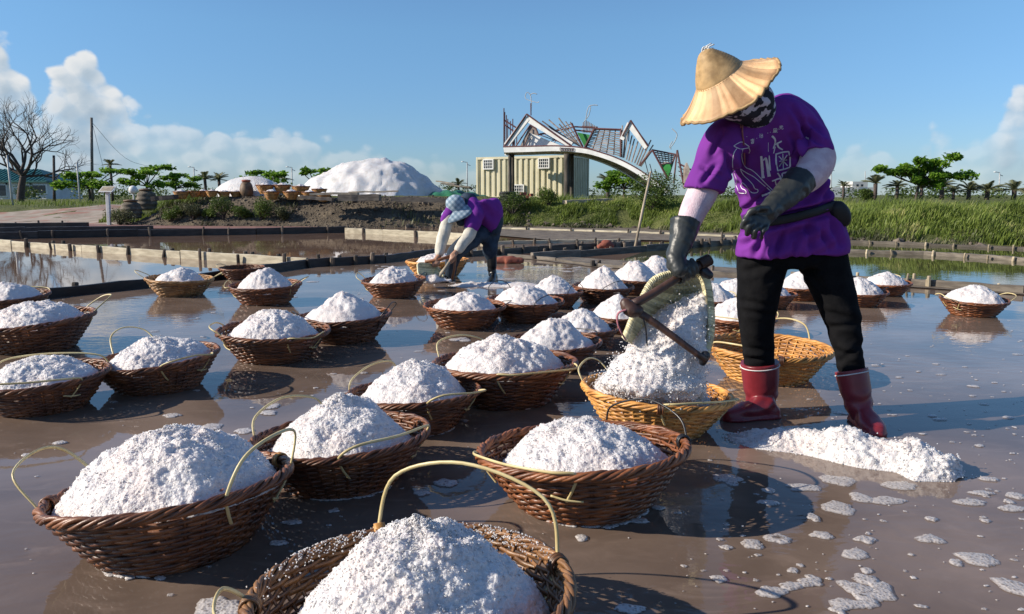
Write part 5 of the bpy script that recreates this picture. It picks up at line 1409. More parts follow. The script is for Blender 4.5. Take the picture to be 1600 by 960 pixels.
ridge('salt_ridge', [(700, 447), (745, 446), (790, 447), (850, 449)], .16, .045, 'thin distant ridge of raked salt at the bending worker\'s feet', 300, 9, .02)
# ================================================================== PEOPLE
def lerp(a, b, t): return np.array(a) + (np.array(b) - np.array(a)) * t
def oval_loft(rings, k=28, sub=5, power=2.3):
    """rings: (centre, half-width vector, half-depth vector)"""
    R = catmull([np.concatenate([c, u, v]) for c, u, v in rings], sub)
    ang = np.arange(k) * 2 * PI / k
    cx = np.sign(np.cos(ang)) * np.abs(np.cos(ang)) ** (2 / power); sy = np.sign(np.sin(ang)) * np.abs(np.sin(ang)) ** (2 / power)
    return vol(lambda m: m.loft([r[:3] + cx[:, None] * r[3:6] + sy[:, None] * r[6:9] for r in R]))
def cloth(name, parts, voxel, m, root, smooth=5, folds=(), seed=1, fine=.003, lines=()):
    V, Q, T = voxel_union(parts, voxel, smooth)
    N = normals_of(V, Q, T)
    d = fbm(V * np.array([9, 9, 6]), 3, seed) * fine
    for (a, b, amp, freq, rad) in folds:          # creases running from a to b
        a, b = np.array(a), np.array(b); ab = b - a; L = np.linalg.norm(ab); u = ab / L
        rel = V - a; t = rel @ u; perp = rel - t[:, None] * u
        q_ = np.cross(u, [0, 1, 0]); q_ /= np.linalg.norm(q_) + 1e-9
        s = perp @ q_; fall = np.exp(-((t / L - .5) / .42) ** 4) * np.exp(-(np.linalg.norm(perp, axis=1) / rad) ** 2)
        d = d + amp * np.sin(s * freq + 1.3 * np.sin(t * 9) + seed) * fall
    if lines: d = d + crease(V, N, lines)
    V = V + N * d[:, None]
    return mesh_obj(name, V - np.array(root_loc(root)), Q, T, np.full(len(V), .5), m, root), V, Q, T
def crease(V, N, lines):
    """folds in cloth: each line (points in the picture, width, depth) presses a valley with a soft ridge on both sides"""
    rel = V - CAMP; zc = rel @ _F; px = np.stack([800 + FPX * (rel @ _R) / zc, 480 - FPX * (rel @ _U) / zc], 1)
    front = (N * rel).sum(1) < 0; d = np.zeros(len(V))
    for pts, w_, amp in lines:
        pp = catmull([(*p, 0) for p in pts], 6)[:, :2]; best = np.full(len(V), 1e9); tt = np.zeros(len(V)); n = len(pp) - 1
        for i in range(n):
            a, b = pp[i], pp[i + 1]; ab = b - a; t = np.clip(((px - a) @ ab) / (ab @ ab), 0, 1)
            e = np.linalg.norm(px - a - t[:, None] * ab, axis=1); m = e < best; best[m] = e[m]; tt[m] = (i + t[m]) / n
        fade = np.sin(PI * np.clip(tt * .84 + .08, 0, 1)) ** .7
        d += fade * amp * (-np.exp(-(best / w_) ** 2) + .62 * np.exp(-((best - 2.1 * w_) / (1.2 * w_)) ** 2))
    return np.where(front, d, 0.0)
def finger(pts, r0, r1): return limb(pts, np.linspace(r0, r1, len(pts)), 3, 8)

# ------------------------------------------------------------------ the standing worker
YB = 3.36
foot_l, foot_r = G(1188, 655), G(1338, 668)
per = thing('person', ((foot_l[0] + foot_r[0]) / 2, (foot_l[1] + foot_r[1]) / 2, 0), 'worker in purple shirt and conical straw hat tipping salt from a scoop', 'person')
def S(px, Y=YB): return px * Y / FPX            # pixels to metres at a distance
X3 = np.array([1.0, 0, 0])
def ring(px, py, Y, hw, hd, roll=0.0, yaw=0.0):
    r, y_ = math.radians(roll), math.radians(yaw)
    u = np.array([math.cos(r) * math.cos(y_), math.cos(r) * math.sin(y_), math.sin(r)])
    v = np.array([-math.sin(y_), math.cos(y_), 0])
    return (P(px, py, Y), u * S(hw, Y), v * hd)
# joints, as seen
sh_l, sh_r = P(1138, 212, 3.22), P(1256, 190, 3.33)
el_l, wr_l, ha_l = P(1096, 300, 3.17), P(1066, 372, 3.08), P(1062, 410, 3.05)
el_r, wr_r, ha_r = P(1277, 262, 3.20), P(1215, 318, 3.02), P(1190, 346, 2.99)
head_c = P(1150, 158, 3.10)
# body under the clothes: one continuous skin
hipc = P(1238, 385, 3.42)
kn_l, an_l = P(1182, 490, 3.40), P(1184, 625, 3.43)
kn_r, an_r = P(1316, 492, 3.36), P(1334, 640, 3.30)
hp_l, hp_r = P(1196, 395, 3.41), P(1284, 392, 3.41)
bd = [oval_loft([ring(1238, 392, 3.42, 56, .10, 3), ring(1234, 330, 3.41, 54, .10, 4), ring(1220, 262, 3.37, 54, .10, 6), ring(1200, 205, 3.29, 58, .095, 8), ring(1190, 176, 3.24, 32, .06, 8)]),
      limb([P(1188, 182, 3.22), P(1170, 170, 3.16), head_c], [.055, .052, .06]), limb([P(1162, 146, 3.13), P(1160, 164, 3.12)], [.074, .060]),
      limb([sh_l, el_l, wr_l, lerp(wr_l, ha_l, .5)], [.045, .034, .022, .016]), limb([sh_r, el_r, wr_r, lerp(wr_r, ha_r, .4)], [.05, .040, .025, .016]),
      limb([hp_l, kn_l, an_l], [.075, .045, .028]), limb([hp_r, kn_r, an_r], [.075, .042, .026])]
V, Q, T = voxel_union(bd, .014, 4)
mesh_obj('body', V - np.array(per.location), Q, T, np.full(len(V), .5), M['skin'], per)
# shirt
tor = [oval_loft([ring(1237, 398, 3.40, 88, .150, 2, 6), ring(1238, 382, 3.40, 87, .148, 3, 6), ring(1238, 352, 3.405, 79, .138, 4, 6), ring(1233, 326, 3.40, 70, .122, 5, 6), ring(1222, 292, 3.38, 67, .122, 6, 5), ring(1211, 255, 3.35, 66, .122, 7, 4),
                  ring(1204, 218, 3.31, 72, .13, 9, 2), ring(1199, 190, 3.27, 66, .115, 10, 0), ring(1198, 168, 3.25, 48, .085, 10, 0), ring(1194, 156, 3.23, 30, .06, 8, 0)], 40, 6, 2.5)]
slv = [limb([P(1160, 208, 3.25), P(1134, 222, 3.22), P(1114, 262, 3.19), P(1102, 290, 3.172), P(1100, 297, 3.17)], [S(33), S(34), S(29), S(28.5), S(29.5)], 6, 24, cut1=True),
       limb([P(1226, 178, 3.30), P(1246, 192, 3.32), P(1264, 215, 3.27), P(1270, 236, 3.22), P(1271, 243, 3.21)], [S(30), S(31), S(28), S(28), S(29)], 6, 24, cut1=True)]
folds = [(P(1175, 345, 3.25), P(1310, 325, 3.25), 0.0112, 95, .10), (P(1180, 392, 3.25), P(1290, 345, 3.25), .015, 62, .16), (P(1240, 395, 3.25), P(1315, 350, 3.25), 0.0128, 80, .12), (P(1150, 200, 3.15), P(1230, 330, 3.22), 0.0080, 55, .2), (P(1150, 330, 3.2), P(1235, 270, 3.2), 0.0096, 75, .13), (P(1215, 335, 3.2), P(1290, 280, 3.25), 0.0096, 85, .11),
         (P(1255, 175, 3.2), P(1290, 330, 3.25), 0.0080, 60, .14), (P(1130, 215, 3.1), P(1100, 290, 3.1), 0.0080, 80, .09), (P(1250, 185, 3.2), P(1275, 240, 3.15), 0.0080, 80, .09)]
LINES = [([(1238, 212), (1250, 246), (1262, 284)], 4.25, 0.0188), ([(1246, 238), (1232, 252), (1216, 262)], 3.40, 0.0130), ([(1135, 238), (1148, 272), (1160, 306)], 4.25, 0.0174), ([(1130, 206), (1112, 240)], 3.40, 0.0116), ([(1120, 258), (1098, 284)], 3.40, 0.0130), ([(1096, 262), (1126, 276)], 2.98, 0.0116),
         ([(1166, 344), (1228, 336), (1306, 316)], 3.82, 0.0232), ([(1160, 364), (1220, 352), (1296, 334)], 4.25, 0.0203), ([(1158, 330), (1194, 321), (1232, 326)], 3.40, 0.0145), ([(1198, 352), (1180, 398)], 4.25, 0.0174), ([(1226, 354), (1212, 402)], 4.25, 0.0174), ([(1262, 346), (1270, 398)], 5.10, 0.0174), ([(1296, 334), (1312, 382)], 4.25, 0.0174),
         ([(1246, 372), (1236, 404)], 3.40, 0.0130), ([(1204, 298), (1164, 326)], 3.40, 0.0145), ([(1220, 300), (1192, 330)], 3.40, 0.0130), ([(1290, 268), (1276, 298), (1254, 316)], 3.82, 0.0174), ([(1298, 288), (1284, 318)], 3.40, 0.0145), ([(1238, 168), (1256, 202), (1262, 236)], 3.82, 0.0145), ([(1262, 188), (1286, 216)], 3.40, 0.0116), ([(1250, 202), (1292, 230)], 3.40, 0.0130),
         ([(1176, 205), (1160, 250), (1168, 300)], 5.10, 0.0087), ([(1186, 372), (1160, 384)], 3.40, 0.0116), ([(1280, 356), (1296, 388)], 3.40, 0.0130), ([(1140, 285), (1178, 300)], 3.40, 0.0101)]
shirt, SV, SQ, ST = cloth('shirt', tor + slv, .0068, M['purple'], per, 5, folds, 4, .006, LINES)
# hem band
ang = np.arange(64) * 2 * PI / 64
c0, u0, v0 = ring(1237, 397, 3.40, 89.5, .152, 2, 6); e = 2 / 2.5
# trousers
tr = [oval_loft([ring(1238, 372, 3.41, 76, .125, 3), ring(1238, 400, 3.41, 77, .125, 2), ring(1239, 418, 3.41, 74, .115, 1)], 28, 5),
      limb([P(1192, 402, 3.41), P(1187, 450, 3.40), P(1182, 500, 3.40), P(1184, 545, 3.42), P(1186, 578, 3.43)], [S(39), S(34.5), S(28), S(25), S(24)], 6, 22),
      limb([P(1284, 400, 3.41), P(1300, 450, 3.39), P(1316, 500, 3.36), P(1325, 545, 3.335), P(1332, 584, 3.32)], [S(38), S(34), S(27), S(22), S(20)], 6, 22)]
cloth('trousers', tr, .009, M['trouser'], per, 5, [(P(1181, 470, 3.3), P(1183, 580, 3.3), .004, 50, .2), (P(1160, 555, 3.3), P(1210, 560, 3.3), .006, 70, .1), (P(1290, 500, 3.3), P(1345, 520, 3.3), .006, 80, .1), (P(1310, 545, 3.3), P(1350, 560, 3.3), .006, 80, .1)], 7, .005, [([(1158, 470), (1206, 480)], 4, .007), ([(1210, 492), (1160, 486)], 4, .007), ([(1160, 543), (1210, 552)], 4, .008), ([(1208, 558), (1162, 562)], 3.5, .008), ([(1290, 488), (1336, 500)], 4, .008), ([(1294, 512), (1342, 506)], 4, .007), ([(1306, 548), (1346, 557)], 4, .008), ([(1346, 540), (1310, 566)], 4, .007), ([(1252, 432), (1288, 414)], 5, .010), ([(1162, 426), (1204, 412)], 5, .009), ([(1222, 412), (1200, 440)], 5, .009), ([(1256, 412), (1282, 446)], 5, .009)])
# boots
def boot(top, ankle, heel, toe, r_top, name='boot', m='boot', band=True, root=None, tz=0.0):
    top, ankle, heel, toe = map(np.array, (top, ankle, heel, toe))
    fdir = toe - heel; L = np.linalg.norm(fdir); f = fdir / L
    side = np.cross([0, 0, 1], f); side /= np.linalg.norm(side); up = np.cross(f, side)
    foot = []
    for t, w_, h_ in [(0, .030, .05), (.10, .040, .085), (.28, .041, .10), (.48, .043, .088), (.68, .051, .066), (.85, .047, .055), (.96, .034, .045), (1.0, .018, .03)]:
        c = heel + fdir * t + up * h_ / 2; foot.append((c, side * w_, up * h_ / 2))
    parts = [oval_loft(foot, 24, 4, 2.6), limb([top, lerp(top, ankle, .5), ankle, heel + f * L * .24 + up * .05], [r_top, r_top * .93, r_top * .78, .046], 5, 24)]
    # sole, a touch wider
    parts.append(oval_loft([(heel + fdir * t + up * .008, side * (w_ + .004), up * .012) for t, w_ in [(-.02, .028), (.1, .042), (.4, .042), (.7, .053), (.9, .046), (1.02, .018)]], 20, 4, 3))
    V, Q, T = voxel_union(parts, .0065, 3)
    # cut the rounded top off level and wrinkle the ankle
    ax = top - ankle; ax /= np.linalg.norm(ax); tt = (V - top) @ ax; over = tt > 0; V[over] -= ax * tt[over][:, None]
    N = normals_of(V, Q, T); ta = (V - ankle) @ ax
    V = V + N * (.0035 * np.sin(ta * 95 + 2 * np.sin(V[:, 0] * 30)) * np.exp(-((ta - .02) / .05) ** 2))[:, None]
    o = mesh_obj(name, V - np.array(root_loc(root)), Q, T, np.full(len(V), .5), M[m], root)
    if band:
        b = MB(); u = np.cross(ax, [0, 1, 0]); u /= np.linalg.norm(u); w_ = np.cross(ax, u)
        c = top - ax * .016; b.tube(c + (np.cos(ang)[:, None] * u + np.sin(ang)[:, None] * w_) * r_top * .995, .0028, 6, closed=True); b.build('boot_band', M['white_band'], o)
    return o
boot(P(1187, 566, 3.43), P(1190, 628, 3.44), G(1214, 652) + (0, 0, .0), G(1128, 657), S(30, 3.43), root=per)
boot(P(1330, 578, 3.32), P(1343, 638, 3.28), G(1336, 655), G(1372, 684), S(25.5, 3.3), root=per)
# knitted sleeves and rubber gloves
sl = [limb([P(1106, 285, 3.175), P(1096, 304, 3.17), P(1084, 328, 3.14), P(1074, 352, 3.11)], [S(20), S(22), S(20), S(17)], 6, 20)]
cloth('arm_sleeve', sl, .007, M['pink'], per, 2, [], 3, .003)
sl = [limb([P(1271, 226, 3.24), P(1278, 248, 3.20), P(1266, 272, 3.14), P(1248, 286, 3.10)], [S(20), S(25), S(23), S(20)], 6, 20)]
cloth('arm_sleeve', sl, .007, M['pink'], per, 2, [], 5, .003)
def build_glove(parts, cuff_c, cuff_ax, root, seed, m='glove'):
    V, Q, T = voxel_union(parts, .0042, 3)
    N = normals_of(V, Q, T); V = V + N * (fbm(V * 26, 3, seed) * .0026 + .0016 * np.sin(V[:, 2] * 150 + 3 * np.sin(V[:, 0] * 40 + V[:, 1] * 30)) * np.clip(.5 + fbm(V * 12, 2, seed + 4), 0, 1))[:, None]
    return mesh_obj('glove', V - np.array(root_loc(root)), Q, T, np.full(len(V), .5), M[m], root)
# left hand in the picture: fist round the wooden handle
hdir = P(982, 480, 2.97) - P(1100, 410, 3.08); hdir /= np.linalg.norm(hdir)
hc = P(1073, 424, 3.055)                                   # centre of the grip on the handle
HAFT_R = .0165
fw = [limb([P(1071, 346, 3.112), P(1066, 372, 3.085), P(1058, 396, 3.06), P(1056, 412, 3.04)], [S(24, 3.1), S(20, 3.1), S(15.5, 3.1), S(15, 3.1)], 6, 20, cut0=True),
      limb([P(1056, 405, 3.045), P(1062, 421, 3.02)], [.036, .034])]
dn = np.array([0, 0, -1.0]); fr = np.array([0, -1.0, 0])
v1 = fr - hdir * (fr @ hdir); v1 /= np.linalg.norm(v1); v2 = np.cross(hdir, v1); v2 *= -1 if v2[2] > 0 else 1     # v1 towards the viewer, v2 downward
for k, (off, r, ext) in enumerate([(-.036, .0108, 1.0), (-.013, .0115, 1.08), (.010, .0108, 1.0), (.031, .0092, .85)]):
    b0 = hc + hdir * -off
    rr = HAFT_R + r * .9
    pts = [b0 + v1 * .02 - v2 * .034, b0 + v1 * (rr + .004) - v2 * .010, b0 + v1 * (rr * .9) + v2 * .014, b0 + v1 * .008 + v2 * (rr + .002), b0 - v1 * .014 + v2 * rr * .9 * ext]
    fw.append(finger(pts, r, r * .82))
tb = hc + hdir * .042
fw.append(finger([hc - v2 * .04 + v1 * .012 + hdir * .02, tb - v2 * .02 - v1 * .006, tb - v1 * (HAFT_R + .008) + v2 * .004, tb - v1 * .012 + v2 * (HAFT_R + .008)], .0135, .0105))
build_glove(fw, None, None, per, 3)
# right hand: relaxed, fingers hanging unequal and bent
fw = [limb([P(1252, 281, 3.115), P(1232, 301, 3.07), P(1212, 319, 3.03), P(1200, 331, 3.005)], [S(25, 3.1), S(22, 3.1), S(17.5, 3.1), S(16, 3.1)], 6, 20, cut0=True)]
kx = P(1203, 351, 2.985) - P(1173, 333, 2.965); kx /= np.linalg.norm(kx)          # across the knuckles
fw.append(oval_loft([(P(1208, 322, 3.02), kx * .034, np.array([0, .021, 0])), (P(1197, 336, 2.995), kx * .043, np.array([0, .021, 0])), (P(1187, 345, 2.975), kx * .045, np.array([0, .018, 0])), (P(1181, 350, 2.965), kx * .040, np.array([0, .013, 0]))], 22, 4, 2.4))
for base, mid, tip, r in [((1175, 337), (1164, 345), (1160, 355), .0122), ((1182, 343), (1170, 354), (1167, 366), .0128), ((1190, 349), (1180, 361), (1178, 371), .0124), ((1199, 353), (1192, 363), (1190, 371), .0108)]:
    fw.append(finger([P(*base, 2.978), P(*lerp(base, mid, .6), 2.952), P(*mid, 2.945), P(*lerp(mid, tip, .6), 2.952), P(*tip, 2.968)], r, r * .86))
fw.append(finger([P(1200, 326, 2.985), P(1186, 326, 2.955), P(1174, 331, 2.945), P(1166, 339, 2.95)], .0150, .0112))
build_glove(fw, None, None, per, 6)
# patterned scarf round face and neck
sc = [limb([P(1184, 174, 3.21), P(1166, 168, 3.14), P(1150, 166, 3.09)], [.078, .074, .064], 6, 22), limb([P(1126, 158, 3.08), P(1146, 154, 3.06), P(1180, 158, 3.13)], [.058, .078, .074], 6, 20), limb([P(1160, 140, 3.13), P(1172, 156, 3.16)], [.082, .076])]
M['scarf'] = mat('black_white_scarf', (0.022, 0.02, 0.03), (0.012, 0.011, 0.016), 0.85, 8, 0.4, 60, 0.003, mottled=((0.55, 0.50, 0.56), 26, 0.53, 0.57))
cloth('scarf', sc, .008, M['scarf'], per, 4, [(P(1120, 170, 3.0), P(1195, 175, 3.1), .006, 120, .14)], 9, .004)
# straw hat
bc = P(1137, 143, 3.07); ndir = .93 * (-.64 * _R + .77 * _U) - .37 * _F; ndir /= np.linalg.norm(ndir)
hu = np.cross(ndir, [0, 1, 0]); hu /= np.linalg.norm(hu); hv = np.cross(ndir, hu)
HR = .208
hat = MB(); k = 144; an = np.arange(k) * 2 * PI / k
rg2 = np.random.default_rng(5)
strip = np.floor((an / (2 * PI)) * 34 + .3 * np.sin(an * 5)).astype(int); tone = rg2.random(40)[strip % 40]
ph = (an / (2 * PI)) * 34 % 1
rows = []
for r, h in [(.090, .082), (.096, .072), (.112, .056), (.132, .038), (.155, .022), (.176, .010), (.190, .003), (HR, -.004)]:
    t = (r - .096) / (HR - .096)
    dh = .0060 * (ph ** 2 * 1.4 - .5) * min(1, max(0, t * 3)) * (.2 + 1.2 * tone) + .009 * np.sin(3 * an + 1) * t + .010 * np.sin(2 * an + .6) * t + .004 * np.sin(7 * an) * t
    rows.append((r, h + dh))
P_up = [bc + np.cos(an)[:, None] * hu * r + np.sin(an)[:, None] * hv * r + h[:, None] * ndir for r, h in rows]
P_dn = [p - ndir * .006 for p in P_up][::-1]
hat.loft(P_up + P_dn, closed=True, cap=False, a=.5); V, Q, T, A = hat.data(); A = np.tile(np.clip(tone * .8 + .15 - .45 * np.exp(-(ph / .10) ** 2) * (tone > .35), 0, 1), len(V) // k)
hat_o = mesh_obj('straw_hat', V - np.array(per.location), Q, T, A, M['leaf_hat'], per)
cr = MB(); rr = []
prof = [(.0965, .067), (.091, .084), (.081, .104), (.069, .124), (.057, .142), (.045, .158), (.034, .172), (.023, .182), (.006, .188)]
for i in range(len(prof) * 4 - 3):
    t = i / 4; a_, b_ = int(t), min(int(t) + 1, len(prof) - 1); f_ = t - a_
    r = prof[a_][0] * (1 - f_) + prof[b_][0] * f_ + (.0016 if i % 2 else 0); h = prof[a_][1] * (1 - f_) + prof[b_][1] * f_
    rr.append(bc + (np.cos(an[::3])[:, None] * hu + np.sin(an[::3])[:, None] * hv) * r + ndir * h)
rr = np.array(rr); cr.loft(rr, cap=True); V, Q, T, A = cr.data(); A = np.clip(.5 + .35 * fbm(V * 60, 2, 3), 0, 1)
mesh_obj('hat_crown', V - np.array(per.location), Q, T, A, M['crown_hat'], hat_o)
b = MB(); b.tube(bc + (np.cos(an)[:, None] * hu + np.sin(an)[:, None] * hv) * (HR + .001) + ndir * rows[-1][1][:, None] - ndir * .003, .0058, 6, closed=True, a=.4); b.build('brim_edge', M['crown_hat'], hat_o)
b = MB(); ap = bc + ndir * .186
for q_ in range(16):
    dv = RNG.normal(size=3) * .008; b.tube(catmull([ap - ndir * .012 + dv, ap + dv * .7 + ndir * .004 + (.006, 0, .003), ap + dv * 1.1 + ndir * .004 + (.020, 0, .004 + .005 * RNG.random())], 3), .0026, 5)
tag(b.build('hat_tuft', M['white'], hat_o), kind='stuff')
# chin cords
tree = BVHTree.FromPolygons(SV.tolist(), [tuple(f) for f in np.vstack([SQ])] if len(ST) == 0 else [tuple(f) for f in SQ] + [tuple(f) for f in ST])
def on_shirt(px, py, lift=.003):
    d = Vector(ray(px, py)).normalized(); h = tree.ray_cast(Vector(CAMP), d)
    return None if h[0] is None else np.array(h[0] - d * lift)
for pts in ([(1160, 172), (1161, 190), (1160, 205), (1162, 222), (1163, 240), (1164, 258)], [(1160, 172), (1157, 186), (1158, 200)]):
    q_ = [p for p in (on_shirt(x, y, .008) for x, y in pts) if p is not None]
    if len(q_) > 2: b = MB(); b.tube(catmull(q_, 4), .0035, 5); b.build('chin_cord', M['cord'], per)
# belt and pouch
bl = []
for t in np.linspace(0, 1, 26):
    px = 1196 + 122 * t; p = on_shirt(px, 348 - 32 * t + 4 * math.sin(t * PI), .006)
    if p is not None: bl.append(p)
bl = np.array(bl); bl[:, 1] = np.convolve(np.pad(bl[:, 1], 3, 'edge'), np.ones(7) / 7, 'valid')
b = MB(); b.tube(bl, .019, 8, flat=(.35, 1), up=(0, 0, 1)); b.build('belt', M['bag'], per)
V, Q, T = voxel_union([oval_loft([(P(1306, 314, 3.33), X3 * .02, np.array([0, .035, 0])), (P(1308, 326, 3.33), X3 * .045, np.array([0, .045, 0])), (P(1312, 342, 3.34), X3 * .044, np.array([0, .045, 0])), (P(1312, 354, 3.35), X3 * .028, np.array([0, .035, 0]))], 20, 4, 3)], .008, 3)
mesh_obj('waist_pouch', V - np.array(per.location), Q, T, np.full(len(V), .5), M['bag'], per)
# printed drawing and brush lettering on the shirt
def stroke(zpts, w0, w1=None, closed=False):
    """zpts in the close-up's grid; laid on the cloth as a thin raised ribbon"""
    w1 = w1 or w0; pp = catmull([(*p, 0) for p in zpts], 5)[:, :2]; n = len(pp)
    q_, rr = [], []
    for i, p in enumerate(pp):
        s = on_shirt(1120 + p[0] / 3.2, 120 + p[1] / 3.2, .0016)
        if s is None: continue
        t = i / max(1, n - 1); q_.append(s); rr.append(S(w0 + (w1 - w0) * t, 3.2) / 3.2 / 2)
    if len(q_) > 2: return np.array(q_), np.array(rr)
    return None
def ribbon(mb, q_, rr):
    t = np.gradient(q_, axis=0); t /= np.linalg.norm(t, axis=1)[:, None] + 1e-9
    view = q_ - CAMP; sd = np.cross(t, view); sd /= np.linalg.norm(sd, axis=1)[:, None] + 1e-9
    a, b_ = q_ - sd * rr[:, None], q_ + sd * rr[:, None]; n = len(q_); ix = np.arange(n)
    mb.add(np.vstack([a, b_]), Q=np.stack([ix[:-1], ix[1:], ix[1:] + n, ix[:-1] + n], 1))
FIG = [[(85, 347), (105, 334), (125, 327), (145, 338), (162, 353), (140, 360), (120, 362), (100, 355), (85, 347)], [(100, 360), (86, 382), (79, 420), (81, 462), (92, 498), (100, 520), (95, 540), (104, 562), (112, 581), (146, 582), (140, 567), (126, 560), (119, 545), (128, 530)],
       [(128, 530), (146, 546), (160, 566), (178, 581), (202, 579), (205, 566), (190, 560), (180, 540), (160, 518), (138, 498), (125, 480), (118, 462)], [(130, 364), (125, 395), (131, 430), (147, 455), (172, 466), (200, 488), (240, 530), (288, 576)], [(118, 462), (150, 482), (186, 502), (228, 537), (284, 584)], [(160, 355), (166, 372), (160, 384)]]
BRUSH = [([(222, 398), (226, 440), (232, 508)], 10, 15), ([(232, 420), (244, 408), (252, 440), (262, 500)], 6, 16), ([(258, 330), (258, 375)], 2, 2), ([(262, 395), (266, 470)], 5, 10),
         ([(276, 297), (290, 312), (292, 330), (282, 360)], 10, 5), ([(286, 343), (306, 332), (324, 322)], 7, 9), ([(302, 330), (308, 352), (330, 366)], 9, 6), ([(284, 384), (292, 350)], 4, 6),
         ([(296, 385), (297, 430), (304, 472)], 7, 8), ([(296, 388), (330, 378), (360, 375)], 7, 6), ([(360, 374), (367, 410), (366, 452)], 7, 8), ([(304, 470), (340, 462), (366, 452)], 7, 6),
         ([(310, 398), (330, 420), (354, 446)], 5, 5), ([(352, 392), (332, 420), (312, 450)], 5, 5), ([(312, 424), (352, 416)], 4, 4), ([(330, 385), (333, 462)], 4, 4),
         ([(276, 522), (305, 512), (338, 505)], 9, 6), ([(304, 482), (316, 500), (322, 524)], 6, 8), ([(326, 484), (330, 510), (336, 528)], 6, 5), ([(328, 484), (350, 478), (366, 474)], 7, 6), ([(364, 474), (366, 496)], 6, 6), ([(346, 480), (348, 505)], 5, 5), ([(292, 520), (300, 546), (318, 540)], 5, 7),
         ([(226, 598), (250, 590), (284, 572)], 15, 10)]
SMALL = [(178, 322, [[(-9, -6), (9, -9)], [(0, -12), (0, 2)], [(-8, 0), (0, -6), (9, 1)], [(-5, 4), (5, 3), (5, 11), (-5, 12), (-5, 4)], [(-4, 8), (4, 7)]]),
         (222, 294, [[(-9, -8), (-6, -5)], [(-10, -1), (-7, 2)], [(-9, 10), (-5, 4)], [(0, -9), (-2, 0), (8, -1), (5, -7)], [(-1, 4), (7, 3), (7, 10), (-1, 11), (-1, 4)]]),
         (292, 270, [[(-8, -9), (-8, 4), (-11, 11)], [(-8, -9), (7, -10), (8, 6), (11, 10)], [(-4, -4), (4, -5)], [(-4, 0), (4, -1), (4, 4), (-4, 5), (-4, 0)], [(0, -4), (0, 9)], [(-5, 9), (5, 8)]]),
         (322, 254, [[(0, -11), (0, -2)], [(-7, -8), (-4, -4)], [(7, -9), (4, -5)], [(-10, -1), (10, -3)], [(-3, -1), (-4, 5), (-9, 10)], [(3, -2), (3, 8), (9, 8), (10, 4)]])]
mb = MB()
for s in FIG:
    r = stroke(s, 3.6)
    if r: ribbon(mb, *r)
mb.build('printed_figure', M['print'], shirt)
mb = MB()
for s, w0, w1 in BRUSH:
    r = stroke(s, w0, w1)
    if r: ribbon(mb, *r)
mb.build('printed_brush_lettering', M['print'], shirt)
mb = MB()
for x, y, ss in SMALL:
    for s in ss:
        r = stroke([(x + a * 1.0, y + b_ * 1.0) for a, b_ in s], 2.6)
        if r: ribbon(mb, *r)
for x, y in ((200, 308), (255, 282), (268, 278), (307, 262), (150, 300)):
    r = stroke([(x - 1.5, y), (x, y + .3), (x + 1.5, y)], 3.4)
    if r: ribbon(mb, *r)
tag(mb.build('printed_small_lettering', M['print'], shirt), kind='stuff')

# ------------------------------------------------------------------ the wooden-armed scoop he tips, and the salt sliding out
sp = thing('salt_scoop', P(1050, 500, 3.08), 'woven bamboo scoop with dark wooden arms held by the standing worker', 'scoop')
hA, hB = P(1108, 408, 3.09), P(984, 478, 2.975)
b = MB(); pts = np.array([lerp(hA, hB, t) for t in np.linspace(0, 1, 9)]); pts[:, 2] += .004 * np.sin(np.linspace(0, 6, 9)); b.tube(pts, [HAFT_R * v for v in (1.05, 1, .95, .95, 1, 1.0, 1.05, 1.1, 1.2)], 12); b.build('handle', M['wood'], sp)
V, Q, T = voxel_union([limb([P(978, 474, 2.975), P(986, 484, 2.965), P(996, 486, 2.965)], [.024, .029, .025])], .005, 2); V = V + fbm(V * 40, 2, 3)[:, None] * .003
mesh_obj('joint', V - np.array(sp.location), Q, T, np.full(len(V), .5), M['wood'], sp)
b = MB(); b.tube([lerp(P(994, 486, 2.965), P(1103, 562, 2.93), t) + (0, 0, .003 * math.sin(t * 5)) for t in np.linspace(0, 1, 8)], np.linspace(.0165, .012, 8), 10); b.build('cross_arm', M['wood'], sp)
b = MB()
for t in np.linspace(0, 1, 9): c = lerp(P(1094, 413, 3.075), P(1108, 406, 3.09), t); a2 = np.arange(12) * 2 * PI / 12; b.tube(c + np.cos(a2)[:, None] * v1 * .021 + np.sin(a2)[:, None] * v2 * .021, .0045, 5, closed=True, a=RNG.random())
tag(b.build('binding', M['wood'], sp), kind='stuff')
b = MB(); b.tube(catmull([P(979, 484, 2.95), P(966, 490, 2.95), P(965, 505, 2.95), P(972, 522, 2.96), P(977, 530, 2.98)], 5), .009, 6, flat=(1.1, .4)); b.build('strap', M['cord'], sp)
b = MB(); b.tube(catmull([P(1005, 497, 2.95), P(1009, 515, 2.95), P(1011, 540, 2.96)], 4), .003, 5); b.build('wire', M['wire'], sp)
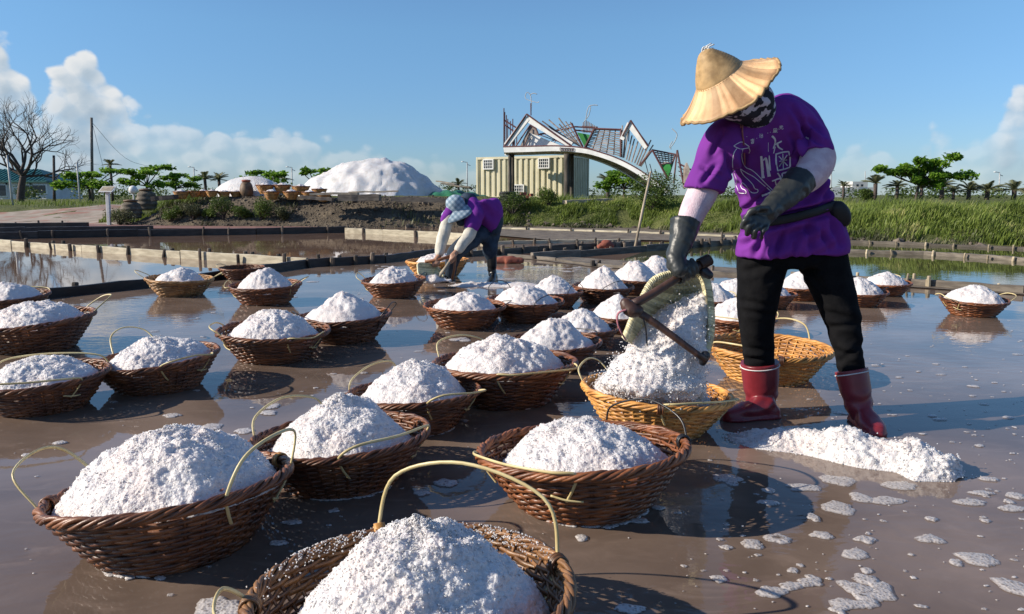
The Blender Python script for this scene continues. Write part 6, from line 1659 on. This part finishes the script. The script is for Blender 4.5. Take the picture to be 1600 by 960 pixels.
# bowl of the scoop: a trough open at the lower end
def scoop_sheet(sp, rows, m, name, cols=30, gap=.0):
    ST_ = catmull([np.concatenate([l, c, r]) for l, c, r in rows], 8); n = len(ST_)
    mb = MB(); v = np.linspace(-1, 1, cols * 3)
    for i in range(n - 1):
        l, c, r = ST_[i, :3], ST_[i, 3:6], ST_[i, 6:9]; l2, c2, r2 = ST_[i + 1, :3], ST_[i + 1, 3:6], ST_[i + 1, 6:9]
        def arc(l, c, r):
            t = (v + 1) / 2; q_ = 2 * c - (l + r) / 2
            return (1 - t)[:, None] ** 2 * l + (2 * t * (1 - t))[:, None] * q_ + t[:, None] ** 2 * r
        a, b_ = arc(l, c, r), arc(l2, c2, r2); away = np.array([0, 1.0, 0]); wv = .0035 * np.sin(np.arange(len(v)) * 2 * PI / 6 + (PI if i % 2 else 0))[:, None] * away
        A_, B_ = a + wv + (b_ - a) * .02, b_ + wv - (b_ - a) * .02
        k_ = len(v); ix = np.arange(k_ - 1)
        mb.add(np.vstack([A_, B_, A_ + away * .005, B_ + away * .005]), Q=np.vstack([np.stack([ix, ix + 1, ix + 1 + k_, ix + k_], 1), np.stack([ix + 2 * k_, ix + 3 * k_, ix + 1 + 3 * k_, ix + 1 + 2 * k_], 1)]), a=RNG.random())
    return tag(mb.build(name, M[m], sp, smooth=True), kind='stuff')
rows = [(P(1056, 426, 3.12), P(1076, 422, 3.13), P(1094, 424, 3.10)), (P(1022, 438, 3.09), P(1064, 448, 3.18), P(1105, 440, 3.08)), (P(1003, 468, 3.06), P(1056, 485, 3.22), P(1110, 470, 3.06)),
        (P(990, 495, 3.04), P(1050, 520, 3.22), P(1112, 500, 3.05)), (P(982, 515, 3.03), P(1046, 545, 3.20), P(1110, 528, 3.04)), (P(976, 530, 3.03), P(1042, 565, 3.17), P(1104, 552, 3.03))]
scoop_sheet(sp, rows, 'bamboo', 'woven_bowl', 26)
edge = catmull([r[0] for r in rows[::-1]] + [rows[0][1]] + [r[2] for r in rows], 6)
b = MB(); b.tube(edge, .0085, 8); b.build('rim', M['bamboo'], sp)
b = MB()
for i in range(0, len(edge)):
    for s in (0, .5):
        c = edge[i] if s == 0 or i + 1 >= len(edge) else (edge[i] + edge[i + 1]) / 2; a2 = np.arange(8) * 2 * PI / 8; tgd = edge[min(i + 1, len(edge) - 1)] - edge[max(i - 1, 0)]; tgd /= np.linalg.norm(tgd)
        u = np.cross(tgd, [0, 1, 0.1]); u /= np.linalg.norm(u); w_ = np.cross(tgd, u)
        b.tube(c + np.cos(a2)[:, None] * u * .0125 + np.sin(a2)[:, None] * w_ * .0125 + tgd * (np.cos(a2)[:, None] * .005), .0035, 4, closed=True, a=RNG.random())
tag(b.build('rim_wrapping', M['bamboo'], sp), kind='stuff')
b = MB(); V, Q, T = voxel_union([limb([P(1100, 424, 3.08), P(1108, 430, 3.07)], [.022, .018])], .005, 2); mesh_obj('handle_knob', V - np.array(sp.location), Q, T, np.full(len(V), .5), M['wire'], sp)
V, Q, T = voxel_union([limb([P(1102, 556, 2.95), P(1098, 566, 2.97)], [.02, .016])], .005, 2); mesh_obj('arm_end', V - np.array(sp.location), Q, T, np.full(len(V), .5), M['wire'], sp)

def tumbling_salt(name, rings, label, seed, voxel, w_a, w_b, grains):
    V, Q, T = voxel_union([oval_loft(rings, 32, 6, 2.2)], voxel, 4); N = normals_of(V, Q, T); sd = seed * 2.3
    V = V + N * (fbm(V * 10 + sd, 3, seed) * .018 + (.55 - worley((V + sd) / w_a, seed)) * w_a * .55 + (.5 - worley((V + sd) / w_b, seed + 3)) * w_b * .5 + (.5 - worley((V + sd) / .0085, seed + 5)) * .0028)[:, None]
    if grains:
        kk = RNG.integers(0, len(V), grains); C = V[kk] + N[kk] * np.abs(RNG.normal(0, .006, (grains, 1))) * np.where(RNG.random((grains, 1)) < .22, 4.5, 1)
        oc = np.array([(1, 0, 0), (-1, 0, 0), (0, 1, 0), (0, -1, 0), (0, 0, 1), (0, 0, -1)], float); of = np.array([(0, 2, 4), (2, 1, 4), (1, 3, 4), (3, 0, 4), (2, 0, 5), (1, 2, 5), (3, 1, 5), (0, 3, 5)])
        r = RNG.uniform(.002, .0045, (grains, 1, 1)); rot, _ = np.linalg.qr(RNG.normal(size=(grains, 3, 3)))
        g = np.einsum('nij,nkj->nki', rot, oc[None] * r) + C[:, None, :]
        T = np.vstack([np.asarray(T).reshape(-1, 3), (np.arange(grains)[:, None, None] * 6 + of[None]).reshape(-1, 3) + len(V)]); V = np.vstack([V, g.reshape(-1, 3)])
    return tag(mesh_obj(name, V, Q, T, np.full(len(V), .5), M['salt'], smooth=2), label, 'salt')
def rg_(px, py, Y, hw, hd, roll=0): return (P(px, py, Y), np.array([math.cos(math.radians(roll)), 0, math.sin(math.radians(roll))]) * S(hw, Y), np.array([0, hd, 0]))
bz = BPOS[7]; by = bz[1][1]
tumbling_salt('pouring_salt', [rg_(1078, 462, 3.135, 18, .015, 24), rg_(1070, 472, 3.13, 36, .035, 24), rg_(1059, 490, 3.115, 50, .055, 18), rg_(1050, 515, 3.09, 58, .08, 10), rg_(1041, 545, 3.07, 64, .09, 6), rg_(1028, 575, 3.06, 72, .11, 2),
                               rg_(1020, 600, 3.07, 84, .15, -3), rg_(1018, 620, by - .02, 90, .19, -4), rg_(1020, 636, by - .02, 86, .20, -5)], 'white salt sliding from the tipped scoop into the orange basket below', 3, .0065, .030, .0135, 4200)

# ------------------------------------------------------------------ the bending worker
D2 = 8.92
per2 = thing('person', G(745, 441), 'bending worker in purple shirt and blue checked sun hat scraping salt', 'person')
def S2(px): return px * D2 / FPX
def q(px, py, dy=0.0): return P(px, py, D2 + dy)
def rr2(px, py, dy, hw, hd, roll): r = math.radians(roll); return (q(px, py, dy), np.array([math.cos(r), 0, math.sin(r)]) * S2(hw), np.array([0, hd, 0]))
hd2 = q(716, 322, -.22)
bd = [oval_loft([rr2(768, 358, 0, 12, .09, 60), rr2(760, 338, 0, 17, .11, 45), rr2(742, 318, -.08, 20, .13, 15), rr2(728, 318, -.14, 10, .08, 0)], 22, 5), limb([q(730, 324, -.14), hd2], [.05, .055]), limb([q(719, 318, -.2), q(714, 332, -.24)], [.082, .078]),
      limb([q(706, 332, -.25), q(692, 366, -.35), q(687, 394, -.45), q(684, 404, -.5)], [.05, .04, .030, .028]), limb([q(742, 336, -.25), q(733, 368, -.35), q(716, 390, -.45), q(710, 398, -.5)], [.05, .04, .030, .028]),
      limb([q(770, 354, .05), q(768, 392, .03), q(769, 430, .03)], [.07, .045, .03]), limb([q(752, 360, .0), q(718, 388, -.2), q(705, 426, -.05)], [.06, .045, .03])]
def hand2(wr, kn, gx, seed):                      # closed hand: palm, four curled fingers, thumb
    out = [limb([wr, kn], [.032, .036], 4, 12)]; ax = np.array(gx) / np.linalg.norm(gx)
    for i, o_ in enumerate((-.03, -.01, .011, .03)):
        b0 = np.array(kn) + ax * o_; out.append(finger([b0, b0 + (-.008, -.035, -.022), b0 + (-.004, -.028, -.055 + .004 * i), b0 + (.006, .0, -.06)], .0105, .009))
    out.append(finger([np.array(wr) * .4 + np.array(kn) * .6, np.array(kn) + ax * .045 + (0, -.02, -.012), np.array(kn) + ax * .04 + (0, -.03, -.04)], .012, .0095)); return out
bd += hand2(q(686, 400, -.48), q(681, 408, -.52), (1, 0, .15), 1) + hand2(q(712, 395, -.48), q(707, 401, -.52), (.8, 0, .6), 2)
V, Q, T = voxel_union(bd, .0105, 3); mesh_obj('body', V - np.array(per2.location), Q, T, np.full(len(V), .5), M['skin'], per2)
cloth('shirt', [oval_loft([rr2(778, 353, .02, 19, .155, 66), rr2(771, 340, 0, 23, .165, 55), rr2(758, 326, -.04, 25, .165, 38), rr2(744, 318, -.10, 23, .15, 18), rr2(730, 318, -.15, 15, .10, 5)], 26, 5),
                limb([q(736, 320, -.16), q(742, 334, -.25), q(737, 353, -.32)], [S2(13), S2(14), S2(12.5)], 5, 16), limb([q(722, 318, -.16), q(708, 326, -.25), q(697, 344, -.31)], [S2(11), S2(10), S2(9)], 5, 16)],
      .016, M['purple'], per2, 5, [(q(740, 320, -.2), q(775, 350, -.2), .010, 45, .2), (q(735, 335, -.3), q(760, 350, -.2), .009, 50, .15)], 2, .008)
cloth('arm_sleeve', [limb([q(701, 340, -.30), q(694, 364, -.36), q(688, 388, -.44), q(687, 395, -.46)], [S2(9), S2(9), S2(8), S2(7)], 5, 14)], .012, M['cream'], per2, 3, [], 3, .007)
cloth('arm_sleeve', [limb([q(738, 350, -.31), q(733, 366, -.36), q(722, 382, -.43), q(717, 389, -.45)], [S2(10), S2(9.5), S2(8), S2(7)], 5, 14)], .012, M['cream'], per2, 3, [], 4, .007)
cloth('trousers', [oval_loft([rr2(778, 346, .03, 20, .15, 70), rr2(770, 362, .03, 21, .16, 40), rr2(764, 370, .02, 20, .14, 20)], 22, 5),
                   limb([q(768, 360, .04), q(766, 380, .0), q(765, 390, -.02), q(767, 399, .01), q(768, 404, .02)], [S2(14), S2(13), S2(12), S2(10), S2(8.5)], 5, 16),
                   limb([q(756, 362, .02), q(735, 375, -.18), q(714, 392, -.22), q(706, 412, -.12), q(704, 428, -.05)], [S2(16), S2(14), S2(13), S2(10), S2(9)], 5, 16)], .016, M['denim'], per2, 4, [(q(745, 365, -.1), q(775, 400, -.1), .01, 45, .2)], 5, .008)
boot(q(768, 397, .0), q(769, 426, .03), G(773, 440) + (0, .05, 0), G(766, 444) + (-.0, -.12, 0), .062, m='boot_black', band=False, root=per2)
boot(q(706, 408, -.12), q(703, 424, -.04), G(706, 440) + (.02, .04, 0), G(690, 442) + (-.08, -.06, 0), .062, m='boot_black', band=False, root=per2)
def checked():
    m = bpy.data.materials.new('blue_checked_cotton'); m.use_nodes = True; t = m.node_tree; t.nodes.clear(); w = NT(t)
    out = w.n('ShaderNodeOutputMaterial'); b_ = w.n('ShaderNodeBsdfPrincipled'); co = w.n('ShaderNodeTexCoord').outputs['Object']; x, y, z = w.sep(co)[:3]
    a = w.smooth(w.math('SINE', w.math('MULTIPLY', w.math('ADD', x, z), 95.0)), -.2, .2); c = w.smooth(w.math('SINE', w.math('MULTIPLY', w.math('SUBTRACT', x, z), 95.0)), -.2, .2)
    w.put(b_.inputs['Base Color'], w.ramp(w.math('MULTIPLY_ADD', w.math('ADD', a, c), .5, 0.0), [(0.0, (.13, .19, .25)), (.5, (.21, .29, .36)), (1.0, (.36, .43, .48))])); b_.inputs['Roughness'].default_value = .9
    w.put(out.inputs[0], b_.outputs[0]); return m
M['check'] = checked()
hn = np.array([-.30, -.42, .86]); hn /= np.linalg.norm(hn); hx = np.cross([0, 1, 0], hn); hx /= np.linalg.norm(hx); hy = np.cross(hn, hx); hc2 = q(714, 326, -.24)
an2 = np.arange(48) * 2 * PI / 48; cc, ss = np.cos(an2)[:, None], np.sin(an2)[:, None]
front = np.clip(-(cc[:, 0] * hx[1] + ss[:, 0] * hy[1]), 0, 1) + np.clip(-(cc[:, 0] * hx[0] + ss[:, 0] * hy[0]), 0, 1) * .5
def hring(r, h): return hc2 + (cc * hx + ss * hy) * (r if np.ndim(r) == 0 else r[:, None]) + (hn * h if np.ndim(h) == 0 else h[:, None] * hn)
mb = MB(); br = .172 + .05 * front + .006 * np.sin(5 * an2); dr = -.015 - .03 * front
mb.loft([hring(.004, .155), hring(.05, .150), hring(.085, .128), hring(.104, .085), hring(.110, .03), hring(.112, .022), hring(.135, .010), hring(br * .88, dr * .5 + .006), hring(br, dr), hring(br * .99, dr - .008), hring(br * .86, dr * .5 - .004), hring(.11, .01), hring(.09, .08), hring(.01, .14)], a=.5)
hat2 = mb.build('sun_hat', M['check'], per2)
cloth('neck_cover', [limb([q(732, 316, -.12), q(724, 330, -.2), q(720, 346, -.26)], [S2(15), S2(14), S2(8)], 5, 14), limb([q(735, 318, -.1), q(736, 340, -.22)], [S2(10), S2(7)], 4, 12)], .014, M['denim'], per2, 3, [], 8, .008)
# his scoop
s2 = thing('salt_scoop', q(690, 420, -.6), 'small pale scoop with orange wooden handle held by the bending worker', 'scoop')
def qq(px, py, dy): return P(px, py, D2 + dy)
rows = [(qq(655, 412, -.62), qq(668, 412, -.55), qq(676, 414, -.50)), (qq(653, 420, -.66), qq(672, 422, -.52), qq(686, 421, -.52)), (qq(655, 430, -.70), qq(676, 432, -.54), qq(692, 427, -.56)), (qq(664, 440, -.74), qq(682, 438, -.60), qq(692, 432, -.62))]
scoop_sheet(s2, rows, 'bamboo', 'woven_bowl', 14)
b = MB(); b.tube(catmull([r[0] for r in rows[::-1]] + [r[2] for r in rows], 5), .012, 7); b.build('rim', M['bamboo'], s2)
b = MB(); b.tube([qq(664, 409, -.56), qq(684, 407, -.53), qq(706, 400, -.52)], .018, 8); b.build('handle', M['wood_orange'], s2)
b = MB(); b.tube([qq(710, 398, -.52), qq(697, 418, -.56), qq(682, 438, -.62)], [.018, .02, .024], 8); b.build('cross_arm', M['board'], s2)
b = MB(); b.tube([qq(712, 402, -.50), qq(710, 420, -.5), qq(706, 438, -.52)], .014, 8); b.build('side_stick', M['wood_orange'], s2)
tumbling_salt('scooped_salt', [(qq(672, 428, -.62), np.array([.05, 0, 0]), np.array([0, .03, 0])), (qq(676, 434, -.64), np.array([.11, 0, 0]), np.array([0, .06, 0])), (qq(684, 441, -.62), np.array([.20, 0, 0]), np.array([0, .1, 0]))], 'little salt falling before the bending worker\'s scoop', 8, .02, .05, .025, 300)
# ================================================================== FOAM ON THE BRINE
def foam_material():
    m = bpy.data.materials.new('bubbly_foam'); m.use_nodes = True; t = m.node_tree; t.nodes.clear(); w = NT(t)
    out = w.n('ShaderNodeOutputMaterial'); b_ = w.n('ShaderNodeBsdfPrincipled'); co = w.n('ShaderNodeTexCoord').outputs['Object']
    v = w.voro(co, 115.0); v2 = w.voro(co, 55.0)
    c = w.mix(w.smooth(v, .12, .5), (0.34, 0.29, 0.26), (0.62, 0.58, 0.56))
    w.put(b_.inputs['Base Color'], c); b_.inputs['Roughness'].default_value = .3
    w.put(b_.inputs['Normal'], w.bump(w.math('ADD', w.math('MULTIPLY', v, -1.0), w.math('MULTIPLY', v2, -.7)), .4, .005))
    a = w.n('ShaderNodeAttribute', attribute_name='rnd').outputs['Fac']
    tp = w.n('ShaderNodeBsdfTransparent'); mx = w.n('ShaderNodeMixShader')
    w.put(mx.inputs[0], w.math('MULTIPLY', a, w.math('SUBTRACT', 1.0, w.math('MULTIPLY', w.smooth(v2, .30, .12), .55)), clamp=True))
    w.put(mx.inputs[1], tp.outputs[0]); w.put(mx.inputs[2], b_.outputs[0]); w.put(out.inputs[0], mx.outputs[0])
    return m
M['foam'] = foam_material()
FM = MB()
def patch(cx, cy, rx, ry, rot=0.0, rough=.38, solid=.62, hole=False):
    """thin raft of bubbles, domed a few millimetres"""
    n = 26; th = np.arange(n) * 2 * PI / n; sd = RNG.uniform(0, 50)
    nz = fbm(np.stack([np.cos(th) * 1.4 + sd, np.sin(th) * 1.4, 0 * th + sd], 1), 3, 1) * rough
    c, s = math.cos(rot), math.sin(rot); rings = []
    zk = min(1.0, .25 + min(rx, ry) / .03)
    for f, z, a in ((1.0, .002, solid * .45), (.86, .002 + .0035 * zk, solid), (.55, .002 + .005 * zk, solid), (.18, .002 + .005 * zk, solid * (.2 if hole else 1))):
        x, y = np.cos(th) * rx * f * (1 + nz), np.sin(th) * ry * f * (1 + nz); rings.append((np.stack([cx + c * x - s * y, cy + s * x + c * y, np.full(n, z)], 1), a))
    V = np.vstack([r[0] for r in rings] + [[[cx, cy, .002 + .005 * zk]]]); ix = np.arange(4 * n).reshape(4, n); nx = np.roll(ix, -1, 1)
    FM.add(V, Q=np.stack([ix[:-1], nx[:-1], nx[1:], ix[1:]], -1).reshape(-1, 4), T=np.stack([ix[3], nx[3], np.full(n, 4 * n)], 1), a=np.concatenate([np.full(n, r[1]) for r in rings] + [[0.0 if hole else solid]]))
def fp(px, py, wpx, hpx, rot=0.0, **k):
    g = G(px, py); d = g[1]; dep = (1.0 / (hpx and 1)) ; sc = np.linalg.norm(g - CAMP) / FPX
    patch(g[0], g[1], wpx * sc / 2 * .85, hpx * sc / 2 * .85 / max(.16, CAM_H / np.linalg.norm(g - CAMP)), rot, **k)
# the larger rafts, lower right
for a in [(1215, 843, 38, 16, 0, dict(hole=True)), (1176, 852, 34, 14, -.4), (1136, 857, 20, 9), (1283, 837, 40, 11), (1270, 810, 26, 14), (1335, 867, 40, 15, -.15), (1352, 845, 34, 10), (1355, 893, 20, 9), (1283, 837, 16, 6), (1238, 893, 20, 8), (1122, 907, 24, 12), (1455, 843, 38, 13),
          (1526, 876, 54, 18, -.3), (1494, 881, 18, 10), (1590, 920, 44, 30, .4), (1310, 795, 54, 18, -.5), (1345, 778, 40, 14, -.3), (1385, 783, 54, 11), (1308, 752, 56, 17, .1), (1258, 763, 56, 11), (1410, 760, 60, 13), (1138, 750, 54, 20), (1200, 768, 26, 8), (1200, 787, 32, 8), (1520, 786, 54, 9),
          (1535, 772, 36, 8), (1590, 776, 30, 10), (1580, 795, 40, 8), (1455, 812, 20, 7), (1250, 885, 10, 5), (1575, 785, 16, 6), (1540, 815, 14, 5), (1548, 750, 30, 6)]:
    kw = a[-1] if isinstance(a[-1], dict) else {}; fp(*[v for v in a if not isinstance(v, dict)], **kw)
for a in [(1342, 925, 50, 34, .5), (1376, 922, 42, 26, -.3), (1358, 908, 40, 18, 0), (1330, 945, 56, 16, .2), (1310, 955, 30, 12, .3), (1352, 940, 30, 22, 0, dict(hole=True)), (1205, 926, 50, 15, .2), (1238, 917, 44, 12, .1), (1265, 912, 40, 13, -.2), (1270, 906, 22, 10)]:
    kw = a[-1] if isinstance(a[-1], dict) else {}; fp(*[v for v in a if not isinstance(v, dict)], rough=.45, **kw)
# left and centre
for a in [(340, 948, 84, 26), (372, 955, 60, 18), (982, 953, 52, 16), (908, 843, 22, 14), (457, 818, 36, 9), (436, 850, 28, 9), (330, 668, 36, 13), (380, 674, 32, 9), (268, 650, 30, 6), (425, 636, 26, 8), (722, 531, 36, 8), (420, 646, 34, 8), (760, 535, 14, 5), (700, 756, 44, 14), (660, 772, 30, 10), (520, 800, 22, 6), (590, 820, 14, 5), (610, 690, 20, 6), (95, 693, 20, 5), (40, 712, 14, 4), (1030, 795, 26, 8), (1000, 815, 30, 8)]: fp(*a, solid=.8)
# froth clinging round the nearest basket feet
for bi, a0, a1, n in ((2, -110, -20, 16), (3, -125, 5, 22), (4, -100, -10, 10), (1, -150, -80, 9), (7, -150, 20, 14), (5, -100, 0, 10)):
    rt, c, s, dp = BPOS[bi]
    for t in np.linspace(a0, a1, n):
        a = math.radians(t + RNG.normal() * 3); r = .175 * s + RNG.uniform(0, .02); patch(c[0] + r * math.cos(a), c[1] + r * math.sin(a), .022 * RNG.uniform(.6, 1.4), .012, a + PI / 2, solid=.85)
# countless small flecks, thicker to the right and towards the ridge
def flecks(n, x0, x1, y0, y1, smin, smax, pw=1.6):
    for _ in range(n):
        px, py = RNG.uniform(x0, x1), y0 + (y1 - y0) * RNG.random()
        g = G(px, py)
        if vn(g) < RNG.uniform(-.7, .5): continue
        inside = any((g[0] - BPOS[b_][1][0]) ** 2 + (g[1] - BPOS[b_][1][1]) ** 2 < (.16 * BPOS[b_][2]) ** 2 for b_ in BPOS)
        if inside: continue
        r = smin + (smax - smin) * RNG.random() ** 3; patch(g[0], g[1], r * RNG.uniform(.9, 1.8), r, RNG.uniform(-.5, .5), solid=RNG.uniform(.3, .7))
def vn(g): return float(fbm(np.array([[g[0] * 1.1, g[1] * .8, 3.1]]), 2, 17)[0])
flecks(300, 1050, 1640, 690, 955, .002, .010)
flecks(300, 1120, 1640, 500, 700, .003, .020)
flecks(160, -20, 1050, 640, 955, .002, .009)
flecks(300, 0, 1120, 450, 660, .004, .025)
flecks(220, 680, 960, 415, 470, .02, .08)
flecks(140, 300, 700, 410, 470, .015, .05)
V, Q, T, A = FM.data(); o = mesh_obj('foam', V, Q, T, A, M['foam']); tag(o, kind='stuff')
# salt crumbs scattered on the nearest rim
rt, c, s, dp = BPOS[0]; mb = MB(); oc = np.array([(1, 0, 0), (-1, 0, 0), (0, 1, 0), (0, -1, 0), (0, 0, 1), (0, 0, -1)], float); of = np.array([(0, 2, 4), (2, 1, 4), (1, 3, 4), (3, 0, 4), (2, 0, 5), (1, 2, 5), (3, 1, 5), (0, 3, 5)])
for _ in range(520):
    a = math.radians(RNG.choice([RNG.normal(135, 22), RNG.normal(55, 16)])); r = (R0 + RNG.normal(-.012, .014)) * s
    z = RIM_Z * s + .016 * s * (1 - min(1, abs(r / s - R0) / .03)) + .004; q_, _r = np.linalg.qr(RNG.normal(size=(3, 3)))
    mb.add((oc * RNG.uniform(.0012, .0036, (1, 3))) @ q_ + np.array([r * math.cos(a), r * math.sin(a), z]), T=of)
V, Q, T, A = mb.data(); o = mesh_obj('salt_crumbs', V, Q, T, A, M['salt'], smooth=False); o.location = (c[0], c[1], 0); o.rotation_euler = rt.rotation_euler; tag(o, kind='stuff')
